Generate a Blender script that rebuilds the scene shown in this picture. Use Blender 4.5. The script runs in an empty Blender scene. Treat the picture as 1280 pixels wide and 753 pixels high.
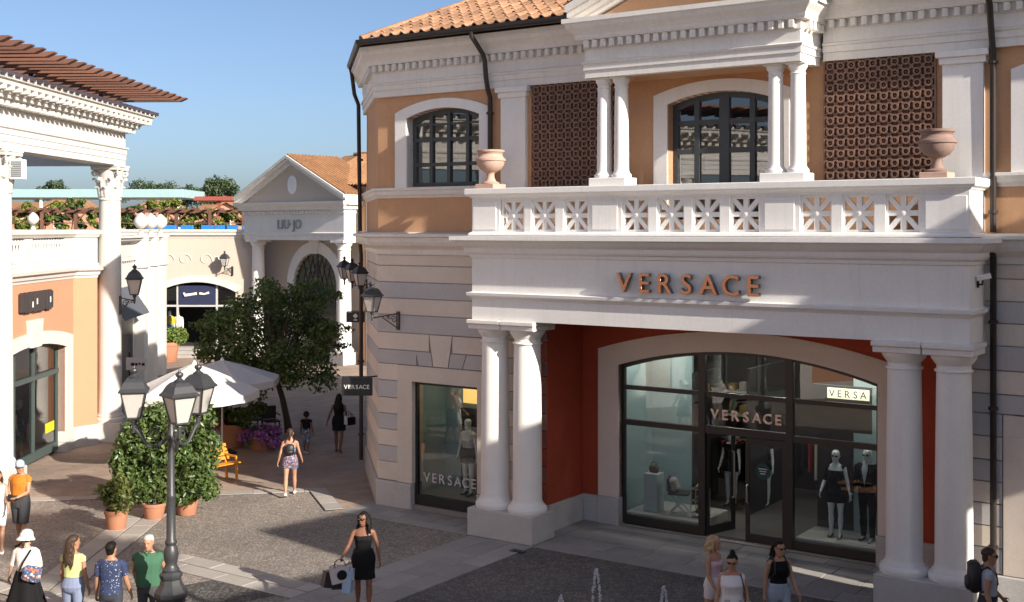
import bpy, bmesh, math, random
import numpy as np
from mathutils import Vector, Matrix
R = math.radians
PI = math.pi
C = bpy.context.scene.collection
SC = bpy.context.scene
random.seed(7)

# ------------------------------------------------------------------ camera, sky, sun, exposure
HCAM = 6.6
cd = bpy.data.cameras.new("camera")
cam = bpy.data.objects.new("camera", cd)
C.objects.link(cam)
cam.location = (0, 0, HCAM)
cam.rotation_euler = (R(90), 0, 0)
cd.sensor_width = 36.0
cd.lens = 1500.0 / 1280.0 * 36.0
cd.shift_y = -(376.5 - 287.0) / 1280.0
cd.clip_start = 0.2
cd.clip_end = 6000
SC.camera = cam

SUN_AZ = R(134.1)          # clockwise from +Y
SUN_EL = R(24.3)
world = bpy.data.worlds.new("World")
SC.world = world
world.use_nodes = True
wn = world.node_tree
for n in list(wn.nodes):
    wn.nodes.remove(n)
sky = wn.nodes.new("ShaderNodeTexSky")
sky.sky_type = 'NISHITA'
sky.sun_disc = False
sky.sun_elevation = SUN_EL
sky.sun_rotation = SUN_AZ
sky.altitude = 0
sky.air_density = 0.66
sky.dust_density = 2.0
sky.ozone_density = 2.3
bg = wn.nodes.new("ShaderNodeBackground")
bg.inputs[1].default_value = 0.074
wo = wn.nodes.new("ShaderNodeOutputWorld")
wn.links.new(sky.outputs[0], bg.inputs[0])
wn.links.new(bg.outputs[0], wo.inputs[0])

sd = bpy.data.lights.new("sun", 'SUN')
sd.energy = 4.1
sd.angle = R(0.5)
sd.color = (1.0, 0.915, 0.80)
sun = bpy.data.objects.new("sun", sd)
C.objects.link(sun)
sdir = Vector((math.sin(SUN_AZ) * math.cos(SUN_EL), math.cos(SUN_AZ) * math.cos(SUN_EL), math.sin(SUN_EL)))
sun.rotation_euler = (-sdir).to_track_quat('-Z', 'Y').to_euler()
sun.location = sdir * 60

SC.view_settings.view_transform = 'Standard'
SC.view_settings.look = 'None'
SC.view_settings.exposure = 1.15
SC.view_settings.gamma = 1.0
SC.cycles.max_bounces = 12
SC.cycles.transparent_max_bounces = 12
SC.cycles.diffuse_bounces = 8
SC.cycles.glossy_bounces = 4
SC.cycles.caustics_reflective = False
SC.cycles.caustics_refractive = False

# ------------------------------------------------------------------ materials
MATS = {}
def _nt(name):
    m = bpy.data.materials.new(name)
    m.use_nodes = True
    nt = m.node_tree
    b = nt.nodes["Principled BSDF"]
    return m, nt, b
def _n(nt, t, **kw):
    n = nt.nodes.new(t)
    for k, v in kw.items():
        if k.startswith("i_"):
            n.inputs[k[2:]].default_value = v
        else:
            setattr(n, k, v)
    return n
def mixrgb(nt, fac, a, b, mode='MIX'):
    m = nt.nodes.new("ShaderNodeMix")
    m.data_type = 'RGBA'
    m.blend_type = mode
    for sock, val in ((0, fac), (6, a), (7, b)):
        if hasattr(val, "links"):
            nt.links.new(val, m.inputs[sock])
        elif sock == 0:
            m.inputs[0].default_value = val
        else:
            m.inputs[sock].default_value = (val[0], val[1], val[2], 1)
    return m.outputs[2]
def ramp(nt, src, p0, p1, c0=(0, 0, 0), c1=(1, 1, 1)):
    r = nt.nodes.new("ShaderNodeValToRGB")
    r.color_ramp.elements[0].position = p0
    r.color_ramp.elements[1].position = p1
    r.color_ramp.elements[0].color = (*c0, 1)
    r.color_ramp.elements[1].color = (*c1, 1)
    nt.links.new(src, r.inputs[0])
    return r.outputs[0]
def noise(nt, vec, scale, detail=4, rough=0.6):
    n = _n(nt, "ShaderNodeTexNoise")
    n.inputs["Scale"].default_value = scale
    n.inputs["Detail"].default_value = detail
    n.inputs["Roughness"].default_value = rough
    nt.links.new(vec, n.inputs["Vector"])
    return n.outputs["Fac"]
def M(name, col, rough=0.7, var=0.12, scale=1.3, fine=25.0, finevar=0.06, bump=0.15, bscale=40.0, metal=0.0,
      rnd=0.0, hue=None, streak=0.0, spec=None):
    """plaster / stone / paint: base colour with cloudy wear, fine grain, optional per-object variation"""
    if name in MATS:
        return MATS[name]
    m, nt, b = _nt(name)
    tc = _n(nt, "ShaderNodeTexCoord").outputs["Object"]
    c = tuple(col)
    dk = tuple(x * (1 - var * 2) for x in c) if hue is None else hue
    f1 = ramp(nt, noise(nt, tc, scale, 5, 0.65), 0.35, 0.75)
    out = mixrgb(nt, f1, c, tuple(x * (1 - var) for x in c) if hue is None else hue)
    if finevar:
        f2 = ramp(nt, noise(nt, tc, fine, 3, 0.7), 0.3, 0.7)
        out = mixrgb(nt, f2, out, mixrgb(nt, 1.0, out, tuple([1 - finevar * 2] * 3), 'MULTIPLY'))
    if streak:
        mp = _n(nt, "ShaderNodeMapping")
        mp.inputs["Scale"].default_value = (3.5, 3.5, 0.18)
        nt.links.new(tc, mp.inputs[0])
        f3 = ramp(nt, noise(nt, mp.outputs[0], 1.6, 5, 0.7), 0.52, 0.8)
        st = _n(nt, "ShaderNodeMath", operation='MULTIPLY')
        nt.links.new(f3, st.inputs[0])
        st.inputs[1].default_value = streak
        out = mixrgb(nt, st.outputs[0], out, tuple(x * 0.62 for x in c))
    if rnd:
        oi = _n(nt, "ShaderNodeObjectInfo")
        mr = _n(nt, "ShaderNodeMapRange")
        nt.links.new(oi.outputs["Random"], mr.inputs[0])
        mr.inputs[3].default_value = 1 - rnd
        mr.inputs[4].default_value = 1 + rnd * 0.6
        cc = _n(nt, "ShaderNodeCombineColor")
        for i in range(3):
            nt.links.new(mr.outputs[0], cc.inputs[i])
        out = mixrgb(nt, 1.0, out, cc.outputs[0], 'MULTIPLY')
    nt.links.new(out, b.inputs["Base Color"])
    b.inputs["Roughness"].default_value = rough
    b.inputs["Metallic"].default_value = metal
    if spec is not None:
        b.inputs["Specular IOR Level"].default_value = spec
    if bump:
        bp = _n(nt, "ShaderNodeBump")
        bp.inputs["Strength"].default_value = bump
        bp.inputs["Distance"].default_value = 0.01
        nt.links.new(noise(nt, tc, bscale, 4, 0.7), bp.inputs["Height"])
        nt.links.new(bp.outputs[0], b.inputs["Normal"])
    MATS[name] = m
    return m
def glass_mat(name, tint=(0.86, 0.93, 0.93), refl=0.06, ior=1.5):
    if name in MATS:
        return MATS[name]
    m = bpy.data.materials.new(name)
    m.use_nodes = True
    nt = m.node_tree
    nt.nodes.clear()
    tr = _n(nt, "ShaderNodeBsdfTransparent")
    tr.inputs[0].default_value = (*tint, 1)
    gl = _n(nt, "ShaderNodeBsdfGlossy")
    gl.inputs["Roughness"].default_value = 0.004
    tc = _n(nt, "ShaderNodeTexCoord").outputs["Object"]
    bp = _n(nt, "ShaderNodeBump")
    bp.inputs["Strength"].default_value = 0.03
    bp.inputs["Distance"].default_value = 0.02
    nt.links.new(noise(nt, tc, 0.9, 2, 0.5), bp.inputs["Height"])
    nt.links.new(bp.outputs[0], gl.inputs["Normal"])
    fr = _n(nt, "ShaderNodeFresnel")
    fr.inputs[0].default_value = ior
    ad = _n(nt, "ShaderNodeMath", operation='MULTIPLY_ADD')
    nt.links.new(fr.outputs[0], ad.inputs[0])
    ad.inputs[1].default_value = 1.5
    ad.inputs[2].default_value = refl
    mx = _n(nt, "ShaderNodeMixShader")
    nt.links.new(ad.outputs[0], mx.inputs[0])
    nt.links.new(tr.outputs[0], mx.inputs[1])
    nt.links.new(gl.outputs[0], mx.inputs[2])
    o = _n(nt, "ShaderNodeOutputMaterial")
    nt.links.new(mx.outputs[0], o.inputs[0])
    MATS[name] = m
    return m
def emit_mat(name, col, s):
    if name in MATS:
        return MATS[name]
    m, nt, b = _nt(name)
    b.inputs["Base Color"].default_value = (*col, 1)
    b.inputs["Emission Color"].default_value = (*col, 1)
    b.inputs["Emission Strength"].default_value = s
    MATS[name] = m
    return m
def leaf_mat(name, c0, c1, c2, scale=3.0, sss=0.25, rough=0.5):
    if name in MATS:
        return MATS[name]
    m, nt, b = _nt(name)
    geo = _n(nt, "ShaderNodeNewGeometry")
    tc = _n(nt, "ShaderNodeTexCoord").outputs["Object"]
    r = ramp(nt, geo.outputs["Random Per Island"], 0.1, 0.95, c0, c1)
    r2 = mixrgb(nt, ramp(nt, noise(nt, tc, scale, 3), 0.45, 0.7), r, c2)
    nt.links.new(r2, b.inputs["Base Color"])
    b.inputs["Roughness"].default_value = rough
    tl = _n(nt, "ShaderNodeBsdfTranslucent")
    nt.links.new(r2, tl.inputs[0])
    mx = _n(nt, "ShaderNodeMixShader")
    mx.inputs[0].default_value = sss
    nt.links.new(b.outputs[0], mx.inputs[1])
    nt.links.new(tl.outputs[0], mx.inputs[2])
    nt.links.new(mx.outputs[0], nt.nodes["Material Output"].inputs[0])
    MATS[name] = m
    return m
def spots_mat(name, base, cols, scale=30, thr=0.35, rough=0.8):
    """cloth printed with small marks"""
    if name in MATS:
        return MATS[name]
    m, nt, b = _nt(name)
    tc = _n(nt, "ShaderNodeTexCoord").outputs["Object"]
    vo = _n(nt, "ShaderNodeTexVoronoi")
    vo.inputs["Scale"].default_value = scale
    nt.links.new(tc, vo.inputs["Vector"])
    f = ramp(nt, vo.outputs["Distance"], thr, thr + 0.06, (1, 1, 1), (0, 0, 0))
    sp = _n(nt, "ShaderNodeSeparateColor")
    nt.links.new(vo.outputs["Color"], sp.inputs[0])
    cr = nt.nodes.new("ShaderNodeValToRGB")
    cr.color_ramp.interpolation = 'CONSTANT'
    els = cr.color_ramp.elements
    while len(els) < len(cols):
        els.new(0.5)
    for i, c in enumerate(cols):
        els[i].position = i / len(cols)
        els[i].color = (*c, 1)
    nt.links.new(sp.outputs[0], cr.inputs[0])
    nt.links.new(mixrgb(nt, f, base, cr.outputs[0]), b.inputs["Base Color"])
    b.inputs["Roughness"].default_value = rough
    MATS[name] = m
    return m

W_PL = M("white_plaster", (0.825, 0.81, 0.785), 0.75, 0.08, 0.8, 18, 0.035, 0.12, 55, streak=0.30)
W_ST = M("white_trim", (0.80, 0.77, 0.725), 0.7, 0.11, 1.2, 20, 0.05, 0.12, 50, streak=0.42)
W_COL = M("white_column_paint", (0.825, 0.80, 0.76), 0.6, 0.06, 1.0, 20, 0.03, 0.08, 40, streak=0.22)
SUN_PL = M("sunlit_white_plaster", (0.60, 0.575, 0.535), 0.75, 0.08, 0.8, 18, 0.035, 0.12, 55, streak=0.30)  # darker copy of the white plaster for walls in full sun
SUN_COL = M("sunlit_white_paint", (0.61, 0.585, 0.545), 0.65, 0.07, 1.0, 20, 0.03, 0.08, 40, streak=0.22)  # darker copy of the white column paint for parts in full sun
CREAM = M("cream_block", (0.74, 0.65, 0.565), 0.8, 0.10, 1.5, 30, 0.05, 0.25, 60, rnd=0.05, streak=0.12)
GREYB = M("grey_block", (0.54, 0.52, 0.515), 0.8, 0.10, 1.5, 30, 0.05, 0.25, 60, rnd=0.06, streak=0.12)
JOINT = M("joint_mortar", (0.30, 0.26, 0.24), 0.9, 0.1)
ORANGE = M("ochre_plaster", (0.60, 0.345, 0.19), 0.85, 0.15, 0.9, 22, 0.05, 0.3, 60, streak=0.28)
PEACH = M("peach_plaster", (0.546, 0.261, 0.152), 0.85, 0.09, 0.9, 22, 0.03, 0.2, 60, streak=0.1)
PINKW = M("pale_pink_plaster", (0.532, 0.448, 0.372), 0.85, 0.07, 0.4, 14, 0.03, 0.15, 40, streak=0.2)
RED = M("oxblood_plaster", (0.43, 0.065, 0.024), 0.8, 0.2, 0.9, 22, 0.06, 0.3, 60, streak=0.25)
BEIGE = M("beige_surround", (0.80, 0.68, 0.58), 0.75, 0.08, 1.0, 22, 0.04, 0.15, 60)
GRAN = M("granite", (0.58, 0.565, 0.545), 0.55, 0.13, 2.6, 55, 0.14, 0.08, 80)
IRON = M("black_iron", (0.022, 0.021, 0.022), 0.45, 0.2, 3, 40, 0.1, 0.08, 60, spec=0.4)
LAMPM = M("grey_green_iron", (0.045, 0.047, 0.05), 0.42, 0.2, 3, 40, 0.1, 0.1, 70, spec=0.5)
BRONZE = M("dark_bronze_frame", (0.028, 0.024, 0.022), 0.4, 0.15, 2, 30, 0.06, 0.03, 40, spec=0.5)
GREENF = M("green_grey_frame", (0.06, 0.085, 0.08), 0.45, 0.12, 2, 30, 0.05, 0.03, 40)
SLATEF = M("slate_blue_frame", (0.045, 0.055, 0.062), 0.45, 0.12, 2, 30, 0.05, 0.03, 40)
TILE = M("roof_tile", (0.43, 0.232, 0.13), 0.85, 0.34, 4.0, 35, 0.14, 0.35, 60, rnd=0.42)
TILEF = M("roof_tile_far", (0.416, 0.208, 0.096), 0.85, 0.3, 1.2, 9, 0.2, 0.35, 30)
TERRA = M("terracotta", (0.426, 0.189, 0.107), 0.8, 0.16, 4, 40, 0.06, 0.2, 60)
URNM = M("pink_terracotta_urn", (0.52, 0.35, 0.275), 0.8, 0.14, 5, 40, 0.06, 0.2, 60)
LATT = M("brown_lattice", (0.27, 0.15, 0.105), 0.7, 0.2, 4, 40, 0.1, 0.15, 60, rnd=0.12)
LATTB = M("lattice_backing", (0.135, 0.075, 0.055), 0.9, 0.2)
WOODB = M("brown_slat_wood", (0.19, 0.085, 0.055), 0.7, 0.25, 3, 30, 0.12, 0.2, 50, rnd=0.25)
COPPER = M("rose_gold_metal", (0.29, 0.215, 0.18), 0.10, 0.05, 3, 30, 0.02, 0.0, 40, metal=1.0)
STEEL = M("brushed_steel", (0.6, 0.6, 0.6), 0.3, 0.05, metal=1.0)
WHITEP = M("white_paint", (0.8, 0.8, 0.78), 0.5, 0.04)
BLACKP = M("black_panel", (0.015, 0.015, 0.016), 0.4, 0.1)
MINT = M("pale_mint_display_wall", (0.33, 0.45, 0.46), 0.8, 0.06)
DARKR = M("dark_interior", (0.028, 0.025, 0.024), 0.8, 0.1)
SHOPF = M("shop_floor_stone", (0.16, 0.15, 0.14), 0.35, 0.12, 1.0)
GLASS = glass_mat("shop_glass")
GLASSD = glass_mat("upper_window_glass", (0.55, 0.62, 0.66), 0.16)
FROST = M("frosted_lantern_glass", (0.46, 0.44, 0.41), 0.35, 0.05)
LIGHTSLAB = M("pale_paving_slab", (0.421, 0.386, 0.347), 0.75, 0.16, 1.6, 25, 0.08, 0.2, 50, rnd=0.13)
GREYSLAB = M("grey_paving_slab", (0.36, 0.34, 0.325), 0.75, 0.18, 1.4, 25, 0.09, 0.2, 50, rnd=0.16)
PARASOLM = M("white_canvas", (0.592, 0.576, 0.560), 0.85, 0.05, 1.2, 30, 0.03, 0.1, 60)
YELLOWM = M("orange_bench_paint", (0.634, 0.264, 0.026), 0.5, 0.1)

# ------------------------------------------------------------------ mesh helpers
class MB:
    def __init__(s):
        s.v = []
        s.f = []
    def add(s, vs, fs):
        o = len(s.v)
        s.v += [tuple(p) for p in vs]
        s.f += [tuple(i + o for i in f) for f in fs]
        return s
    def box(s, x0, x1, y0, y1, z0, z1):
        if x1 < x0: x0, x1 = x1, x0
        if y1 < y0: y0, y1 = y1, y0
        return s.add([(x0, y0, z0), (x1, y0, z0), (x1, y1, z0), (x0, y1, z0), (x0, y0, z1), (x1, y0, z1), (x1, y1, z1), (x0, y1, z1)],
                     [(3, 2, 1, 0), (4, 5, 6, 7), (0, 1, 5, 4), (1, 2, 6, 5), (2, 3, 7, 6), (3, 0, 4, 7)])
    def cbox(s, x0, x1, y0, y1, z0, z1, c=0.012):
        """box with chamfered edges"""
        v = []
        for z, i in ((z0, c), (z0 + c, 0), (z1 - c, 0), (z1, c)):
            xa, xb, ya, yb = x0 + i, x1 - i, y0 + i, y1 - i
            e = c if i == 0 else c * 0.4
            v += [(xa + e, ya, z), (xb - e, ya, z), (xb, ya + e, z), (xb, yb - e, z), (xb - e, yb, z), (xa + e, yb, z), (xa, yb - e, z), (xa, ya + e, z)]
        f = [tuple(reversed(range(8))), tuple(range(24, 32))]
        for k in range(3):
            for i in range(8):
                j = (i + 1) % 8
                f.append((k * 8 + i, k * 8 + j, k * 8 + 8 + j, k * 8 + 8 + i))
        return s.add(v, f)
    def obox(s, p, ax, ay, az):
        """oriented box: centre p with half-axis vectors"""
        p, ax, ay, az = map(Vector, (p, ax, ay, az))
        v = [p + sx * ax + sy * ay + sz * az for sz in (-1, 1) for sx, sy in ((-1, -1), (1, -1), (1, 1), (-1, 1))]
        return s.add(v, [(3, 2, 1, 0), (4, 5, 6, 7), (0, 1, 5, 4), (1, 2, 6, 5), (2, 3, 7, 6), (3, 0, 4, 7)])
    def bar(s, a, b, w, h=None):
        a, b = Vector(a), Vector(b)
        h = h or w
        d = (b - a)
        L = d.length
        d.normalize()
        up = Vector((0, 0, 1)) if abs(d.z) < 0.95 else Vector((0, 1, 0))
        x = d.cross(up).normalized()
        y = x.cross(d).normalized()
        return s.obox((a + b) / 2, d * L / 2, x * w / 2, y * h / 2)
    def tube(s, pts, r, n=8, cap=True):
        pts = [Vector(p) for p in pts]
        rs = r if isinstance(r, (list, tuple)) else [r] * len(pts)
        v, f = [], []
        px = None
        for i, p in enumerate(pts):
            if i == 0: d = pts[1] - p
            elif i == len(pts) - 1: d = p - pts[i - 1]
            else: d = pts[i + 1] - pts[i - 1]
            d.normalize()
            if px is None:
                up = Vector((0, 0, 1)) if abs(d.z) < 0.9 else Vector((0, 1, 0))
                px = d.cross(up).normalized()
            else:
                px = (px - d * px.dot(d)).normalized()
            y = d.cross(px)
            for k in range(n):
                a = 2 * PI * k / n
                v.append(p + (px * math.cos(a) + y * math.sin(a)) * rs[i])
        for i in range(len(pts) - 1):
            for k in range(n):
                j = (k + 1) % n
                f.append((i * n + k, i * n + j, i * n + n + j, i * n + n + k))
        if cap:
            f.append(tuple(reversed(range(n))))
            f.append(tuple(range((len(pts) - 1) * n, len(pts) * n)))
        return s.add(v, f)
    def lathe(s, prof, cx=0, cy=0, n=20, rot=0.0):
        v, f = [], []
        for r, z in prof:
            for k in range(n):
                a = 2 * PI * k / n + rot
                v.append((cx + r * math.cos(a), cy + r * math.sin(a), z))
        m = len(prof)
        for i in range(m - 1):
            for k in range(n):
                j = (k + 1) % n
                f.append((i * n + k, i * n + j, i * n + n + j, i * n + n + k))
        f.append(tuple(reversed(range(n))))
        f.append(tuple(range((m - 1) * n, m * n)))
        return s.add(v, f)
    def sweep(s, prof, path, closed_prof=True, back=0.0):
        """profile [(outward, z)] swept along a plan polyline [(x,y)]; outward = right-hand side of travel"""
        P = [Vector((p[0], p[1])) for p in path]
        n = len(prof)
        v, f = [], []
        for i, p in enumerate(P):
            d0 = (P[i] - P[i - 1]).normalized() if i > 0 else None
            d1 = (P[i + 1] - P[i]).normalized() if i < len(P) - 1 else None
            if d0 is None: d0 = d1
            if d1 is None: d1 = d0
            n0 = Vector((d0.y, -d0.x))
            n1 = Vector((d1.y, -d1.x))
            mm = (n0 + n1).normalized()
            mm = mm / max(0.2, mm.dot(n0))
            for o, z in prof:
                q = p + mm * o
                v.append((q.x, q.y, z))
        for i in range(len(P) - 1):
            for k in range(n):
                j = (k + 1) % n
                f.append((i * n + k, i * n + n + k, i * n + n + j, i * n + j))
        f.append(tuple(range(n)))
        f.append(tuple(reversed(range((len(P) - 1) * n, len(P) * n))))
        return s.add(v, f)
    def prism(s, poly, y0, y1):
        """polygon in (x,z) extruded from y0 to y1"""
        n = len(poly)
        v = [(x, y0, z) for x, z in poly] + [(x, y1, z) for x, z in poly]
        f = [tuple(range(n)), tuple(reversed(range(n, 2 * n)))]
        for i in range(n):
            j = (i + 1) % n
            f.append((j, i, n + i, n + j))
        return s.add(v, f)
    def slab(s, poly, z0, z1):
        """plan polygon extruded in z"""
        n = len(poly)
        v = [(x, y, z0) for x, y in poly] + [(x, y, z1) for x, y in poly]
        f = [tuple(reversed(range(n))), tuple(range(n, 2 * n))]
        for i in range(n):
            j = (i + 1) % n
            f.append((i, j, n + j, n + i))
        return s.add(v, f)
    def strip(s, inner, outer, y0, y1):
        """band between two equal-length (x,z) polylines, extruded y0..y1"""
        for i in range(len(inner) - 1):
            s.prism([inner[i], inner[i + 1], outer[i + 1], outer[i]], y0, y1)
        return s
    def mesh(s, name, smooth=False):
        me = bpy.data.meshes.new(name)
        me.from_pydata(s.v, [], s.f)
        me.update()
        bm = bmesh.new()
        bm.from_mesh(me)
        bmesh.ops.recalc_face_normals(bm, faces=bm.faces)
        bm.to_mesh(me)
        bm.free()
        if smooth:
            me.shade_smooth()
            if smooth != 'all':
                try:
                    me.set_sharp_from_angle(angle=R(38))
                except Exception:
                    pass
        return me
    def build(s, name, mat, parent=None, smooth=False, loc=None):
        me = s.mesh(name, smooth)
        me.materials.append(mat)
        return link(name, me, parent, loc)
def link(name, me, parent=None, loc=None, rot=None):
    o = bpy.data.objects.new(name, me)
    C.objects.link(o)
    if parent is not None:
        o.parent = parent
    if loc is not None:
        o.location = loc
    if rot is not None:
        o.rotation_euler = rot
    return o
def tag(o, label=None, cat=None, group=None, kind=None):
    if label: o["label"] = label
    if cat: o["category"] = cat
    if group: o["group"] = group
    if kind: o["kind"] = kind
    return o
def thing(name, label, cat, loc=(0, 0, 0), rz=0.0, group=None):
    o = bpy.data.objects.new(name, None)
    o.empty_display_size = 0.2
    C.objects.link(o)
    o.location = loc
    o.rotation_euler = (0, 0, rz)
    return tag(o, label, cat, group)
def copy_tree(o, parent=None):
    c = o.copy()
    C.objects.link(c)
    c.parent = parent
    for ch in list(o.children):
        copy_tree(ch, c)
    return c
def arcpts(x0, x1, zs, zc, n=14):
    """segmental arch polyline from (x0,zs) over crown zc to (x1,zs)"""
    h = (x1 - x0) / 2
    r = zc - zs
    rad = (h * h + r * r) / (2 * r)
    cx, cz = (x0 + x1) / 2, zc - rad
    a = math.asin(min(1, h / rad))
    return [(cx + rad * math.sin(-a + 2 * a * i / n), cz + rad * math.cos(-a + 2 * a * i / n)) for i in range(n + 1)]
def arc_z(x, x0, x1, zs, zc):
    h = (x1 - x0) / 2
    r = zc - zs
    rad = (h * h + r * r) / (2 * r)
    return zc - rad + math.sqrt(max(0, rad * rad - (x - (x0 + x1) / 2) ** 2))
def wall_with_arch(mb, x0, x1, z0, z1, a0, a1, zb, zs, zc, y0, y1, n=14):
    """wall slab (x0..x1, z0..z1) with an arched opening a0..a1 from zb to the arc"""
    mb.box(x0, a0, y0, y1, z0, z1)
    mb.box(a1, x1, y0, y1, z0, z1)
    if zb > z0 + 1e-4:
        mb.box(a0, a1, y0, y1, z0, zb)
    pts = arcpts(a0, a1, zs, zc, n)
    mb.strip(pts, [(p[0], z1) for p in pts], y0, y1)
def text_mesh(body, size, extrude, bevel=0.0, space=1.0):
    cu = bpy.data.curves.new("lettering", 'FONT')
    cu.body = body
    cu.size = size
    cu.extrude = extrude
    cu.bevel_depth = bevel
    cu.space_character = space
    cu.resolution_u = 4
    cu.align_x = 'CENTER'
    o = bpy.data.objects.new("lettering", cu)
    C.objects.link(o)
    dg = bpy.context.evaluated_depsgraph_get()
    me = bpy.data.meshes.new_from_object(o.evaluated_get(dg))
    bpy.data.objects.remove(o)
    bpy.data.curves.remove(cu)
    me.materials.clear()
    return me
_LET = {}
def lettering(parent, word, x0, x1, z0, h, y, ext, mat, name="letter", bold=0.0, xs=None):
    """separate letters standing in the local xz plane facing -y, spread evenly from x0 to x1"""
    n = len(word)
    for i, ch in enumerate(word):
        if ch == ' ':
            continue
        key = (ch, round(h, 3), round(ext, 3), mat.name, bold)
        if key not in _LET:
            me = text_mesh(ch, 1.0, 0.5, bold)
            co = np.array([v.co for v in me.vertices])
            mn, mx = co.min(0), co.max(0)
            capz = 0.729 if ch != '·' else 0.729
            k = h / capz
            for v in me.vertices:
                v.co = ((v.co.x - (mn[0] + mx[0]) / 2) * k * 0.98, -v.co.z * ext / (0.5 + bold) * 0.5, v.co.y * k)
            me.flip_normals() if hasattr(me, "flip_normals") else None
            me.materials.append(mat)
            _LET[key] = me
        x = (x0 + (x1 - x0) * (i / (n - 1) if n > 1 else 0.5)) if xs is None else xs[i]
        link(name, _LET[key], parent, (x, y, z0))

# ------------------------------------------------------------------ main building frame
P0 = (-0.985, 25.9)
U = (0.824, -0.567)
NV = (0.567, 0.824)
ROT = math.atan2(U[1], U[0])
def WP(s, t, z=0.0):
    return (P0[0] + s * U[0] + t * NV[0], P0[1] + s * U[1] + t * NV[1], z)
def ST(x, y):
    dx, dy = x - P0[0], y - P0[1]
    return (dx * U[0] + dy * U[1], dx * NV[0] + dy * NV[1])

# ------------------------------------------------------------------ main building (corner shop with portico)
shop = thing("corner_shop_building", "two storey corner shop with white columned portico, ochre upper floor and tiled roof", "building", (P0[0], P0[1], 0), ROT)
TW = 1.15
CH = 3.1                                     # chamfered corner length
C1 = (-3.5, TW)
C2 = (-3.5 - CH, TW + CH)
LPATH = [C2, C1, (1.33, TW)]
END = 17.0
def course_prof(z0, z1, j=0.007, c=0.012):
    return [(-0.07, z0 + j), (-c, z0 + j), (0, z0 + j + c), (0, z1 - j - c), (-c, z1 - j), (-0.07, z1 - j)]
# core walls (mortar-coloured, seen only in the joints)
def core_piece(m):
    return m.build("masonry_core", JOINT, shop)
mb = MB()
mb.box(C1[0] + 0.02, -2.47, TW + 0.03, TW + 0.4, 0, 6.1)
mb.box(-0.53, 1.30, TW + 0.03, TW + 0.4, 0, 6.1)
mb.box(-2.47, -0.53, TW + 0.03, TW + 0.4, 3.02, 6.1)
mb.box(-2.47, -0.53, TW + 0.03, TW + 0.4, 0, 0.12)
i = 0.03 * 1.414
mb.slab([(C1[0], C1[1] + i), (C2[0], C2[1] + i), (C2[0] + 0.3, C2[1] + 0.3 + i), (C1[0] + 0.3, C1[1] + 0.3 + i)], 0, 6.1)
core_piece(mb)
mb = MB()
mb.slab([(C2[0] + 0.02, C2[1]), (C2[0] + 0.02, 16), (C2[0] + 0.3, 16), (C2[0] + 0.3, C2[1])], 0, 10.8)
mb.build("rear_side_wall", ORANGE, shop)
mb = MB()
mb.box(9.74, 10.9, TW + 0.03, TW + 0.4, 0, 6.1)
mb.box(10.9, END, TW + 0.03, TW + 0.4, 3.4, 6.1)
mb.box(13.6, END, TW + 0.03, TW + 0.4, 0, 3.4)
mb.box(10.9, 13.6, TW + 0.03, TW + 0.4, 0, 0.15)
core_piece(mb)
zs = [6.0, 5.74, 5.35, 4.965, 4.575, 4.15]
cols = [CREAM, CREAM, GREYB, CREAM, GREYB]
for k in range(5):
    pr = course_prof(zs[k + 1], zs[k])
    MB().sweep(pr, LPATH).build("stone_block", cols[k], shop)
    MB().sweep(pr, [(9.72, TW), (END, TW)]).build("stone_block", cols[k], shop)
# keystone courses of the left display window
def vblock(poly, mat):
    m = MB()
    cx = sum(p[0] for p in poly) / len(poly)
    cz = sum(p[1] for p in poly) / len(poly)
    sh = [(cx + (x - cx) * (1 - 0.014 / max(0.05, abs(x - cx))), cz + (z - cz) * (1 - 0.012 / max(0.05, abs(z - cz)))) for x, z in poly]
    m.prism(sh, TW, TW + 0.07)
    return m.build("stone_block", mat, shop)
MB().sweep(course_prof(3.74, 4.15), [C2, C1, (-1.955, TW)]).build("stone_block", CREAM, shop)
vblock([(-1.27, 3.745), (1.33, 3.745), (1.33, 4.145), (-1.27, 4.145)], CREAM)
vblock([(-1.83, 3.40), (-1.38, 3.40), (-1.26, 4.15), (-1.95, 4.15)], CREAM)
MB().sweep(course_prof(3.40, 3.74), [C2, C1, (-2.33, TW)]).build("stone_block", GREYB, shop)
vblock([(-2.25, 3.40), (-1.83, 3.40), (-1.89, 3.74), (-2.36, 3.74)], GREYB)
vblock([(-1.38, 3.40), (-0.97, 3.40), (-0.86, 3.74), (-1.32, 3.74)], GREYB)
vblock([(-0.97, 3.40), (1.33, 3.40), (1.33, 3.74), (-0.86, 3.74)], GREYB)
zl = [3.40, 3.0, 2.59, 2.21, 1.83, 1.44, 1.06, 0.62]
cl = [CREAM, GREYB, CREAM, GREYB, CREAM, GREYB, CREAM]
for k in range(7):
    MB().sweep(course_prof(zl[k + 1], zl[k]), [C2, C1, (-2.9, TW)]).build("stone_block", cl[k], shop)
    vblock([(-0.08, zl[k + 1]), (1.33, zl[k + 1]), (1.33, zl[k]), (-0.08, zl[k])], cl[k])
    vblock([(9.72, zl[k + 1]), (10.02, zl[k + 1]), (10.02, zl[k]), (9.72, zl[k])], cl[k])
    vblock([(10.02, zl[k + 1]), (10.72, zl[k + 1]), (10.72, zl[k]), (10.02, zl[k])], cl[(k + 1) % 2])
for k, (za, zb) in enumerate(((4.15, 3.74), (3.74, 3.40))):
    vblock([(9.72, zb), (END, zb), (END, za), (9.72, za)], (CREAM, GREYB)[k])
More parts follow.
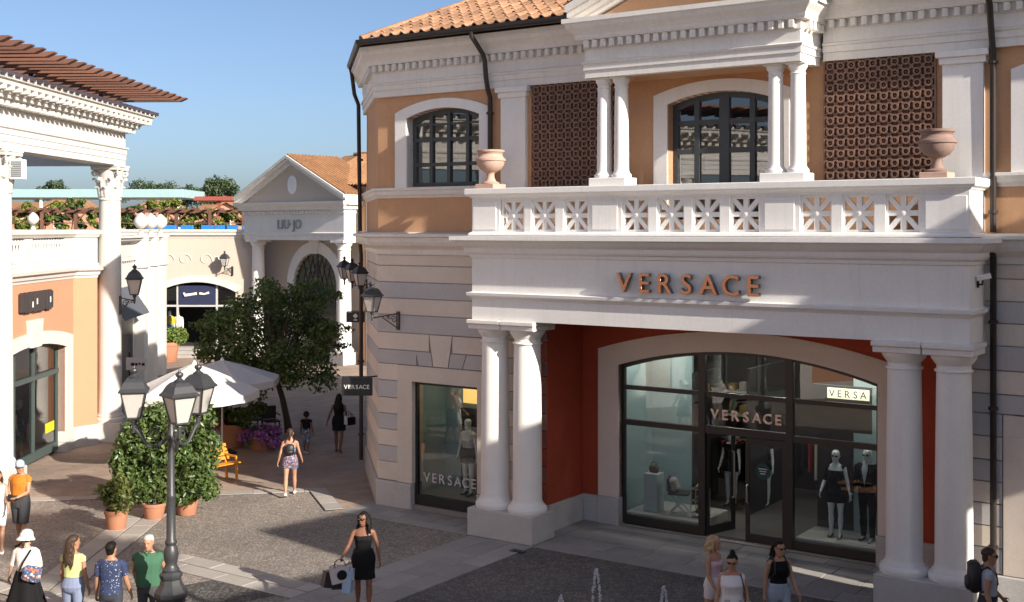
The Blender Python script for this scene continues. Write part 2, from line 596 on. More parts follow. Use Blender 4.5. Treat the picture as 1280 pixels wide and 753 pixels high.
# window surrounds on the ground floor
m = MB()
m.box(-2.89, -2.45, TW - 0.012, TW + 0.42, 0.62, 3.02)
m.box(-0.55, -0.09, TW - 0.012, TW + 0.42, 0.62, 3.02)
m.box(-2.89, -0.09, TW - 0.012, TW + 0.42, 3.022, 3.385)
m.build("window_surround", CREAM, shop)
m = MB()
m.box(10.73, 11.25, TW - 0.012, TW + 0.42, 0.62, 3.02)
m.box(13.2, 13.7, TW - 0.012, TW + 0.42, 0.62, 3.02)
m.box(10.73, 13.7, TW - 0.012, TW + 0.42, 3.022, 3.385)
m.build("window_surround", CREAM, shop)
# granite plinth course
gp = [(-0.1, 0), (0.05, 0), (0.05, 0.585), (0.035, 0.605), (-0.1, 0.605)]
MB().sweep(gp, [C2, C1, (-2.46, TW)]).build("granite_base", GRAN, shop)
MB().sweep(gp, [(-0.54, TW), (1.33, TW)]).build("granite_base", GRAN, shop)
MB().sweep([(-0.1, 0), (0.05, 0), (0.05, 0.585), (0.035, 0.605), (-0.1, 0.605)], [(9.72, TW), (11.24, TW)]).build("granite_base", GRAN, shop)
MB().sweep(gp, [(13.2, TW), (END, TW)]).build("granite_base", GRAN, shop)
# cornice of the lower floor on both wings
lc = [(-0.1, 6.0), (0.03, 6.0), (0.05, 6.06), (0.05, 6.12), (0.10, 6.16), (0.22, 6.22), (0.28, 6.30), (0.30, 6.40), (0.38, 6.43), (0.38, 6.49), (0.1, 6.53), (-0.1, 6.53)]
MB().sweep(lc, [C2, C1, (0.1, TW)]).build("lower_cornice", W_ST, shop)
MB().sweep(lc, [(10.42, TW), (END, TW)]).build("lower_cornice", W_ST, shop)
bc = [(-0.1, 7.34), (0.03, 7.34), (0.05, 7.38), (0.09, 7.42), (0.11, 7.50), (0.14, 7.53), (0.14, 7.58), (-0.1, 7.60)]
MB().sweep(bc, [C2, C1, (0.1, TW)]).build("sill_band", W_ST, shop)
MB().sweep(bc, [(10.42, TW), (END, TW)]).build("sill_band", W_ST, shop)
# upper wall in ochre plaster with three arched windows
mb = MB()
mb.slab([C1, C2, (C2[0] + 0.4, C2[1] + 0.4), (C1[0] + 0.4, C1[1] + 0.4)], 6.5, 9.8)
wall_with_arch(mb, -3.5, 3.4, 6.5, 9.8, -2.60, -0.47, 7.58, 9.21, 9.41, TW, TW + 0.4)
wall_with_arch(mb, 3.4, 9.0, 6.5, 9.8, 4.26, 6.54, 6.8, 9.14, 9.345, TW, TW + 0.4)
wall_with_arch(mb, 9.0, END, 6.5, 9.8, 11.2, 13.4, 7.58, 9.18, 9.38, TW, TW + 0.4)
mb.build("upper_wall", ORANGE, shop)
def surround(o0, o1, zso, zco, i0, i1, zsi, zci, zb):
    m = MB()
    pin = arcpts(i0, i1, zsi, zci, 16)
    pout = arcpts(o0, o1, zso, zco, 16)
    y0, y1 = TW - 0.045, TW + 0.30
    m.box(o0, i0, y0, y1, zb, zsi)
    m.box(i1, o1, y0, y1, zb, zsi)
    m.prism([(o0, zsi), (i0, zsi), pout[0]], y0, y1)
    m.prism([(i1, zsi), (o1, zsi), pout[-1]], y0, y1)
    m.strip(pin, pout, y0, y1)
    return m.build("window_surround", W_PL, shop)
def mwindow(i0, i1, zb, zsi, zci, vx, hz, mat, yy, bars=0.05, fr=0.09, heavy=(), glass=None):
    """arched window frame with muntins; returns the frame object"""
    m = MB()
    pin = arcpts(i0, i1, zsi, zci, 16)
    h = (i1 - i0) / 2
    k = (h - fr) / h
    cx = (i0 + i1) / 2
    pfr = [(cx + (x - cx) * k, z - fr) for x, z in pin]
    m.strip(pfr, pin, yy, yy + 0.08)
    m.box(i0, i0 + fr, yy, yy + 0.08, zb, zsi - fr)
    m.box(i1 - fr, i1, yy, yy + 0.08, zb, zsi - fr)
    m.prism([(i0, zsi - fr), (i0 + fr, zsi - fr), pin[0]], yy, yy + 0.08)
    m.prism([(i1 - fr, zsi - fr), (i1, zsi - fr), pin[-1]], yy, yy + 0.08)
    m.box(i0 + fr, i1 - fr, yy, yy + 0.08, zb, zb + fr)
    f = m.build("window_frame", mat, shop)
    for x in vx:
        w = bars * (1.9 if x in heavy else 1)
        MB().box(x - w, x + w, yy - 0.012, yy + 0.07, zb + fr, arc_z(x, i0, i1, zsi, zci) - fr * 0.6).build("muntin", mat, f)
    for z in hz:
        w = bars * (1.8 if z in heavy else 1)
        MB().box(i0 + fr * 0.6, i1 - fr * 0.6, yy - 0.004, yy + 0.06, z - w / 2, z + w / 2).build("transom", mat, f)
    g = MB()
    pts = [(i0 + 0.02, zb + 0.02), (i1 - 0.02, zb + 0.02)] + [(x, z - 0.02) for x, z in reversed(pin)]
    n = len(pts)
    g.add([(x, yy + 0.045, z) for x, z in pts], [tuple(range(n))])
    g.build("pane", glass or GLASSD, f)
    return f
surround(-2.94, -0.16, 9.35, 9.63, -2.60, -0.47, 9.21, 9.41, 7.58)
surround(3.95, 6.86, 9.33, 9.58, 4.26, 6.54, 9.14, 9.345, 7.0)
surround(10.86, 13.7, 9.36, 9.62, 11.2, 13.4, 9.18, 9.38, 7.58)
YW = TW + 0.22
mwindow(-2.60, -0.47, 7.6, 9.21, 9.41, (-2.05, -1.53, -0.98), (8.12, 8.70, 9.06), SLATEF, YW, 0.045, 0.10, heavy=(8.12, 8.70))
mwindow(4.26, 6.54, 6.9, 9.14, 9.345, (4.80, 5.40, 6.0), (8.18, 8.76), SLATEF, YW, 0.055, 0.11, heavy=(8.18, 8.76, 5.40))
mwindow(11.2, 13.4, 7.6, 9.18, 9.38, (11.75, 12.3, 12.85), (8.12, 8.7), SLATEF, YW, 0.05, 0.1)
# rooms behind the upper windows: dark box, folded white blinds
m = MB()
for a, b in ((-3.2, 0.2), (3.7, 7.2), (10.8, 14.0)):
    m.box(a, b, TW + 2.6, TW + 2.7, 6.7, 9.8)
    m.box(a, a + 0.1, TW + 0.41, TW + 2.6, 6.7, 9.8)
    m.box(b - 0.1, b, TW + 0.41, TW + 2.6, 6.7, 9.8)
    m.box(a, b, TW + 0.41, TW + 2.7, 6.6, 6.7)
    m.box(a, b, TW + 0.41, TW + 2.7, 9.81, 9.9)
m.build("upper_room", M("dim_room_wall", (0.16, 0.17, 0.18), 0.9), shop)
BLIND = M("folded_blind", (0.62, 0.62, 0.60), 0.85, 0.06, fine=8)
for a, b in ((4.40, 4.72), (4.90, 5.30), (5.50, 5.92), (6.1, 6.45)):
    m = MB()
    for q in range(5):
        m.cbox(a, b, YW + 0.12, YW + 0.17 + 0.01 * (q % 2), 7.72 + q * 0.085, 7.795 + q * 0.085, 0.012)
    m.build("window_blind", BLIND, shop)
# white pilasters on the upper floor
def pilaster(x0, x1, zt=9.75):
    m = MB()
    m.cbox(x0, x1, TW - 0.10, TW + 0.02, 7.5, zt - 0.24, 0.008)
    m.cbox(x0 - 0.05, x1 + 0.05, TW - 0.14, TW + 0.02, zt - 0.24, zt - 0.12, 0.01)
    m.cbox(x0 - 0.10, x1 + 0.10, TW - 0.19, TW + 0.02, zt - 0.12, zt - 0.002, 0.01)
    m.build("pilaster", W_PL, shop)
pilaster(0.16, 0.82)
pilaster(9.72, 10.42)
# terracotta lattices made of ring tiles
def lattice_tile_mesh(d):
    m = MB()
    n = 10
    ro, ri = d * 0.37, d * 0.21
    v, f = [], []
    for k in range(n):
        a = 2 * PI * k / n
        for r, y in ((ro, 0.0), (ro, -0.045), (ri, -0.045), (ri, 0.0)):
            v.append((r * math.cos(a), y, r * math.sin(a)))
    for k in range(n):
        j = (k + 1) % n
        for q in range(3):
            f.append((k * 4 + q, k * 4 + q + 1, j * 4 + q + 1, j * 4 + q))
    m.add(v, f)
    for sx in (-1, 1):
        for sz in (-1, 1):
            m.obox((sx * d * 0.37, -0.014, sz * d * 0.37), (sx * d * 0.12, 0, sz * d * 0.12), (-0.012 * sx, 0, 0.012 * sz), (0, 0.014, 0))
    for k in range(5):
        pass
    m.lathe([(0.001, 0), (d * 0.11, 0.0), (d * 0.07, 0.034)], n=6)
    o = len(m.v) - 18
    m.v[o:] = [(x, -z, y) for x, y, z in m.v[o:]]
    return m.mesh("lattice_tile")
LT = lattice_tile_mesh(0.205)
LT.materials.append(LATT)
def lattice(x0, x1, z0, z1):
    b = MB()
    b.box(x0, x1, TW - 0.012, TW + 0.02, z0, z1)
    b = b.build("lattice_panel", LATTB, shop)
    nx, nz = round((x1 - x0) / 0.205), round((z1 - z0) / 0.205)
    for i in range(nx):
        for k in range(nz):
            link("lattice_tile", LT, b, (x0 + (i + 0.5) * (x1 - x0) / nx, TW - 0.022, z0 + (k + 0.5) * (z1 - z0) / nz))
    for xx in (x0 - 0.03, x1):
        MB().box(xx, xx + 0.03, TW - 0.05, TW + 0.02, z0, z1).build("lattice_edge", LATT, b)
lattice(0.98, 3.03, 7.5, 9.75)
lattice(7.57, 9.57, 7.5, 9.75)
# upper entablature: architrave, frieze, dentils, cornice
ENT = [(-0.2, 9.75), (0.10, 9.75), (0.10, 9.90), (0.125, 9.905), (0.125, 10.02), (0.15, 10.03), (0.165, 10.07), (0.11, 10.09), (0.10, 10.10),
       (0.10, 10.32), (0.12, 10.33), (0.12, 10.50), (0.23, 10.505), (0.25, 10.55), (0.26, 10.60), (0.30, 10.66), (0.38, 10.74), (0.41, 10.82), (0.45, 10.84), (0.45, 10.93), (-0.2, 10.93)]
MB().sweep(ENT, [C2, C1, (2.9, TW)]).build("entablature", W_ST, shop)
MB().sweep(ENT, [(7.55, TW), (END, TW)]).build("entablature", W_ST, shop)
PP = [(2.99, TW + 0.05), (2.99, 0.2), (7.38, 0.2), (7.38, TW + 0.05)]
dz = -0.085
ENTP = [(o if o > 0 else -0.55, z + dz) for o, z in ENT]
pe = MB()
pe.sweep([(o - 0.02 if o > 0 else -0.12, z) for o, z in ENTP], PP)
pe.box(3.05, 7.32, 0.25, TW + 0.3, 9.68, 10.7)
pe.build("portico_entablature", W_ST, shop)
MB().box(3.12, 7.25, 0.33, TW + 0.02, 9.655, 9.675).build("portico_soffit", ORANGE, shop)  # ochre here stands in for light bounced off the wall
DM = MB().cbox(-0.05, 0.05, -0.115, 0.0, 0.0, 0.15, 0.008).mesh("dentil")
DM.materials.append(W_ST)
x = -3.45
ndent = 0
while x < 2.75:
    link("dentil", DM, shop, (x, TW - 0.12, 10.345)); x += 0.205
x = 7.75
while x < 14:
    link("dentil", DM, shop, (x, TW - 0.12, 10.345)); x += 0.205
for q in range(12):
    link("dentil", DM, shop, (C1[0] - 0.11 - q * 0.145, C1[1] - 0.05 + q * 0.145, 10.345), (0, 0, -PI / 4))
x = 3.0
while x < 7.45:
    link("dentil", DM, shop, (x, 0.2 - 0.10, 10.26)); x += 0.197
for q in range(4):
    link("dentil", DM, shop, (7.38 + 0.10, 0.34 + q * 0.2, 10.26), (0, 0, PI / 2))
# pediment over the portico
xa, xb, zb_, ap = 2.56, 7.81, 10.85, 1.05
m = MB()
m.prism([(xa + 0.5, zb_), (xb - 0.5, zb_), ((xa + xb) / 2, zb_ + ap - 0.15)], 0.25, 0.4)
m.build("tympanum", ORANGE, shop)
xm = (xa + xb) / 2
for side in (0, 1):
    m = MB()
    for (o, w, h0, h1) in ((-0.30, 0.5, 0.16, 0.30), (-0.22, 0.5, 0.06, 0.158), (-0.12, 0.5, -0.04, 0.058), (-0.02, 0.4, -0.14, -0.042)):
        e = xa if side == 0 else xb
        p = [(e, zb_ + h0), (xm, zb_ + ap + h0), (xm, zb_ + ap + h1), (e, zb_ + h1)]
        m.prism(p, 0.2 + o, 0.3 + w)
    m.build("raking_cornice", W_ST, shop)
m = MB()
for e in (xa - 0.05, xb + 0.05):
    m.add([(e, -0.1, zb_ + 0.31), (xm, -0.1, zb_ + ap + 0.33), (xm, 9, zb_ + ap + 0.33), (e, 9, zb_ + 0.31)], [(0, 1, 2, 3)])
m.build("pediment_roof", TILEF, shop)
# roof with clay tiles, hipped at the chamfered corner
EV, EZ, SL = 0.56, 11.06, 0.43
ev1 = (-3.51, EV)
ev2 = (-3.51 - 3.05, EV + 3.05)
def roofz(t):
    return EZ + (t - EV) * SL
m = MB()
D = 4.6
hipx = ev1[0] + 0.414 * D
m.add([(ev1[0], EV, EZ - 0.03), (END, EV, EZ - 0.03), (END, EV + D, roofz(EV + D) - 0.03), (hipx, EV + D, roofz(EV + D) - 0.03),
       (ev2[0], ev2[1], EZ - 0.03), (ev2[0] + 4, ev2[1] + 1.9, roofz(EV + D) - 0.03), (END, EV + 9, EZ), (ev2[0] + 0.5, 12, EZ)],
      [(0, 1, 2, 3), (0, 3, 5, 4), (4, 5, 7), (3, 2, 6, 7, 5)])
m.build("roof", TILEF, shop)
def roof_tile_mesh(w=0.30, L=0.47):
    xs = [-0.5, -0.40, -0.20, 0.0, 0.12, 0.25, 0.38, 0.5]
    zs_ = [0.012, 0.0, -0.004, 0.004, 0.055, 0.075, 0.055, 0.012]
    v, f = [], []
    n = len(xs)
    for yy, dz_ in ((0.0, 0.034), (L, 0.0)):
        for a, z in zip(xs, zs_):
            v.append((a * w, yy, z + dz_))
    for a, z in zip(xs, zs_):
        v.append((a * w, 0.0, z + 0.006))
    for i in range(n - 1):
        f.append((i, i + 1, n + i + 1, n + i))
        f.append((2 * n + i, 2 * n + i + 1, i + 1, i))
    m = MB().add(v, f)
    me = m.mesh("roof_tile", True)
    me.materials.append(TILE)
    return me
RT = roof_tile_mesh()
ang = math.atan(SL)
cs = math.cos(ang)
rows = 9
roofo = shop
for r in range(rows):
    t = EV - 0.03 + r * 0.385 * cs
    k = 0
    x = ev1[0] + 0.414 * (t - EV) - 0.02
    x = math.ceil((x + 3.6) / 0.296) * 0.296 - 3.6
    lim = 2.42 + max(0, t - 0.6) * 0.1
    while x < lim + 0.3 * r * 0.0:
        o = link("roof_tile", RT, shop, (x + 0.10 + random.uniform(-.008, .008), t + random.uniform(-.012, .012), roofz(t) + 0.008), (ang + random.uniform(-.012, .012), random.uniform(-.02, .02), random.uniform(-.02, .02)))
        x += 0.296
HT = MB()
v, f = [], []
for yy, rr in ((0, 0.105), (0.46, 0.085)):
    for k in range(7):
        a = PI * k / 6
        v.append((rr * math.cos(a), yy, rr * math.sin(a)))
for k in range(6):
    f.append((k, k + 1, 8 + k, 7 + k))
f.append(tuple(range(7)))
HT.add(v, f)
HTM = HT.mesh("hip_tile", True)
HTM.materials.append(TILE)
hd = Vector((0.414, 1.0, SL))
hl = hd.length
hq = hd.normalized().to_track_quat('Y', 'Z').to_euler()
for k in range(12):
    p = Vector((ev1[0], EV, EZ + 0.02)) + hd.normalized() * (k * 0.385)
    link("hip_tile", HTM, shop, p, (hq.x + 0.05, hq.y, hq.z))
# gutter and downpipes
GUT = M("dark_brown_gutter", (0.03, 0.022, 0.02), 0.45, 0.15, spec=0.4)
gpf = [(0.0, -0.10), (0.10, -0.10), (0.135, -0.06), (0.14, 0.015), (0.10, 0.015), (0.0, 0.0)]
MB().sweep([(o, EZ + z - 0.01) for o, z in gpf], [ev2, ev1, (2.5, EV)]).build("gutter", GUT, shop)
MB().sweep([(o, EZ + z - 0.01) for o, z in gpf], [(7.95, EV), (END, EV)]).build("gutter", GUT, shop)
def downpipe(pts, rings):
    o = MB().tube(pts, 0.055, 10).build("downpipe", GUT, shop, True)
    for z in rings:
        a = [p for p in pts][-1]
        MB().lathe([(0.06, z - 0.03), (0.085, z - 0.025), (0.085, z + 0.025), (0.06, z + 0.03)], a[0], a[1], 10).build("pipe_bracket", GUT, o)
downpipe([(-0.22, EV - 0.08, 10.96), (-0.22, EV - 0.08, 10.86), (-0.16, 0.82, 10.50), (-0.13, 0.86, 10.35), (-0.13, 0.90, 10.0), (-0.13, 0.98, 9.70), (-0.13, 1.06, 9.55), (-0.13, 1.06, 6.55)], (9.2,))
downpipe([(10.56, EV - 0.08, 10.96), (10.56, EV - 0.06, 10.86), (10.58, 0.80, 10.45), (10.58, 0.86, 10.2), (10.58, 1.04, 9.6), (10.58, 1.05, 6.55)], (9.5, 6.9))
downpipe([(10.58, 0.98, 6.2), (10.58, 1.06, 6.1), (10.58, 1.06, 0.6)], (5.0, 3.5, 1.1))
c45 = 0.707
qx, qy = C2[0] + 0.2, C2[1] - 0.2
downpipe([(ev2[0] + 0.05, ev2[1] - 0.12, EZ - 0.08), (ev2[0] + 0.08, ev2[1] - 0.1, EZ - 0.25), (qx - 0.25, qy - 0.25, 10.3), (qx - 0.17, qy - 0.17, 10.0), (qx - 0.14, qy - 0.14, 6.55)], (8.5,))
downpipe([(qx - 0.14, qy - 0.14, 6.2), (qx - 0.12, qy - 0.12, 5.9), (qx - 0.12, qy - 0.12, 0.3)], (5.0, 3.0, 1.0))

# ground floor portico: recess walls, big arch, columns, entablature, balcony
m = MB()
m.box(1.16, 1.33, TW, 2.65, 0, 4.7)
wall_with_arch(m, 1.33, 9.72, 0, 4.7, 2.28, 8.08, 0, 3.58, 4.02, 2.65, 2.9)
m.box(9.72, 9.87, TW + 0.05, 2.65, 0, 4.7)
m.build("portico_wall", RED, shop)
m = MB()
pin, pout = arcpts(2.28, 8.08, 3.58, 4.02, 22), arcpts(1.76, 8.60, 3.92, 4.44, 22)
m.strip(pin, pout, 2.60, 2.93)
m.box(1.76, 2.28, 2.60, 2.93, 0.62, 3.58)
m.box(8.08, 8.60, 2.60, 2.93, 0.62, 3.58)
m.prism([(1.76, 3.58), (2.28, 3.58), pout[0]], 2.60, 2.93)
m.prism([(8.08, 3.58), (8.60, 3.58), pout[-1]], 2.60, 2.93)
m.build("arch_surround", BEIGE, shop)
for q in ((1.33, 1.39, TW + 0.02, 2.58, 0.60), (1.33, 1.76, 2.59, 2.66, 0.601), (1.762, 2.30, 2.55, 2.95, 0.615), (8.06, 8.62, 2.55, 2.95, 0.615), (8.622, 9.72, 2.59, 2.66, 0.60)):
    MB().cbox(q[0], q[1], q[2], q[3], 0, q[4], 0.012).build("granite_base", GRAN, shop)
for x0 in (0.0, 8.82):
    m = MB()
    m.cbox(x0, x0 + 1.68, 0.02, 0.92, 0.0, 0.60, 0.015)
    m.build("column_plinth", GRAN, shop)
def colprof(r0, r1, z0, z1, s=1.0):
    p = [(r0 * 1.32, z0), (r0 * 1.36, z0 + 0.04 * s), (r0 * 1.36, z0 + 0.09 * s), (r0 * 1.27, z0 + 0.13 * s), (r0 * 1.16, z0 + 0.145 * s), (r0 * 1.14, z0 + 0.17 * s), (r0 * 1.06, z0 + 0.20 * s), (r0, z0 + 0.26 * s)]
    zn = z1 - 0.30 * s
    for k in range(1, 9):
        u = k / 8
        p.append((r0 + (r1 - r0) * (u ** 1.7), z0 + 0.26 * s + (zn - z0 - 0.26 * s) * u))
    p += [(r1 * 1.10, zn + 0.005), (r1 * 1.13, zn + 0.02 * s), (r1 * 1.10, zn + 0.04 * s), (r1 * 1.0, zn + 0.05 * s), (r1 * 1.0, zn + 0.12 * s), (r1 * 1.05, zn + 0.13 * s), (r1 * 1.10, zn + 0.15 * s),
          (r1 * 1.28, zn + 0.22 * s), (r1 * 1.34, zn + 0.26 * s), (r1 * 1.34, z1)]
    return p
for cx in (0.43, 1.27, 9.23, 10.07):
    m = MB()
    m.lathe(colprof(0.315, 0.285, 0.60, 4.46), cx, 0.47, 36)
    m.build("column", W_COL, shop, True)
for a, b in ((0.01, 0.845), (0.86, 1.70), (8.80, 9.63), (9.65, 10.49)):
    m = MB()
    m.cbox(a, b, 0.04, 0.90, 4.462, 4.57, 0.012)
    m.cbox(a - 0.02 if a in (0.01, 8.80) else a, b + 0.02 if b in (1.70, 10.49) else b, 0.0, 0.94, 4.572, 4.66, 0.012)
    m.build("abacus", W_ST, shop)
m = MB()
FP = [(0.08, TW + 0.02), (0.08, 0.10), (10.42, 0.10), (10.42, TW + 0.02)]
FPROF = [(-0.9, 4.662), (0.0, 4.662), (0.0, 5.10), (0.02, 5.11), (0.03, 5.13), (0.09, 5.18), (0.10, 5.24), (0.0, 5.26), (0.0, 5.98), (0.03, 6.0), (0.04, 6.06), (0.10, 6.09), (0.12, 6.13), (0.13, 6.20), (0.22, 6.26), (0.30, 6.34), (0.36, 6.37), (0.36, 6.455), (-0.9, 6.47)]
m.sweep(FPROF, FP)
m.box(0.5, 10.0, 0.9, 3.2, 4.70, 6.46)
m.build("fascia_entablature", W_PL, shop)
# parapet with openings for the fret panels
PAN = [(0.81, 1.44), (1.61, 2.21), (2.40, 2.99), (3.77, 4.37), (4.55, 5.14), (5.31, 5.89), (6.09, 6.68), (7.46, 8.05), (8.24, 8.82), (9.01, 9.60)]
m = MB()
PAR0 = [(-0.2, 6.472), (0.06, 6.472), (0.06, 6.515), (0.03, 6.535), (0.0, 6.55), (-0.2, 6.55)]
PAR1 = [(-0.2, 7.215), (0.0, 7.215), (0.0, 7.27), (0.03, 7.28), (0.04, 7.30), (0.10, 7.33), (0.12, 7.36), (0.12, 7.465), (0.10, 7.475), (-0.25, 7.475), (-0.25, 7.36), (-0.2, 7.33)]
m.sweep(PAR0, FP)
m.sweep(PAR1, FP)
xs = [0.08]
for a, b in PAN:
    m.box(xs[-1], a, 0.10, 0.30, 6.551, 7.214)
    xs.append(b)
m.box(xs[-1], 10.42, 0.10, 0.30, 6.551, 7.214)
m.box(10.22, 10.42, 0.301, TW + 0.02, 6.551, 7.214)
m.box(0.08, 0.28, 0.301, TW + 0.02, 6.551, 7.214)
m.build("parapet", W_PL, shop)
for a, b in ((0.12, 0.72), (3.1, 3.68), (6.79, 7.36), (9.70, 10.38)):
    MB().cbox(a, b, 0.082, 0.12, 6.60, 7.17, 0.006).build("parapet_field", W_PL, shop)
def fret_mesh(w, h):
    m = MB()
    x, z = w / 2, h / 2
    b = 0.042
    m.box(-x, x, 0, 0.09, -z, -z + b)
    m.box(-x, x, 0, 0.09, z - b, z)
    m.box(-x, -x + b, 0.001, 0.089, -z + b, z - b)
    m.box(x - b, x, 0.001, 0.089, -z + b, z - b)
    m.bar((0, 0.045, -z + b), (0, 0.045, z - b), 0.095, 0.08)
    m.bar((-x + b, 0.044, 0), (x - b, 0.044, 0), 0.08, 0.095)
    for sx in (-1, 1):
        L = math.hypot(x - b, z - b)
        m.bar((-sx * (x - b), 0.046, -z + b), (sx * (x - b), 0.046, z - b), 0.078, 0.085)
    o = len(m.v)
    m.lathe([(0.001, -0.02), (0.045, -0.012), (0.055, 0.09)], 0, 0, 10)
    m.v[o:] = [(px_, pz_, py_) for px_, py_, pz_ in m.v[o:]]
    me = m.mesh("fret_panel")
    me.materials.append(W_PL)
    return me
FR = fret_mesh(0.595, 0.66)
for a, b in PAN:
    link("fret_panel", FR, shop, ((a + b) / 2, 0.15, 6.883))
# small columns on pedestals over the parapet
for a, b in ((2.98, 3.82), (6.66, 7.53)):
    MB().cbox(a, b, 0.14, 0.64, 7.476, 7.64, 0.012).build("pedestal", W_PL, shop)
for cx in (3.20, 3.60, 6.88, 7.31):
    m = MB()
    m.lathe(colprof(0.15, 0.133, 7.641, 9.63, 0.6), cx, 0.40, 24)
    m.box(cx - 0.185, cx + 0.185, 0.215, 0.585, 9.631, 9.66)
    m.build("small_column", W_COL, shop, True)
m = MB()
m.slab([(-3.3, 1.7), (C2[0] + 0.4, C2[1] + 0.6), (C2[0] + 0.4, 15.5), (END, 15.5), (END, 1.7)], 10.5, 10.6)
m.box(-3.2, END, 8.5, 8.6, 0, 6.4)
m.box(END - 0.1, END, 1.2, 15.5, 0, 10.8)
m.build("inner_shell", DARKR, shop)

# ------------------------------------------------------------------ shop front glazing
YF = 2.76
fr = MB()
pin = arcpts(2.28, 8.08, 3.58, 4.02, 22)
cx = 5.18
pf = [(cx + (x - cx) * 0.975, z - 0.075) for x, z in pin]
fr.strip(pf, pin, YF, YF + 0.1)
fr.box(2.28, 2.35, YF, YF + 0.1, 0.05, 3.56)
fr.box(8.01, 8.08, YF, YF + 0.1, 0.05, 3.56)
fr.box(2.35, 4.245, YF + 0.002, YF + 0.12, 0.03, 0.22)
fr.box(6.215, 8.01, YF + 0.002, YF + 0.12, 0.03, 0.22)
front = fr.build("shopfront_frame", BRONZE, shop)
for x in (4.245, 6.215):
    MB().box(x - 0.075, x + 0.075, YF - 0.02, YF + 0.11, 0.03, arc_z(x, 2.28, 8.08, 3.58, 4.02) - 0.05).build("mullion", BRONZE, front)
for a, b in ((2.35, 4.17), (4.32, 6.14), (6.29, 8.01)):
    MB().box(a, b, YF + 0.004, YF + 0.09, 3.03, 3.125).build("transom", BRONZE, front)
    MB().box(a, b, YF - 0.008, YF + 0.10, 2.24, 2.40 if a > 4 and a < 5 else 2.36).build("transom", BRONZE, front)
def pane(parent, pts, y, mat=GLASS):
    g = MB()
    g.add([(x, y, z) for x, z in pts], [tuple(range(len(pts)))])
    return g.build("pane", mat, parent)
YG = YF + 0.05
for a, b in ((2.35, 4.17), (4.32, 6.14), (6.29, 8.01)):
    top = [(a + (b - a) * k / 6, arc_z(a + (b - a) * k / 6, 2.28, 8.08, 3.58, 4.02) - 0.06) for k in range(7)]
    pane(front, [(a, 3.125), (b, 3.125)] + list(reversed(top)), YG)
    pane(front, [(a, 2.36), (b, 2.36), (b, 3.03), (a, 3.03)], YG)
    if a != 4.32:
        pane(front, [(a, 0.22), (b, 0.22), (b, 2.24), (a, 2.24)], YG)
def door_leaf(x0, w, parent, open_=0.0):
    e = MB()
    f = 0.085
    e.box(0, f, -0.025, 0.025, 0.04, 2.22)
    e.box(w - f, w, -0.025, 0.025, 0.04, 2.22)
    e.box(f, w - f, -0.024, 0.024, 0.04, 0.22)
    e.box(f, w - f, -0.024, 0.024, 2.10, 2.22)
    d = e.build("door", BRONZE, parent)
    d.location = (x0, YG, 0)
    d.rotation_euler = (0, 0, open_)
    pane(d, [(f, 0.22), (w - f, 0.22), (w - f, 2.10), (f, 2.10)], 0)
    return d
dl = door_leaf(4.32, 0.90, shop, R(72))
MB().tube([(0.80, -0.03, 0.75), (0.80, -0.08, 0.75), (0.80, -0.08, 1.75), (0.80, -0.03, 1.75)], 0.016, 8).build("handle", STEEL, dl, True)
dr = door_leaf(5.235, 0.90, shop)
MB().tube([(0.06, -0.03, 0.85), (0.06, -0.10, 0.88), (0.06, -0.10, 1.22), (0.06, -0.03, 1.25)], 0.02, 8).build("handle", STEEL, dr, True)
m = MB()
m.lathe([(0.001, 0), (0.17, 0.0), (0.17, 0.006), (0.001, 0.006)], 0, 0, 24)
m.v = [(x + 0.40, -0.03 - z, y + 1.55) for x, y, z in m.v]
stk = m.build("round_sticker", M("teal_sticker", (0.01, 0.055, 0.05), 0.6, 0.1), dr)
for q in range(3):
    MB().box(0.30 + 0.02 * q, 0.49 - 0.02 * q, -0.042, -0.038, 1.60 - q * 0.05, 1.615 - q * 0.05).build("printed_line", WHITEP, dr)
# interior of the shop
m = MB()
m.box(2.0, 8.6, 2.93, 8.4, 0.0, 0.04)
m.build("shop_floor", SHOPF, shop)
m = MB()
m.cbox(2.30, 4.16, 2.89, 4.3, 0.045, 0.27, 0.01)
m.cbox(6.30, 8.06, 2.89, 3.98, 0.045, 0.27, 0.01)
m.build("display_platform", M("white_platform", (0.60, 0.58, 0.55), 0.4, 0.08), shop)
m = MB()
m.box(2.0, 9.0, 8.4, 8.5, 0, 4.6)
m.box(1.4, 9.05, 2.95, 8.4, 4.15, 4.25)
m.box(4.3, 4.38, 5.0, 7.5, 0, 3.4)
m.build("inner_wall", DARKR, shop)
m = MB()
m.box(2.05, 2.22, 2.93, 5.0, 0.04, 4.1)
m.box(2.22, 3.25, 4.31, 4.40, 0.04, 4.1)
m.box(7.13, 9.0, 4.01, 4.10, 0.04, 4.1)
m.box(8.2, 8.3, 2.93, 4.0, 0.04, 4.1)
m.build("display_wall", MINT, shop)
m = MB()
m.box(6.35, 7.125, 4.0, 4.1, 0.28, 3.3)
m.box(3.26, 3.32, 4.31, 5.6, 0.28, 3.3)
m.build("backdrop_panel", M("charcoal_panel", (0.014, 0.013, 0.013), 0.6, 0.1), shop)
SPOT = emit_mat("warm_shop_light", (1.0, 0.94, 0.84), 52.0)
for a, b in ((2.7, 3.4), (3.9, 3.4), (5.2, 5.0), (6.7, 3.4), (7.6, 3.4), (3.4, 6.4), (6.4, 6.4)):
    MB().box(a - 0.16, a + 0.16, b - 0.05, b + 0.05, 4.10, 4.149).build("ceiling_light", SPOT, shop)
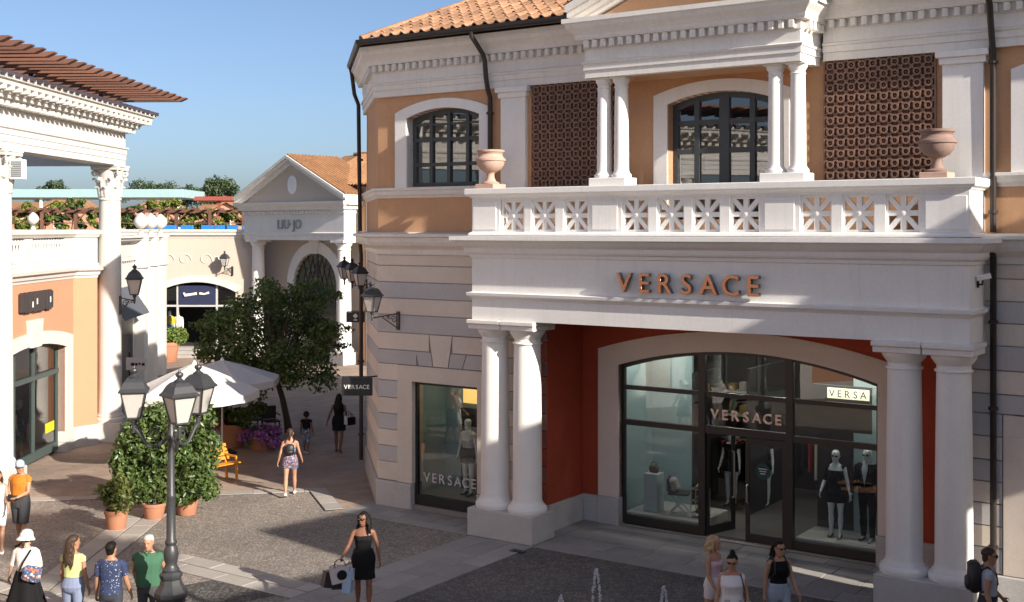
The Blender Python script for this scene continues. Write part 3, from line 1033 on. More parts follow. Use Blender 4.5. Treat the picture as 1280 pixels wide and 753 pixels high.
# clothes rails and shelves deep in the shop
random.seed(3)
CLS = [("cream", M("cloth_cream", (0.55, 0.5, 0.42), 0.9)), ("black", M("cloth_black_stock", (0.02, 0.02, 0.022), 0.9)), ("gold", M("cloth_gold", (0.45, 0.27, 0.06), 0.7)), ("red", M("cloth_red", (0.35, 0.04, 0.04), 0.9))]
ORD = ("leftmost", "second from left", "third from left", "fourth from left", "fifth from left", "sixth from left", "seventh from left")
RAILS = ((3.4, 6.2, "left of the door"), (5.0, 7.3, "straight behind the door"), (6.6, 6.9, "right of the door"))
for a, b, w_ in RAILS:
    t = thing("clothes_rail", "steel clothes rail deep inside the shop, " + w_, "clothes rail", WP(a, b, 0.04), ROT)
    MB().bar((-0.6, 0, 1.51), (0.6, 0, 1.51), 0.03).build("rail", STEEL, t)
    for sx in (-0.6, 0.6):
        MB().bar((sx, 0, 0), (sx, 0, 1.49), 0.03).build("post", STEEL, t)
    for q in range(7):
        xx = a - 0.5 + q * 0.165
        cn, cm = random.choice(CLS)
        o = MB().cbox(-0.03, 0.03, -0.22, 0.22, 0.62 + random.uniform(-.1, .2), 1.49, 0.02).build("hanging_garment", cm)
        o.location = WP(xx, b, 0.0); o.rotation_euler = (0, 0, ROT)
        tag(o, ORD[q] + " " + cn + " garment on the clothes rail inside the shop, " + w_, "garment", "garments on the rails inside the shop")
t = thing("shelf_unit", "white wall shelves holding handbags at the back of the shop's left side", "shelves", WP(3.2, 8.1, 0), ROT)
for q in range(4):
    MB().box(-0.8, 0.8, -0.2, 0.2, 0.6 + q * 0.6, 0.64 + q * 0.6).build("shelf", WHITEP, t)
    for w in range(5):
        cn, cm = random.choice(CLS)
        o = MB().cbox(-0.09, 0.09, -0.12, 0.12, 0, 0.18 + 0.05 * (w % 2), 0.02).build("shelf_handbag", cm)
        o.location = WP(2.59 + w * 0.3, 8.07, 0.645 + q * 0.6); o.rotation_euler = (0, 0, ROT)
        tag(o, cn + " handbag, " + ORD[w] + ", on the " + ("lowest", "second lowest", "second highest", "highest")[q] + " wall shelf inside the shop", "handbag", "handbags on the wall shelves")
# display furniture (things of their own)
ped = MB()
ped.cbox(2.62, 2.96, 3.25, 3.6, 0.272, 1.12, 0.008)
x_, y_, _ = WP(2.79, 3.42)
def at_shop(o, s, t, z=0.0, rz=0.0):
    o.location = WP(s, t, z)
    o.rotation_euler = (0, 0, ROT + rz)
    return o
o = MB().cbox(-0.17, 0.17, -0.17, 0.17, 0, 0.85, 0.008).build("display_cube", M("pale_blue_white", (0.55, 0.62, 0.63), 0.5, 0.04), None)
at_shop(tag(o, "tall pale display cube carrying a small handbag inside the wide shop window", "display cube"), 2.80, 3.30, 0.272)
hb = thing("handbag", "small brown handbag on top of the pale display cube in the shop window", "handbag")
MB().cbox(-0.11, 0.11, -0.05, 0.05, 0, 0.15, 0.025).build("bag_body", M("brown_leather", (0.12, 0.05, 0.03), 0.5), hb)
MB().tube([(-0.07, 0, 0.14), (-0.06, 0, 0.22), (0, 0, 0.25), (0.06, 0, 0.22), (0.07, 0, 0.14)], 0.01, 6).build("handle", M("brown_leather", (0, 0, 0)), hb)
at_shop(hb, 2.80, 3.30, 1.123)
ch = thing("director_chair", "folding chair with crossed legs and a pale cushion inside the wide shop window", "chair")
for sy in (-0.2, 0.2):
    MB().bar((-0.22, sy, 0), (0.22, sy, 0.45), 0.025).build("leg", STEEL, ch)
    MB().bar((0.22, sy + 0.027, 0), (-0.22, sy + 0.027, 0.45), 0.025).build("leg", STEEL, ch)
MB().cbox(-0.24, 0.24, -0.22, 0.24, 0.451, 0.49, 0.012).build("seat", M("chair_canvas", (0.06, 0.06, 0.06), 0.8), ch)
MB().cbox(-0.25, -0.21, -0.22, 0.24, 0.52, 0.82, 0.012).build("backrest", M("chair_canvas", (0, 0, 0)), ch)
for sy in (-0.2, 0.22):
    MB().bar((-0.23, sy, 0.46), (-0.23, sy, 0.83), 0.022).build("post", STEEL, ch)
cu = MB().cbox(-0.16, 0.2, -0.14, 0.16, 0.0, 0.34, 0.06).build("cushion", M("cushion_print", (0.5, 0.48, 0.44), 0.9, 0.2, 12), ch)
cu.location = (-0.06, 0, 0.5); cu.rotation_euler = (0, R(-20), 0); cu.scale = (0.5, 1, 0.9)
at_shop(ch, 3.42, 3.32, 0.272, R(20))
rk = thing("shoe_stand", "slim metal stand holding shoes beside the folding chair in the shop window", "stand")
for sx in (-0.17, 0.17):
    for sy in (-0.12, 0.12):
        MB().bar((sx, sy, 0), (sx, sy, 0.62), 0.018).build("leg", STEEL, rk)
for z in (0.1, 0.36, 0.62):
    MB().box(-0.18, 0.18, -0.13, 0.13, z, z + 0.012).build("tray", STEEL, rk)
for z in (0.112, 0.372, 0.632):
    for sx in (-0.08, 0.08):
        MB().tube([(sx, -0.09, z + 0.025), (sx, 0.0, z + 0.035), (sx, 0.06, z + 0.07), (sx, 0.09, z + 0.09)], [0.022, 0.032, 0.028, 0.02], 7).build("shoe", M("gold_shoe", (0.4, 0.26, 0.09), 0.35), rk, True)
at_shop(rk, 3.95, 3.30, 0.272)
# hanging name board with a pale emissive strip behind the letters
nb = thing("name_board", "dark hanging board with black letters VERSA on a pale emissive strip inside the shop", "sign")
MB().cbox(-0.62, 0.62, 0, 0.06, 0.0, 0.95, 0.008).build("board", M("charcoal_panel", (0, 0, 0)), nb)
MB().box(-0.30, 0.58, -0.012, -0.002, 0.68, 0.90).build("emissive_strip", emit_mat("pale_emissive_strip", (0.95, 0.92, 0.62), 0.55), nb)
lettering(nb, "VERSA", -0.20, 0.46, 0.715, 0.15, -0.022, 0.008, BLACKP)
at_shop(nb, 7.05, 3.5, 2.42)

# left display window of the wing
wf = MB()
wf.box(-2.45, -2.38, TW + 0.12, TW + 0.2, 0.12, 3.02)
wf.box(-0.62, -0.55, TW + 0.12, TW + 0.2, 0.12, 3.02)
wf.box(-2.38, -0.62, TW + 0.12, TW + 0.2, 2.95, 3.02)
wf.box(-2.38, -0.62, TW + 0.10, TW + 0.2, 0.06, 0.36)
wf = wf.build("display_window_frame", BLACKP, shop)
pane(wf, [(-2.38, 0.36), (-0.62, 0.36), (-0.62, 2.95), (-2.38, 2.95)], TW + 0.16)
m = MB()
m.box(-2.7, -0.3, TW + 1.35, TW + 1.4, 0.0, 3.4)
m.box(-2.62, -2.5, TW + 0.41, TW + 1.35, 0.0, 3.4)
m.box(-0.5, -0.4, TW + 0.41, TW + 1.35, 0.0, 3.4)
m.box(-2.7, -0.3, TW + 0.41, TW + 1.4, 3.3, 3.4)
m.build("display_wall", MINT, shop)
MB().box(-2.5, -0.5, TW + 0.21, TW + 1.34, 0.30, 0.34).build("display_platform", M("white_platform", (0, 0, 0)), shop)
MB().box(-1.95, -0.52, TW + 1.25, TW + 1.30, 0.35, 2.3).build("backdrop_panel", M("charcoal_panel", (0, 0, 0)), shop)
MB().box(-1.9, -0.55, TW + 1.27, TW + 1.32, 2.42, 2.78).build("gold_reflection", emit_mat("gold_reflection_glow", (0.95, 0.55, 0.16), 0.5), shop)  # glowing panel stands in for the sunlit facade reflected in the glass
MB().box(-1.7, -1.3, TW + 0.7, TW + 0.8, 3.25, 3.29).build("ceiling_light", emit_mat("dim_warm_light", (1.0, 0.86, 0.7), 9.0), shop)
# right wing display window (mostly outside the frame)
wf2 = MB()
wf2.box(11.25, 11.33, TW + 0.12, TW + 0.2, 0.15, 3.02)
wf2.box(13.12, 13.2, TW + 0.12, TW + 0.2, 0.15, 3.02)
wf2.box(11.33, 13.12, TW + 0.12, TW + 0.2, 2.94, 3.02)
wf2.box(11.33, 13.12, TW + 0.12, TW + 0.2, 0.15, 0.35)
wf2 = wf2.build("display_window_frame", BLACKP, shop)
pane(wf2, [(11.33, 0.35), (13.12, 0.35), (13.12, 2.94), (11.33, 2.94)], TW + 0.16)
MB().box(10.9, 13.6, TW + 1.0, TW + 1.1, 0, 3.4).build("display_wall", MINT, shop)

# ------------------------------------------------------------------ signs on the shop
sg = thing("shop_sign", "large rose gold letters VERSACE on the white portico fascia", "sign", WP(0, 0, 0), ROT)
lettering(sg, "VERSACE", 3.90, 6.62, 5.37, 0.395, 0.0, 0.12, COPPER, bold=0.012)
sg2 = thing("door_sign", "small rose gold letters VERSACE on the glass over the shop door", "sign", WP(0, 0, 0), ROT)
lettering(sg2, "VERSACE", 4.55, 5.98, 2.56, 0.215, YG - 0.06, 0.03, M("pale_rose_metal", (0.80, 0.60, 0.50), 0.35, 0.04, metal=0.4), bold=0.016)
sg3 = thing("window_sign", "pale letters VERSACE low on the glass of the mannequin's display window", "sign", WP(0, 0, 0), ROT)
lettering(sg3, "VERSACE", -2.12, -0.76, 0.68, 0.23, TW + 0.145, 0.006, M("grey_vinyl", (0.6, 0.58, 0.56), 0.6), bold=0.01)
bs = thing("hanging_sign", "black hanging board lettered VERSACE at the corner of the alley", "sign", (-3.73, 28.9, 2.6))
MB().cbox(-0.37, 0.37, -0.03, 0.03, 0, 0.43, 0.008).build("board", BLACKP, bs)
MB().bar((0.30, 0, 0.45), (0.62, 0.3, 0.45), 0.03).build("bracket", IRON, bs)
MB().bar((-0.36, 0, 0.45), (0.34, 0, 0.45), 0.03).build("bracket", IRON, bs)
lettering(bs, "VERSACE", -0.27, 0.27, 0.165, 0.10, -0.036, 0.008, WHITEP, bold=0.012)

# ------------------------------------------------------------------ urns on the parapet, camera
def urn(label, s, t):
    u = thing("urn", label, "urn", WP(s, t, 7.478), ROT, "terracotta urns on the balcony parapet")
    MB().cbox(-0.24, 0.24, -0.24, 0.24, 0, 0.10, 0.012).build("urn_base", URNM, u)
    p = [(0.19, 0.101), (0.20, 0.13), (0.12, 0.17), (0.085, 0.25), (0.08, 0.32), (0.10, 0.36), (0.14, 0.38), (0.22, 0.43), (0.285, 0.52), (0.305, 0.60),
         (0.31, 0.635), (0.325, 0.645), (0.325, 0.675), (0.305, 0.69), (0.27, 0.73), (0.255, 0.77), (0.27, 0.81), (0.30, 0.83), (0.305, 0.87), (0.29, 0.875), (0.25, 0.86), (0.23, 0.80)]
    p = [(r, z * 0.95 + 0.005) for r, z in p]
    MB().lathe(p, 0, 0, 28).build("urn_bowl", URNM, u, True)
    MB().lathe([(0.285, 0.588), (0.332, 0.60), (0.335, 0.625), (0.30, 0.64)], 0, 0, 28).build("urn_band", URNM, u, True)
    return u
urn("pale pink terracotta urn on the left end of the parapet, beside the downpipe", 0.40, 0.34)
u2 = urn("terracotta urn with its bowl coloured in brown shade, on the parapet in front of the right white pilaster", 9.82, 0.34)
URN2 = M("shaded_brown_urn", (0.30, 0.20, 0.165), 0.85, 0.2, 5, 40, 0.08, 0.2, 60)  # darker urn copy: shade painted into the bowl and band
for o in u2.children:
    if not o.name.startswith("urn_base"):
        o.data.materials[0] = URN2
cv = thing("security_camera", "white box security camera bracketed to the right end of the fascia", "camera", WP(10.42, 0.62, 5.66), ROT)
MB().cbox(0.02, 0.34, -0.28, -0.12, 0.08, 0.21, 0.015).build("camera_body", WHITEP, cv)
cv.children[0].rotation_euler = (0, R(-14), R(14))
cv.scale = (0.72, 0.72, 0.72)
MB().tube([(0.0, 0, 0.0), (0.12, -0.05, 0.0), (0.16, -0.16, 0.1)], 0.022, 8).build("bracket", IRON, cv)
MB().cbox(0.0, 0.03, -0.06, 0.06, -0.08, 0.08, 0.006).build("wall_plate", IRON, cv)

# ------------------------------------------------------------------ lanterns
def lantern(parent, loc, k=1.0, mat=LAMPM, name="lantern", rz=0.0, hang=False):
    """four sided street lantern, its own origin under the glass body; returns the frame"""
    b, t, h = 0.105, 0.19, 0.42
    f = MB()
    for sx in (-1, 1):
        for sy in (-1, 1):
            f.bar((sx * b, sy * b, 0), (sx * t, sy * t, h), 0.022)
    for z, w in ((0.0, b), (h, t)):
        for s_ in (-1, 1):
            f.bar((-w, s_ * w, z), (w, s_ * w, z), 0.026)
            f.bar((s_ * w, -w, z), (s_ * w, w, z), 0.0255)
    f.box(-b, b, -b, b, -0.02, -0.005)
    f.lathe([(0.03, -0.12), (0.035, -0.08), (0.06, -0.06), (0.05, -0.02)], 0, 0, 10)
    fo = f.build(name, mat, parent)
    fo.location = loc
    fo.scale = (k, k, k)
    fo.rotation_euler = (0, 0, rz)
    q = 0.96
    for i in range(4):
        a = i * PI / 2
        ca, sa = math.cos(a), math.sin(a)
        P = [(-b * q, -b * q, 0.01), (b * q, -b * q, 0.01), (t * q, -t * q, h - 0.01), (-t * q, -t * q, h - 0.01)]
        g = MB().add([(x * ca - y * sa, x * sa + y * ca, z) for x, y, z in P], [(0, 1, 2, 3)])
        g.build("glass_pane", FROST, fo)
    r = MB()
    r4 = math.sqrt(2)
    r.lathe([(t * 1.22 * r4, h + 0.005), (t * 1.24 * r4, h + 0.03), (t * 1.05 * r4, h + 0.07), (t * 0.80 * r4, h + 0.17), (t * 0.58 * r4, h + 0.22), (t * 0.42 * r4, h + 0.235)], 0, 0, 4, PI / 4)
    r.lathe([(0.085, h + 0.235), (0.09, h + 0.25), (0.05, h + 0.275), (0.03, h + 0.30), (0.055, h + 0.325), (0.065, h + 0.35), (0.055, h + 0.375), (0.02, h + 0.395), (0.012, h + 0.43)], 0, 0, 12)
    r.build("lantern_roof", mat, fo)
    return fo
def scroll(mb, p0, ax, az, r, turns=1.4, w=0.014, n=18, sgn=1):
    """flat spiral in the plane of ax/az"""
    pts = []
    for i in range(n + 1):
        u = i / n
        a = 2 * PI * turns * u * sgn
        rr = r * (1 - 0.8 * u)
        pts.append(Vector(p0) + Vector(ax) * (math.cos(a) * rr) + Vector(az) * (math.sin(a) * rr))
    mb.tube(pts, w, 6)
def wall_lantern(label, loc, rz, k=1.0, reach=0.75, mat=IRON, group=None, glassup=0.05):
    """bracket lantern: local +x points out of the wall"""
    t = thing("wall_lantern", label, "lantern", loc, rz, group)
    m = MB()
    m.box(-0.005, 0.035, -0.05, 0.05, -0.36 * k, 0.16 * k)
    m.bar((0.02, 0, 0.10 * k), (reach, 0, 0.02 * k), 0.03 * k)
    m.bar((0.02, 0, -0.32 * k), (reach * 0.62, 0, 0.02 * k), 0.024 * k)
    scroll(m, (0.17 * k, 0, -0.06 * k), (1, 0, 0), (0, 0, 1), 0.11 * k, w=0.013 * k)
    scroll(m, (0.36 * k, 0, 0.0), (1, 0, 0), (0, 0, 1), 0.06 * k, w=0.011 * k)
    m.tube([(reach, 0, -0.06 * k), (reach, 0, 0.05 * k), (reach, 0, 0.14 * k)], [0.02 * k, 0.035 * k, 0.02 * k], 8)
    m.build("bracket", mat, t)
    lantern(t, (reach, 0, 0.20 * k), k, mat, rz=R(20))
    return t
nx_, ny_ = -NV[0], -NV[1]
NANG = math.atan2(ny_, nx_)
wall_lantern("black iron lantern on a scrolled bracket on the striped wall left of the portico", WP(-2.86, TW, 4.52), NANG + R(-12), 0.84, 0.78, LAMPM)

# ------------------------------------------------------------------ ground
def ground_mat(name, cell, c0, c1, joint, bumpd=0.012, kind='cob', rot=0.0):
    m, nt, b = _nt(name)
    tc = _n(nt, "ShaderNodeTexCoord").outputs["Object"]
    mp = _n(nt, "ShaderNodeMapping")
    mp.inputs["Rotation"].default_value = (0, 0, rot)
    nt.links.new(tc, mp.inputs[0])
    vec = mp.outputs[0]
    if kind == 'cob':
        wv = noise(nt, vec, 0.55, 2)
        wn_ = _n(nt, "ShaderNodeVectorMath", operation='SCALE')
        wn_.inputs["Scale"].default_value = 0.35
        cb = _n(nt, "ShaderNodeCombineXYZ")
        nt.links.new(wv, cb.inputs[0]); nt.links.new(wv, cb.inputs[1])
        nt.links.new(cb.outputs[0], wn_.inputs[0])
        av = _n(nt, "ShaderNodeVectorMath", operation='ADD')
        nt.links.new(vec, av.inputs[0]); nt.links.new(wn_.outputs[0], av.inputs[1])
        vo = _n(nt, "ShaderNodeTexVoronoi"); vo.inputs["Scale"].default_value = 1 / cell; vo.inputs["Randomness"].default_value = 0.75
        vd = _n(nt, "ShaderNodeTexVoronoi", feature='DISTANCE_TO_EDGE'); vd.inputs["Scale"].default_value = 1 / cell; vd.inputs["Randomness"].default_value = 0.75
        nt.links.new(av.outputs[0], vo.inputs["Vector"]); nt.links.new(av.outputs[0], vd.inputs["Vector"])
        sp = _n(nt, "ShaderNodeSeparateColor"); nt.links.new(vo.outputs["Color"], sp.inputs[0])
        stone = ramp(nt, sp.outputs[0], 0.0, 1.0, c0, c1)
        e = ramp(nt, vd.outputs["Distance"], 0.02, 0.13)
        hgt = ramp(nt, vd.outputs["Distance"], 0.0, 0.3)
    else:
        br = _n(nt, "ShaderNodeTexBrick")
        br.inputs["Scale"].default_value = 1.0
        br.inputs["Brick Width"].default_value = cell * 2
        br.inputs["Row Height"].default_value = cell
        br.inputs["Mortar Size"].default_value = 0.006
        br.inputs["Mortar Smooth"].default_value = 0.3
        br.inputs["Bias"].default_value = 0.0
        br.inputs["Color1"].default_value = (*c0, 1); br.inputs["Color2"].default_value = (*c1, 1)
        br.inputs["Mortar"].default_value = (*joint, 1)
        nt.links.new(vec, br.inputs["Vector"])
        stone = br.outputs["Color"]
        inv = _n(nt, "ShaderNodeMath", operation='SUBTRACT'); inv.inputs[0].default_value = 1.0
        nt.links.new(br.outputs["Fac"], inv.inputs[1])
        e = inv.outputs[0]; hgt = e
    big = ramp(nt, noise(nt, tc, 0.28, 6, 0.68), 0.35, 0.72, (0.72, 0.72, 0.72), (1.12, 1.1, 1.08))
    mid = ramp(nt, noise(nt, tc, 2.2, 5, 0.7), 0.3, 0.75, (0.84, 0.84, 0.84), (1.1, 1.1, 1.1))
    fin = ramp(nt, noise(nt, tc, 30, 3, 0.7), 0.3, 0.7, (0.85, 0.85, 0.85), (1.12, 1.12, 1.12))
    col = mixrgb(nt, e, joint, stone) if kind == 'cob' else stone
    for q in (big, mid, fin):
        col = mixrgb(nt, 1.0, col, q, 'MULTIPLY')
    nt.links.new(col, b.inputs["Base Color"])
    b.inputs["Roughness"].default_value = 0.78
    bp = _n(nt, "ShaderNodeBump"); bp.inputs["Strength"].default_value = 0.9; bp.inputs["Distance"].default_value = bumpd
    nt.links.new(hgt, bp.inputs["Height"])
    bp2 = _n(nt, "ShaderNodeBump"); bp2.inputs["Strength"].default_value = 0.4; bp2.inputs["Distance"].default_value = 0.006
    nt.links.new(noise(nt, tc, 45, 4, 0.7), bp2.inputs["Height"]); nt.links.new(bp.outputs[0], bp2.inputs["Normal"])
    nt.links.new(bp2.outputs[0], b.inputs["Normal"])
    return m
COB = ground_mat("porphyry_cobbles", 0.085, (0.265, 0.23, 0.20), (0.385, 0.34, 0.295), (0.185, 0.16, 0.14), 0.008)
COBW = ground_mat("dark_fountain_cobbles", 0.085, (0.12, 0.112, 0.108), (0.21, 0.195, 0.185), (0.075, 0.07, 0.067), 0.008)  # same cobbles as the plaza in a darker colour
COBD = ground_mat("dark_cobbles", 0.10, (0.10, 0.095, 0.09), (0.17, 0.16, 0.15), (0.05, 0.047, 0.045))
ALLEY = ground_mat("rosy_alley_paving", 0.34, (0.32, 0.245, 0.195), (0.40, 0.305, 0.24), (0.22, 0.17, 0.14), 0.004, 'slab', R(-34.5))
EARTH = M("far_ground", (0.16, 0.15, 0.10), 0.95, 0.2, 0.02, 0.5)
def sheet(name, poly, z, mat):
    m = MB().add([(x, y, z) for x, y in poly], [tuple(range(len(poly)))])
    return tag(m.build(name, mat), kind='structure')
sheet("ground", [(-3000, -1500), (3000, -1500), (3000, 4500), (-3000, 4500)], -0.03, EARTH)
sheet("cobbled_plaza", [(-40, -25), (45, -25), (45, 40), (-40, 40)], -0.004, COB)
dl1, dl2 = (-4.86, 30.4), (-14.0, 28.9)
al0 = WP(-3.75, -0.05)[:2]
sheet("alley_paving", [al0, (-4.86, 30.4), (-9.2, 29.35), (-14.0, 29.15), (-40, 29.2), (-40, 95), (30, 95), WP(6, 17)[:2], WP(-6.4, 17)[:2], WP(-6.3, 4.3)[:2], WP(-3.3, 1.3)[:2], WP(-3.3, -0.05)[:2]], 0.0, ALLEY)
BED = M("paving_bed_mortar", (0.15, 0.135, 0.12), 0.95, 0.15)
random.seed(11)
def slab_strip(name, org, dirv, rows, L, mat, z=0.004, th=0.035, gap=0.010, lens=(0.6, 1.0)):
    """strip of real paving slabs: rows = list of (offset0, offset1) across, laid along dirv for L metres"""
    d = Vector(dirv).normalized()
    rz = math.atan2(d.y, d.x)
    w0, w1 = min(r[0] for r in rows), max(r[1] for r in rows)
    bed = MB().add([(0, w0, 0), (L, w0, 0), (L, w1, 0), (0, w1, 0)], [(0, 1, 2, 3)]).build(name, BED)
    bed.location = (org[0], org[1], z)
    bed.rotation_euler = (0, 0, rz)
    tag(bed, kind='structure')
    for a, b in rows:
        x = -random.uniform(0, lens[0])
        while x < L:
            l = random.uniform(*lens)
            x0, x1 = max(0, x), min(L, x + l)
            if x1 - x0 > 0.08:
                h = random.uniform(0.008, 0.013)
                m = MB()
                c = 0.008
                m.add([(x0 + gap / 2, a + gap / 2, 0.001), (x1 - gap / 2, a + gap / 2, 0.001), (x1 - gap / 2, b - gap / 2, 0.001), (x0 + gap / 2, b - gap / 2, 0.001),
                       (x0 + gap / 2 + c, a + gap / 2 + c, h), (x1 - gap / 2 - c, a + gap / 2 + c, h), (x1 - gap / 2 - c, b - gap / 2 - c, h), (x0 + gap / 2 + c, b - gap / 2 - c, h)],
                      [(4, 5, 6, 7), (0, 1, 5, 4), (1, 2, 6, 5), (2, 3, 7, 6), (3, 0, 4, 7)])
                m.build("paving_slab", mat, bed)
            x += l
    return bed
# strip running from the left plinth towards the plaza (perpendicular to the facade)
slab_strip("paving_strip", WP(0.10, -8.0)[:2], NV, [(-1.63, -1.09), (-1.09, -0.545), (-0.545, 0.0)], 8.0, GREYSLAB, lens=(0.7, 1.1))
# apron along the facade and portico floor
slab_strip("paving_apron", WP(-3.7, 0.0)[:2], U, [(0.0, 0.38), (0.38, 0.76), (0.76, 1.13)], 3.72, GREYSLAB, lens=(0.6, 0.9))
slab_strip("paving_apron", WP(1.70, 0.0)[:2], U, [(0.0, 0.54), (0.54, 1.07), (1.07, 1.60), (1.60, 2.13), (2.13, 2.60)], 7.1, GREYSLAB, lens=(0.75, 0.95))
slab_strip("paving_apron", WP(1.39, 0.93)[:2], U, [(0.0, 0.55), (0.55, 1.10), (1.10, 1.67)], 0.30, GREYSLAB, z=0.006)
slab_strip("paving_apron", WP(2.3, 2.62)[:2], U, [(0.0, 0.12)], 5.75, LIGHTSLAB, z=0.018, lens=(1.0, 1.4))
slab_strip("paving_apron", WP(8.82, 0.94)[:2], U, [(0.0, 0.8), (0.8, 1.66)], 0.9, GREYSLAB, z=0.006)
slab_strip("paving_apron", WP(10.52, 0.0)[:2], U, [(0.0, 0.38), (0.38, 0.76), (0.76, 1.13)], 7, GREYSLAB)
# pale bands in the plaza
slab_strip("paving_strip", (-8.45, 20.2), (0.0, 1.0), [(-0.47, -0.012), (0.012, 0.47)], 8.2, LIGHTSLAB, lens=(0.7, 1.2))
slab_strip("paving_strip", WP(-3.85, -5.35)[:2], U, [(0.0, 0.42), (0.45, 0.87)], 3.93, LIGHTSLAB, lens=(0.7, 1.2))
slab_strip("paving_strip", (-14.0, 28.92), (9.14, 1.48), [(-0.22, 0.22)], 9.25, LIGHTSLAB, lens=(0.8, 1.3))
slab_strip("paving_strip", (-9.9, 22.3), (1.34, -0.67), [(-0.25, 0.25)], 2.9, LIGHTSLAB, z=0.020, lens=(0.7, 1.1))
slab_strip("paving_strip", (-4.95, 30.45), (al0[0] + 4.95, al0[1] - 30.45), [(-0.22, 0.22)], 2.4, LIGHTSLAB, z=0.021, lens=(0.7, 1.1))
sheet("fountain_paving", [WP(1.73, -0.02)[:2], WP(10.5, -0.02)[:2], WP(12, -0.02)[:2], WP(12, -12)[:2], WP(1.73, -12)[:2]], 0.0, COBW)
rc = (-5.25, 21.9)
sheet("dark_cobble_diamond", [(rc[0] - 1.45, rc[1] - 0.1), (rc[0] + 0.1, rc[1] - 0.95), (rc[0] + 1.5, rc[1] + 0.15), (rc[0] + 0.0, rc[1] + 0.95)], 0.003, COBD)
dr_ = MB().box(-0.16, 0.16, -0.09, 0.09, 0.0, 0.008).build("drain_cover", IRON)
dr_.location = (0.12, 24.55, 0.019); dr_.rotation_euler = (0, 0, ROT)
tag(dr_, "small dark drain cover set in the paving strip in front of the left column plinth", "drain cover")
for (x, y) in ((-3.9, 29.6), (-4.4, 30.9)):
    pass

# ------------------------------------------------------------------ left colonnade with slatted trellis
col = thing("colonnade_building", "white classical colonnade with ornate column capitals, heavy cornice and brown slatted canopy", "colonnade", (-12.6, 37.6, 0), math.atan2(-0.04, 1.0))
def corinth(parent, y):
    m = MB()
    m.cbox(-0.52, 0.52, y - 0.52, y + 0.52, 0, 0.60, 0.015)
    m.build("column_plinth", GRAN, parent)
    m = MB()
    prof = [(0.48, 0.60), (0.49, 0.65), (0.49, 0.71), (0.44, 0.75), (0.41, 0.76), (0.42, 0.80), (0.40, 0.83), (0.365, 0.88)]
    for k in range(1, 9):
        u = k / 8
        prof.append((0.365 - 0.045 * u ** 1.7, 0.88 + 6.62 * u))
    prof += [(0.35, 7.51), (0.36, 7.55), (0.34, 7.58), (0.315, 7.6), (0.32, 7.8), (0.34, 8.1), (0.38, 8.3), (0.43, 8.44)]
    m.lathe(prof, 0, y, 28)
    c = m.build("column", SUN_COL, parent, True)
    lf = MB()
    def leaf(a, z0, h, w, out):
        ca, sa = math.cos(a), math.sin(a)
        pr = [(0.325, 0), (0.355, 0.35), (0.375, 0.7), (0.42 + out, 0.98), (0.45 + out, 0.93), (0.44 + out, 0.84)]
        ws = [0.8, 1.0, 0.95, 0.75, 0.5, 0.25]
        v = []
        for (r, q), ww in zip(pr, ws):
            for sx, dr in ((-1, -0.035), (-0.45, 0.012), (0, 0.03), (0.45, 0.012), (1, -0.035)):
                rr = r + dr
                tx = sx * w * ww / 2
                v.append((rr * ca - tx * sa, y + rr * sa + tx * ca, z0 + q * h))
        f = []
        for i in range(5):
            for k in range(4):
                f.append((i * 5 + k, i * 5 + k + 1, i * 5 + k + 6, i * 5 + k + 5))
        lf.add(v, f)
    for k in range(8):
        leaf(k * PI / 4, 7.6, 0.34, 0.25, 0.02)
        leaf(k * PI / 4 + PI / 8, 7.62, 0.60, 0.24, 0.05)
    for k in range(4):
        a = PI / 4 + k * PI / 2
        d = Vector((math.cos(a), math.sin(a), 0))
        for sg_ in (1,):
            pts = []
            for i in range(14):
                u = i / 13
                th = 2 * PI * 1.25 * u
                r = 0.115 * (1 - 0.75 * u)
                pts.append(Vector((0, y, 8.36)) + d * (0.50 + r * math.cos(th + 2.2)) + Vector((0, 0, r * math.sin(th + 2.2))))
            lf.tube(pts, 0.035, 6)
        leaf(a, 8.0, 0.4, 0.16, 0.10)
    lf.build("acanthus_leaves", SUN_COL, c)
    ab = MB()
    n = 6
    poly = []
    for k in range(4):
        a0 = PI / 4 + k * PI / 2
        p0 = Vector((math.cos(a0), math.sin(a0))) * 0.66
        p1 = Vector((math.cos(a0 + PI / 2), math.sin(a0 + PI / 2))) * 0.66
        for i in range(n):
            u = (i + 0.25) / (n - 0.5 + 0.0)
            u = min(0.93, 0.07 + 0.86 * i / (n - 1))
            q = p0.lerp(p1, u)
            q = q * (1 - 0.22 * math.sin(PI * u) * 0.5)
            poly.append((q.x, q.y + y))
    ab.slab(poly, 8.45, 8.54)
    ab.slab([((x) * 1.05, (yy - y) * 1.05 + y) for x, yy in poly], 8.541, 8.60)
    ab.build("abacus", SUN_COL, c)
for k in range(5):
    corinth(col, -7.5 * k)
CP = [(0.34, -38), (0.34, 0.42), (-4, 0.42)]
CENT = [(-0.68, 8.602), (0.0, 8.602), (0.0, 8.78), (0.02, 8.785), (0.02, 8.96), (0.04, 8.965), (0.04, 9.10), (0.08, 9.13), (0.09, 9.18), (0.0, 9.20), (0.0, 9.62), (0.04, 9.63), (0.04, 9.74),
        (0.34, 9.80), (0.36, 9.88), (0.40, 9.90), (0.44, 9.98), (0.64, 10.06), (0.66, 10.16), (0.72, 10.18), (0.74, 10.24), (0.74, 10.30), (-0.68, 10.30)]
MB().sweep(CENT, CP).build("entablature", SUN_COL, col)
d2 = MB().cbox(0.0, 0.26, -0.075, 0.075, 0.0, 0.12, 0.008).mesh("dentil"); d2.materials.append(SUN_COL)
d3 = MB().cbox(0.0, 0.26, -0.06, 0.06, 0.0, 0.13, 0.01).mesh("modillion"); d3.materials.append(SUN_COL)
y = 0.55
k = 0
while y > -27 and k < 130:
    link("dentil", d2, col, (0.34 + 0.035, y - 0.12, 9.625)); y -= 0.30; k += 1
y = 0.9; k = 0
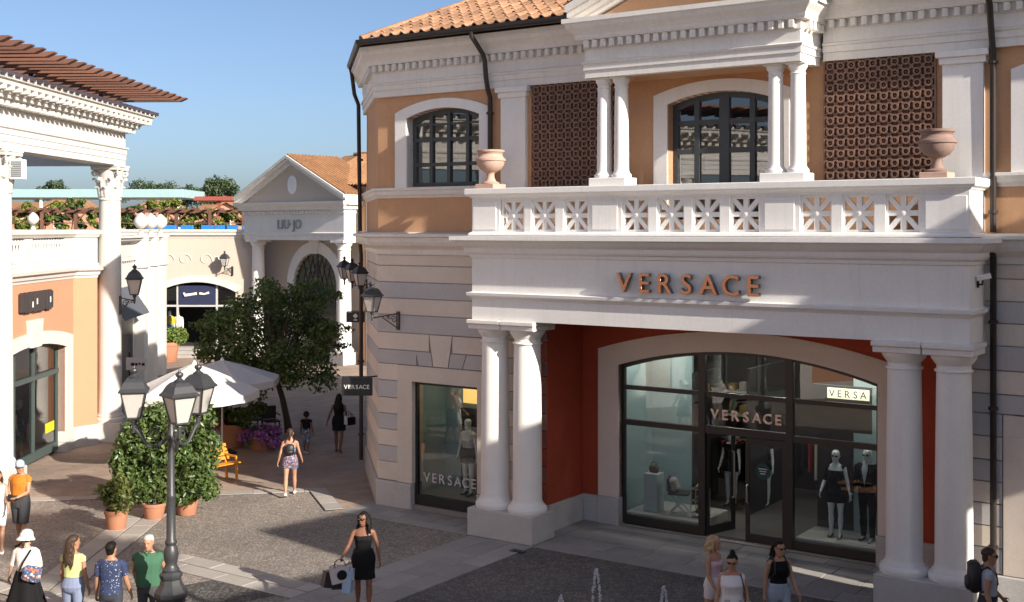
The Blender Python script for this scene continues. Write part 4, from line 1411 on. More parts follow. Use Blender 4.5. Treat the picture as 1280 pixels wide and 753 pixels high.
while y > -27 and k < 130:
    link("modillion", d3, col, (0.34 + 0.40, y, 9.93)); y -= 0.42; k += 1
ETILE = M("dark_eave_tile", (0.06, 0.05, 0.065), 0.7, 0.2, rnd=0.3)
et = MB().box(-0.02, 0.30, -0.12, 0.12, -0.02, 0.085).mesh("eave_tile"); et.materials.append(ETILE)
y = 1.1
for k in range(76):
    link("eave_tile", et, col, (0.34 + 0.50, y - k * 0.395, 10.305), (0, R(7) + random.uniform(-.02, .02), 0))
MB().add([(0.9, 1.3, 10.31), (0.9, -38, 10.31), (-1.0, -38, 10.55), (-1.0, 1.3, 10.55)], [(0, 1, 2, 3)]).build("eave_roof", ETILE, col)
sl = MB().add([(-2.6, -0.10, -0.07), (-0.22, -0.10, -0.07), (0, -0.10, 0.03), (0, -0.10, 0.06), (-2.6, -0.10, 0.06), (-2.6, 0.10, -0.07), (-0.22, 0.10, -0.07), (0, 0.10, 0.03), (0, 0.10, 0.06), (-2.6, 0.10, 0.06)], [(0, 1, 2, 3, 4), (9, 8, 7, 6, 5), (1, 0, 5, 6), (2, 1, 6, 7), (3, 2, 7, 8), (4, 3, 8, 9), (0, 4, 9, 5)]).mesh("canopy_slat"); sl.materials.append(WOODB)
for k in range(48):
    link("canopy_slat", sl, col, (1.72 + random.uniform(-.02, .02), 2.3 - k * 0.61, 10.90 + random.uniform(-.008, .008)), (random.uniform(-.03, .03), random.uniform(-.004, .004), random.uniform(-.006, .006)))
for xx in (-1.6, 0.2):
    MB().box(xx - 0.06, xx + 0.06, -38, 2.4, 11.02, 11.18).build("canopy_beam", WOODB, col)
for k in range(8):
    MB().box(-0.35, -0.25, -5 * k, -5 * k + 0.1, 10.3, 10.92).build("canopy_post", WOODB, col)
ls = thing("ventilation_unit", "white framed ventilation unit with grey grille beside the left ornate column capital", "vent", (-12.35, 30.0, 7.85))
MB().cbox(-0.17, 0.17, -0.12, 0.12, 0, 0.5, 0.012).build("case", WHITEP, ls)
gr_ = MB().box(-0.13, 0.13, -0.128, -0.121, 0.05, 0.45).build("grille", M("grey_grille", (0.16, 0.17, 0.18), 0.6), ls)
for q in range(7):
    MB().box(-0.125, 0.125, -0.138, -0.129, 0.07 + q * 0.053, 0.092 + q * 0.053).build("grille_bar", M("grey_bar", (0.35, 0.36, 0.37), 0.5), gr_)
wall_lantern("grey street lantern fixed on the right hand ornate column", (-12.25, 37.5, 4.35), R(-8), 1.12, 0.48, LAMPM)

# peach shop wall with balustrade behind the colonnade
ps = thing("peach_shop_building", "peach shop with arched window and white balustrade above, behind the columns", "building", (-13.27, 36.3, 0), R(1.15))
YL = -38.0
m = MB()
def wall_arch_y(mb, y0, y1, z0, z1, a0, a1, zb, zs, zc, x0, x1):
    t_ = MB()
    wall_with_arch(t_, y0, y1, z0, z1, a0, a1, zb, zs, zc, x0, x1)
    mb.add([(py, px_, pz) for px_, py, pz in t_.v], t_.f)
wall_arch_y(m, -9.0, 0, 0.61, 5.12, -5.72, -0.72, 0.61, 3.13, 3.40, -0.4, 0.0)
wall_arch_y(m, -17, -9.001, 0.61, 5.12, -15.5, -10.5, 0.61, 3.13, 3.40, -0.4, 0.0)
wall_arch_y(m, -26, -17.001, 0.61, 5.12, -24.5, -19.5, 0.61, 3.13, 3.40, -0.4, 0.0)
m.box(-0.4, 0, YL, -26.001, 0.61, 5.12)
m.slab([(0, 0), (0.50, 0.66), (-1.6, 8), (-2.0, 8), (0.1, 0.9), (-0.3, 0.3)], 0.61, 5.12)
m.build("wall", PEACH, ps)
GP2 = [(-0.4, 0), (0.05, 0), (0.05, 0.58), (0.03, 0.61), (-0.4, 0.61)]
MB().sweep(GP2, [(0, -0.70), (0, 0), (0.50, 0.66), (-1.6, 8)]).build("granite_base", GRAN, ps)
for a, b in ((-10.5, -5.74), (-19.5, -15.5), (YL, -24.5)):
    MB().sweep(GP2, [(0, a), (0, b)]).build("granite_base", GRAN, ps)
PBP = [(-0.4, 5.121), (0.02, 5.121), (0.03, 5.18), (0.08, 5.22), (0.10, 5.30), (0.20, 5.36), (0.22, 5.44), (0.05, 5.47), (0.05, 5.56), (-0.4, 5.56)]
PPATH = [(0, YL), (0, 0), (0.50, 0.66), (-1.6, 8)]
MB().sweep(PBP, PPATH).build("string_course", SUN_PL, ps)
MB().sweep([(-0.4, 6.36), (0.04, 6.36), (0.08, 6.42), (0.12, 6.46), (0.12, 6.58), (-0.4, 6.60)], PPATH).build("parapet_cap", SUN_PL, ps)
bal = []
m = MB()
y = 0.0
BALZ = [(0.02, 0.0), (0.06, 0.0), (0.06, 0.05), (0.035, 0.08), (0.062, 0.22), (0.066, 0.30), (0.035, 0.50), (0.03, 0.58), (0.05, 0.62), (0.06, 0.70), (0.06, 0.76), (0.02, 0.78)]
bme = MB().lathe(BALZ, 0, 0, 10).mesh("baluster", True); bme.materials.append(SUN_PL)
segs = [(-0.0, -0.75)]
y = -0.75
nb_ = 0
while y > -26:
    MB().box(-0.30, 0.0, y, y + 0.75 if y == -0.75 else y + 0.55, 5.561, 6.359).build("parapet_pier", SUN_PL, ps)
    y1 = y - 2.5
    for q in range(12):
        if nb_ < 120:
            link("baluster", bme, ps, (-0.09, y - 0.11 - q * 0.207, 5.57)); nb_ += 1
    y = y1 - 0.55
MB().box(-0.30, 0.0, YL, y + 0.5, 5.561, 6.359).build("parapet_pier", SUN_PL, ps)
m.slab([(0, 0), (0.50, 0.66), (-1.6, 8), (-2.0, 8), (0.1, 0.9), (-0.3, 0.3)], 5.561, 6.359)
m.build("parapet", SUN_PL, ps)
for ca_ in (-3.22, -13.0, -22.0):
    o0, o1, i0, i1 = ca_ - 3.05, ca_ + 3.05, ca_ - 2.5, ca_ + 2.5
    t_ = MB()
    pin, pout = arcpts(i0, i1, 3.13, 3.40, 14), arcpts(o0, o1, 3.44, 3.76, 14)
    t_.strip(pin, pout, -0.38, 0.06)
    t_.box(o0, i0, -0.38, 0.06, 0.3, 3.13); t_.box(i1, o1, -0.38, 0.06, 0.3, 3.13)
    t_.prism([(o0, 3.13), (i0, 3.13), pout[0]], -0.38, 0.06); t_.prism([(i1, 3.13), (o1, 3.13), pout[-1]], -0.38, 0.06)
    t_.prism([(ca_ - 0.35, 3.36), (ca_ + 0.35, 3.36), (ca_ + 0.48, 4.12), (ca_ - 0.48, 4.12)], -0.2, 0.12)
    m = MB().add([(py, px_, pz) for px_, py, pz in t_.v], t_.f)
    m.build("arch_surround", SUN_PL, ps)
    t_ = MB()
    pf = [(ca_ + (x - ca_) * 0.97, z - 0.08) for x, z in pin]
    t_.strip(pf, pin, -0.30, -0.20)
    t_.box(i0, i0 + 0.09, -0.30, -0.20, 0.1, 3.1); t_.box(i1 - 0.09, i1, -0.30, -0.20, 0.1, 3.1)
    t_.box(i0 + 0.09, i1 - 0.09, -0.301, -0.18, 0.1, 0.34)
    m = MB().add([(py, px_, pz) for px_, py, pz in t_.v], t_.f)
    f_ = m.build("shopfront_frame", GREENF, ps)
    MB().box(-0.32, -0.16, i0 + 0.05, i1 - 0.05, 2.36, 2.50).build("transom", GREENF, f_)
    for yy in (ca_ - 0.8, ca_ + 0.6):
        MB().box(-0.31, -0.19, yy - 0.05, yy + 0.05, 0.34, arc_z(yy, i0, i1, 3.13, 3.40) - 0.05).build("mullion", GREENF, f_)
    g = [(i0, 0.34), (i1, 0.34)] + [(x, z - 0.02) for x, z in reversed(pin)]
    MB().add([(-0.25, y_, z_) for y_, z_ in g], [tuple(range(len(g)))]).build("pane", GLASS, f_)
m = MB()
m.box(-3.4, -3.3, -30, 0, 0, 5.0)
m.box(-3.3, -0.4, -0.5, -0.4, 0, 5.0)
m.box(-3.3, -0.41, -30, 0, 4.0, 4.1)
m.build("inner_wall", M("pale_shop_wall", (0.55, 0.53, 0.48), 0.9), ps)
MB().box(-3.3, -0.41, -30, 0, 0.05, 0.10).build("shop_floor", SHOPF, ps)
MB().box(-1.6, -1.5, -5.6, -2.9, 0.1, 3.9).build("backdrop_panel", M("charcoal_panel", (0, 0, 0)), ps)
MB().box(-1.5, -1.45, -1.9, -1.2, 0.3, 3.3).build("display_panel", PEACH, ps)
MB().box(-9, -0.41, -30, -0.3, 5.10, 5.4).build("roof_terrace", M("roof_membrane", (0.22, 0.20, 0.18), 0.9), ps)
st_ = MB().box(-0.24, -0.235, -1.65, -0.95, 0.70, 0.98).build("window_lettering", M("yellow_vinyl", (0.85, 0.62, 0.02), 0.5), ps)
for q in range(4):
    MB().box(-1.2 - 0.2 * q, -0.9 - 0.2 * q, -2.6 - 0.5 * q, -2.2 - 0.5 * q, 0.1, 0.6 + 0.25 * (q % 2)).build("display_block", M("mixed_display", (0.42, 0.33, 0.36), 0.6), ps)
MB().box(-0.36, -0.345, -4.35, -3.75, 2.80, 3.10).build("window_label", WHITEP, ps)
for q in range(3):
    MB().box(-0.343, -0.338, -4.28 + q * 0.18, -4.16 + q * 0.18, 2.88, 3.02).build("printed_mark", BLACKP, ps)
s4 = thing("block_letter_sign", "weathered dark block letter sign on the peach wall over the arched window", "sign", (-13.19, 33.15, 4.34), R(1.15))
m = MB()
random.seed(5)
m.box(0.0, 0.03, -1.13, 1.13, 0.03, 0.53)
m.build("sign_back", M("dark_brown_sign", (0.045, 0.035, 0.035), 0.6, 0.3, 8), s4)
yy = -1.14
while yy < 1.1:
    w = random.uniform(0.07, 0.16)
    MB().cbox(0.03, 0.10, yy, yy + w * 0.8, random.choice((0.0, 0.0, 0.03)), random.choice((0.56, 0.56, 0.52)), 0.006).build("sign_bar", M("dark_brown_sign", (0, 0, 0)), s4)
    yy += w
for a, z in ((-0.42, 0.13), (-0.1, 0.2), (0.9, 0.2)):
    MB().box(0.101, 0.108, a, a + 0.07, z, z + 0.16).build("light_patch", WHITEP, s4)
def finial(label, loc, k=1.0, parent=None):
    t = thing("egg_finial", label, "finial", loc, 0, "white egg shaped finials")
    MB().lathe([(0.10 * k, 0.0), (0.11 * k, 0.03 * k), (0.07 * k, 0.07 * k), (0.05 * k, 0.12 * k), (0.09 * k, 0.15 * k)], 0, 0, 16).build("finial_foot", SUN_COL, t, True)
    pr = [(0.225 * k * math.sin(PI * u) ** 0.8 * (1.06 - 0.22 * u) + 0.002, (0.15 + 0.52 * u) * k) for u in [0.04 + 0.96 * i / 12 for i in range(13)]]
    MB().lathe(pr, 0, 0, 20).build("finial_egg", SUN_COL, t, True)
    return t
finial("white egg finial standing alone on the balustrade of the peach shop", (-13.25, 33.2, 6.601), 0.72)

# ------------------------------------------------------------------ white pilastered building further along the left side
ws_ = thing("pilastered_building", "white building with three sunlit pilasters and dark shop window beyond the colonnade", "building", (-15.7, 50.0, 0), math.atan2(0.1, 1.0))
m = MB()
m.box(-4, 0, -6, 5, 0, 5.5)
m.build("wall", SUN_PL, ws_)
MB().box(-4, 0.05, -6, 5, 5.501, 6.02).build("entablature", SUN_PL, ws_)
MB().sweep([(-0.5, 6.021), (0.05, 6.021), (0.12, 6.1), (0.32, 6.16), (0.34, 6.24), (0.42, 6.26), (0.42, 6.33), (-0.5, 6.36)], [(0, -6), (0, 5.0), (-4, 5.0)]).build("cornice", SUN_PL, ws_)
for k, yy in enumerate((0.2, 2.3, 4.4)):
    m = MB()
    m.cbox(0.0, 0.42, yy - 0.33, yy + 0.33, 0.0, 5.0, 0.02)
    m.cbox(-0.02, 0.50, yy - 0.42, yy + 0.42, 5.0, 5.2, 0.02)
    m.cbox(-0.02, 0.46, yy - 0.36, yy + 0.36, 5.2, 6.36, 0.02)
    m.build("pilaster", SUN_COL, ws_)
for k in range(26):
    MB().box(0.05, 0.16, -5.8 + k * 0.41, -5.62 + k * 0.41, 5.35, 5.49).build("dentil", SUN_PL, ws_)
MB().box(0.005, 0.03, -5.4, -0.6, 0.5, 3.2).build("shop_window", BLACKP, ws_)
aw = MB().add([(0.02, -5.2, 4.3), (0.02, -0.8, 4.3), (0.75, -0.8, 3.2), (0.75, -5.2, 3.2), (0.02, -5.2, 4.27), (0.02, -0.8, 4.27), (0.72, -0.8, 3.18), (0.72, -5.2, 3.18)],
              [(0, 1, 2, 3), (7, 6, 5, 4), (0, 4, 5, 1), (1, 5, 6, 2), (2, 6, 7, 3), (3, 7, 4, 0)]).build("awning", M("slate_awning", (0.09, 0.10, 0.12), 0.9), ws_)
rzw = math.atan2(0.1, 1.0)
for k, yy in enumerate((0.2, 2.3, 4.4)):
    p = Matrix.Rotation(rzw, 4, 'Z') @ Vector((0.2, yy, 6.36)) + Vector((-15.7, 50.0, 0))
    finial(("nearest, leftmost white egg finial on the pilastered building", "middle white egg finial on the pilastered building", "farthest, rightmost white egg finial on the pilastered building")[k], p, 1.42)
fs = thing("direction_sign", "small white direction sign with a red dot on a dark post by the pilasters", "sign", (-13.15, 42.0, 0))
MB().tube([(-0.25, 0.05, 0), (-0.25, 0.05, 2.3)], 0.035, 8).build("post", IRON, fs)
MB().cbox(-0.36, 0.38, -0.02, 0.0, 1.68, 2.12, 0.006).build("panel", WHITEP, fs)
for q, (a, b) in enumerate(((-0.18, -0.05), (-0.03, 0.05), (0.2, 0.3))):
    MB().box(a, b, -0.026, -0.021, 1.83, 1.93).build("printed_mark", BLACKP, fs)
MB().lathe([(0.001, 0), (0.05, 0), (0.05, 0.006), (0.001, 0.006)], n=14).build("red_dot", M("red_paint", (0.6, 0.02, 0.02), 0.5), fs, loc=(0.12, -0.022, 1.9)).rotation_euler = (R(90), 0, 0)

# ------------------------------------------------------------------ terrace wall with arched shop at the back
tw_ = thing("terrace_building", "pale pink terrace wall with arched shopfront at the back of the alley", "building", (-14.2, 63.4, 0), 0)
m = MB()
A0, A1, AS, AC = -4.5, -0.4, 3.30, 3.82
wall_with_arch(m, -13, 0.6, 0, 6.15, A0, A1, 0, AS, AC, 0, 0.5)
m.build("wall", PINKW, tw_)
MB().sweep([(-0.4, 6.151), (0.02, 6.151), (0.05, 6.25), (0.16, 6.3), (0.18, 6.45), (0.24, 6.48), (0.24, 6.6), (-0.4, 6.6)], [(-13, 0), (0.6, 0)]).build("coping", SUN_PL, tw_)
pin, pout = arcpts(A0, A1, AS, AC, 14), arcpts(A0 - 0.35, A1 + 0.35, AS + 0.2, AC + 0.34, 14)
m = MB(); m.strip(pin, pout, -0.06, 0.3); m.build("arch_surround", SUN_PL, tw_)
m = MB()
m.box(A0, A0 + 0.09, 0.2, 0.3, 0.45, 3.3); m.box(-3.58, -3.48, 0.2, 0.3, 0.45, 3.65); m.box(-1.5, -1.4, 0.2, 0.3, 0.45, 3.75)
m.box(A0 + 0.09, A1, 0.205, 0.295, 2.50, 2.60); m.box(A0, -3.48, 0.205, 0.3, 0.45, 0.62)
f_ = m.build("shopfront_frame", M("pale_grey_frame", (0.5, 0.5, 0.48), 0.5), tw_)
MB().add([(x, 0.26, z) for x, z in [(A0 + .05, 0.6), (-3.53, 0.6), (-3.53, 3.6), (A0 + .05, 3.3)]], [(0, 1, 2, 3)]).build("pane", GLASS, f_)
MB().add([(x, 0.26, z) for x, z in [(-1.45, 0.6), (A1 - .05, 0.6), (A1 - .05, 3.3), (-1.45, 3.7)]], [(0, 1, 2, 3)]).build("pane", GLASS, f_)
m = MB()
m.box(-5, 0.2, 2.4, 2.5, 0.45, 4.4); m.box(-5.1, -5, 0.5, 2.5, 0.45, 4.4); m.box(0.2, 0.3, 0.5, 2.5, 0.45, 4.4); m.box(-5.1, 0.3, 0.5, 2.5, 4.4, 4.5); m.box(-5, 0.2, 0.3, 2.5, 0.40, 0.45)
m.build("inner_wall", DARKR, tw_)
MB().box(-3.47, -1.51, 0.18, 0.22, 2.61, 3.62).build("name_panel", M("navy_panel", (0.025, 0.03, 0.075), 0.5), tw_)
m = MB()
m.tube([(-3.2, 0.16, 3.24), (-3.12, 0.16, 3.10), (-2.8, 0.16, 3.15), (-2.5, 0.16, 3.2)], [0.05, 0.09, 0.07, 0.08], 8)
m.build("white_logo", WHITEP, tw_)
m = MB(); m.tube([(-2.35, 0.16, 3.2), (-2.1, 0.16, 3.17), (-1.85, 0.16, 3.25)], [0.07, 0.05, 0.07], 8); m.build("white_logo", WHITEP, tw_)
for (cx_, sg_) in ((-4.0, 1), (-1.4, -1), (-3.1, 1), (-2.0, 1)):
    m = MB(); scroll(m, (cx_, -0.015, 5.0), (1, 0, 0), (0, 0, 1), 0.36, 1.0, 0.03, 18, sg_)
    m.build("script_stroke", SUN_COL, tw_)  # curved strokes stand in for unreadable wall lettering
for k in range(3):
    MB().box(-6.5, 0.5, -1.8 + 0.5 * k, -0.061, 0.15 * k, 0.15 * k + 0.149).build("step", LIGHTSLAB, tw_)
wall_lantern("lantern on the shaded end of the pale terrace wall beside the pedimented shop", (-14.75, 63.36, 4.5), R(-120), 0.95, 0.6, LAMPM)

# ------------------------------------------------------------------ pedimented shop behind the tree
LO = (-14.09, 63.1)
LROT = R(-40.5)
lj = thing("pedimented_shop_building", "white pedimented shop with round arch, columns and tiled roof beyond the tree", "building", (LO[0], LO[1], 0), LROT)
W6 = 7.85
m = MB()
m.sweep([(-0.6, 6.06), (0, 6.06), (0, 6.28), (0.04, 6.3), (0.07, 6.42), (0, 6.46), (0, 7.35), (0.05, 7.38), (0.05, 7.52), (0.22, 7.6), (0.24, 7.7), (0.4, 7.85), (0.42, 7.98), (-0.6, 8.0)], [(0, 0.9), (0, 0), (W6, 0), (W6, 0.9)])
m.box(0.3, W6 - 0.3, 0.3, 1.0, 6.07, 7.95)
m.build("entablature", W_ST, lj)
for k in range(30):
    MB().box(0.05 + k * 0.232, 0.17 + k * 0.232, -0.15, -0.04, 7.38, 7.5).build("dentil", W_ST, lj)
m = MB(); m.prism([(0.1, 8.0), (W6 - 0.1, 8.0), (W6 / 2, 9.95)], 0.05, 0.3); m.build("tympanum", PINKW, lj)
m = MB()
m.lathe([(0.001, 0), (0.42, 0), (0.42, 0.06), (0.30, 0.1), (0.001, 0.08)], 0, 0, 20)
m.v = [(x * 0.85 + W6 / 2, 0.05 - z, y * 1.15 + 8.85) for x, y, z in m.v]
m.build("oval_medallion", W_PL, lj)
for e in (-0.45, W6 + 0.45):
    m = MB()
    for (o, h0, h1) in ((0.42, 0.22, 0.36), (0.3, 0.08, 0.218), (0.1, -0.12, 0.078)):
        m.prism([(e, 7.92 + h0), (W6 / 2, 9.98 + h0), (W6 / 2, 9.98 + h1), (e, 7.92 + h1)], -o, 0.6)
    m.build("raking_cornice", W_ST, lj)
mr_ = MB()
mr_.add([(-0.5, -0.35, 8.30), (W6 / 2, -0.35, 10.36), (W6 / 2, 3, 10.36), (-0.5, 3, 8.30), (W6 + 0.5, -0.35, 8.30), (W6 + 0.5, 3, 8.30)], [(0, 1, 2, 3), (1, 4, 5, 2)])
mr_.build("pediment_roof", TILEF, lj)
pr_ = [o for o in lj.children if o.name.startswith("pediment_roof")][0]
for k in range(15):
    yy = -0.28 + k * 0.23
    MB().tube([(W6 / 2, yy, 10.38), (W6 + 0.48, yy, 8.33)], 0.07, 6).build("tile_row", TILEF, pr_)
# main tiled roof behind
m = MB()
m.add([(W6 / 2 - 1, 0.7, 8.75), (W6 + 9, 0.7, 8.75), (W6 + 9, 4.4, 10.55), (W6 / 2 - 1, 4.4, 10.55), (W6 + 9, 8, 8.75), (W6 / 2 - 1, 8, 8.75)], [(0, 1, 2, 3), (3, 2, 4, 5)])
rf = m.build("main_roof", TILEF, lj)
for k in range(36):
    xx = W6 / 2 + 0.5 + k * 0.24
    mm = MB().tube([(xx, 0.62, 8.77), (xx, 4.4, 10.60)], 0.075, 6).build("tile_row", TILEF, rf)
for k in range(28):
    xx = W6 / 2 - 0.2 + k * 0.35
    MB().tube([(xx, 4.4, 10.60), (xx + 0.38, 4.4, 10.62)], [0.11, 0.09], 7).build("ridge_tile", TILEF, rf)
m = MB(); m.box(W6 + 0.02, W6 + 9, 1.0, 1.2, 0, 8.7); m.build("wall", W_PL, lj)
m = MB(); m.box(-0.2, W6, 1.0, 1.2, 6.1, 8.6); m.build("upper_wall", W_PL, lj)
MB().cbox(W6 + 0.05, W6 + 0.55, 0.9, 1.02, 0.1, 8.6, 0.02).build("ochre_strip", ORANGE, lj)
MB().cbox(W6 + 0.8, W6 + 1.6, 0.7, 1.02, 0.1, 8.6, 0.02).build("pilaster", W_COL, lj)
m = MB()
wall_with_arch(m, -1.2, W6 + 0.3, 0, 6.06, 2.3, 5.7, 0, 3.7, 5.40, 1.5, 1.8, 18)
m.build("rear_wall", PINKW, lj)
pin, pout = arcpts(2.3, 5.7, 3.7, 5.40, 20), arcpts(1.8, 6.2, 3.7, 5.98, 20)
m = MB(); m.strip(pin, pout, 1.4, 1.65); m.box(1.8, 2.3, 1.4, 1.65, 0, 3.7); m.box(5.7, 6.2, 1.4, 1.65, 0, 3.7)
m.prism([(3.75, 5.35), (4.25, 5.35), (4.35, 6.03), (3.65, 6.03)], 1.32, 1.5)
m.build("arch_surround", W_PL, lj)
m = MB(); m.box(2.2, 5.8, 3.4, 3.5, 0, 6); m.box(2.1, 2.2, 1.8, 3.5, 0, 6); m.box(5.8, 5.9, 1.8, 3.5, 0, 6); m.build("inner_wall", DARKR, lj)
m = MB()
for xx in (2.32, 3.95, 5.58):
    m.box(xx, xx + 0.09, 1.58, 1.64, 0.1, min(5.3, arc_z(min(max(xx + .05, 2.32), 5.68), 2.3, 5.7, 3.7, 5.40)))
m.box(2.3, 5.7, 1.585, 1.635, 2.6, 2.7)
g = [(2.32, 0.1), (5.68, 0.1)] + [(x, z - 0.02) for x, z in reversed(pin)]
for q in range(9):
    xx = 2.55 + q * 0.36
    for dx_ in (-0.6, 0.6):
        za_, zb2 = 2.75, min(5.25, arc_z(min(max(xx, 2.35), 5.65), 2.3, 5.7, 3.7, 5.40))
        x2 = xx + dx_ * (zb2 - za_) * 0.5
        if 2.4 < x2 < 5.6 and arc_z(x2, 2.3, 5.7, 3.7, 5.40) > zb2 - 0.35:
            m.bar((xx, 1.60, za_), (x2, 1.60, min(zb2, arc_z(x2, 2.3, 5.7, 3.7, 5.40))), 0.035)
f_ = m.build("shopfront_frame", BLACKP, lj)
MB().add([(x, 1.61, z) for x, z in g], [tuple(range(len(g)))]).build("pane", GLASS, f_)
random.seed(4)
fl = MB()
for k in range(150):
    a = random.uniform(0.1, PI - 0.1); rr = random.uniform(0.5, 1.5)
    p = Vector((4.0 + rr * math.cos(a), random.uniform(1.9, 2.3), 3.7 + rr * 1.02 * math.sin(a)))
    s_ = random.uniform(0.05, 0.10)
    fl.obox(p, (s_, 0, s_ * 0.4), (0, s_ * 0.5, 0), (-s_ * 0.4, 0, s_))
tag(fl.build("flower_garland", M("dusty_flowers", (0.42, 0.22, 0.18), 0.9, 0.4, 6), lj), kind="stuff")
for cx_ in (0.62, W6 - 0.5):
    m = MB()
    m.cbox(cx_ - 0.5, cx_ + 0.5, -0.05, 0.95, 0, 0.6, 0.02); m.build("column_plinth", GRAN, lj)
    m = MB(); m.lathe(colprof(0.36, 0.31, 0.6, 5.95, 1.2), cx_, 0.45, 24)
    m.box(cx_ - 0.48, cx_ + 0.48, -0.03, 0.93, 5.951, 6.058); m.build("column", W_COL, lj, True)
ljs = thing("fascia_sign", "steel raised letters LIU·JO on the white fascia of the pedimented shop", "sign", (LO[0], LO[1], 0), LROT)
lettering(ljs, "LIU·JO", 2.2, 4.2, 6.64, 0.48, -0.05, 0.05, M("steel_letters", (0.33, 0.33, 0.34), 0.35), bold=0.008, xs=[2.98, 3.22, 3.55, 3.86, 4.08, 4.46])

# lanterns and board on the chamfered corner of the main shop
CN = math.atan2(-0.18, -0.98)
for k, (d, z, rch, kk) in enumerate(((0.9, 5.05, 0.36, 0.72), (1.9, 5.1, 0.48, 0.72), (2.9, 5.12, 0.62, 0.72))):
    wall_lantern(("black lantern nearest the corner downpipe, lowest in the row of three over the alley", "black lantern in the middle of the row of three over the alley", "black lantern farthest left in the row of three over the alley")[k],
                 WP(C1[0] - d, C1[1] + d, z), CN, kk, rch, IRON, "three lanterns over the alley")
ob = thing("small_hanging_sign", "small black hanging board with a pale diamond ring over the alley", "sign", (-4.38, 33.6, 4.0))
MB().cbox(-0.26, 0.26, -0.03, 0.03, 0, 0.29, 0.006).build("board", BLACKP, ob)
m = MB().lathe([(0.045, 0), (0.075, 0.0), (0.075, 0.008), (0.045, 0.008)], 0, 0, 4)
m.v = [(x, -0.032 - z, y + 0.18) for x, y, z in m.v]
m.build("diamond_ring", WHITEP, ob)
MB().box(-0.05, 0.05, -0.037, -0.031, 0.05, 0.085).build("printed_mark", WHITEP, ob)
MB().bar((-0.25, 0, 0.31), (0.55, 0.1, 0.31), 0.025).build("bracket", IRON, ob)

# ------------------------------------------------------------------ neighbouring plaza building (outside the frame, shades the plaza)
F_, E_ = Vector((0.696, 0.718)), Vector((-0.718, 0.696))
E0 = -3.0
po = F_ * 15.0 + E_ * E0
pb = thing("plaza_building", "ochre building with white pediment and open passage on the near right side of the plaza", "building", (po.x, po.y, 0), math.atan2(F_.y, F_.x))
m = MB()
m.box(-9, 0, -8, 0, 0, 9.5)
m.box(0, 4.95, -8, 0, 0, 11.15)
m.box(7.0, 13, -8, 0, 0, 11.2)
m.box(4.95, 7.0, -0.3, 0, 7.2, 11.2)
m.build("wall", ORANGE, pb)
m = MB()
m.box(-9.1, 0, -8.1, 0.12, 9.51, 9.75)
m.box(0, 3.0, -8.1, 0.12, 11.16, 11.38)
m.build("cornice", W_ST, pb)
m = MB()
m.prism([(3.0, 11.0), (6.6, 11.0), (6.6, 11.5), (4.75, 12.15), (4.2, 11.75), (3.0, 11.6)], -0.6, 0.05)
m.build("pediment", W_ST, pb)
MB().lathe(colprof(0.22, 0.2, 0.0, 7.19, 1.2), 6.85, 0.5, 16).build("column", W_COL, pb, True)
for xx in (-7.5, -5, -2.5, 1.4, 3.6, 9, 11.5):
    for z in (1.0, 5.6):
        f_ = MB().box(xx - 0.75, xx + 0.75, 0.0, 0.06, z, z + 2.4).build("window", W_ST, pb)
        MB().box(xx - 0.6, xx + 0.6, 0.061, 0.08, z + 0.1, z + 2.25).build("pane", M("dark_window_glass", (0.03, 0.035, 0.04), 0.1, bump=0), f_)

# ------------------------------------------------------------------ vegetation
RNG = np.random.default_rng(5)
def leaf_mesh(name, blobs, n, size, mat, seed=1, shell=0.55, up=0.35, aspect=0.5, droop=0.0):
    rng = np.random.default_rng(seed)
    B = np.array(blobs, float)
    vol = (B[:, 3] * B[:, 4] * B[:, 5]) ** (2 / 3)
    idx = rng.choice(len(B), n, p=vol / vol.sum())
    d = rng.normal(size=(n, 3)); d /= np.linalg.norm(d, axis=1)[:, None]
    r = shell + (1 - shell) * rng.random(n) ** 0.6
    r *= 1 + 0.10 * rng.normal(size=n)
    c = B[idx, :3] + d * B[idx, 3:6] * r[:, None]
    nrm = d + np.array([0, 0, up]) + 0.75 * rng.normal(size=(n, 3)); nrm /= np.linalg.norm(nrm, axis=1)[:, None]
    a = rng.normal(size=(n, 3)) + np.array([0, 0, -droop]); a -= nrm * (a * nrm).sum(1)[:, None]; a /= np.linalg.norm(a, axis=1)[:, None]
    b = np.cross(nrm, a)
    s = size * (0.6 + 0.8 * rng.random(n))[:, None]
    V = np.empty((n, 4, 3))
    V[:, 0] = c - a * s * 0.5
    V[:, 1] = c + b * s * aspect * 0.5 + nrm * s * 0.10 - a * s * 0.05
    V[:, 2] = c + a * s * 0.5 - nrm * s * 0.06
    V[:, 3] = c - b * s * aspect * 0.5 + nrm * s * 0.10 - a * s * 0.05
    me = bpy.data.meshes.new(name)
    me.vertices.add(n * 4)
    me.vertices.foreach_set("co", V.reshape(-1))
    F = np.empty((n, 2, 3), np.int32)
    k = np.arange(n) * 4
    F[:, 0] = np.stack([k, k + 1, k + 2], 1)
    F[:, 1] = np.stack([k, k + 2, k + 3], 1)
    me.loops.add(n * 6)
    me.loops.foreach_set("vertex_index", F.reshape(-1))
    me.polygons.add(n * 2)
    me.polygons.foreach_set("loop_start", np.arange(n * 2, dtype=np.int32) * 3)
    me.polygons.foreach_set("loop_total", np.full(n * 2, 3, np.int32))
    me.update()
    me.validate()
    me.materials.append(mat)
    return me
BARK = M("grey_brown_bark", (0.10, 0.075, 0.055), 0.9, 0.25, 6, 40, 0.2, 0.5, 40)
LTREE = leaf_mat("dark_tree_leaves", (0.06, 0.105, 0.024), (0.21, 0.275, 0.08), (0.11, 0.165, 0.042), 1.2, 0.35)
LHEDGE = leaf_mat("laurel_leaves", (0.045, 0.08, 0.02), (0.16, 0.22, 0.065), (0.075, 0.125, 0.034), 1.6, 0.25, 0.36)
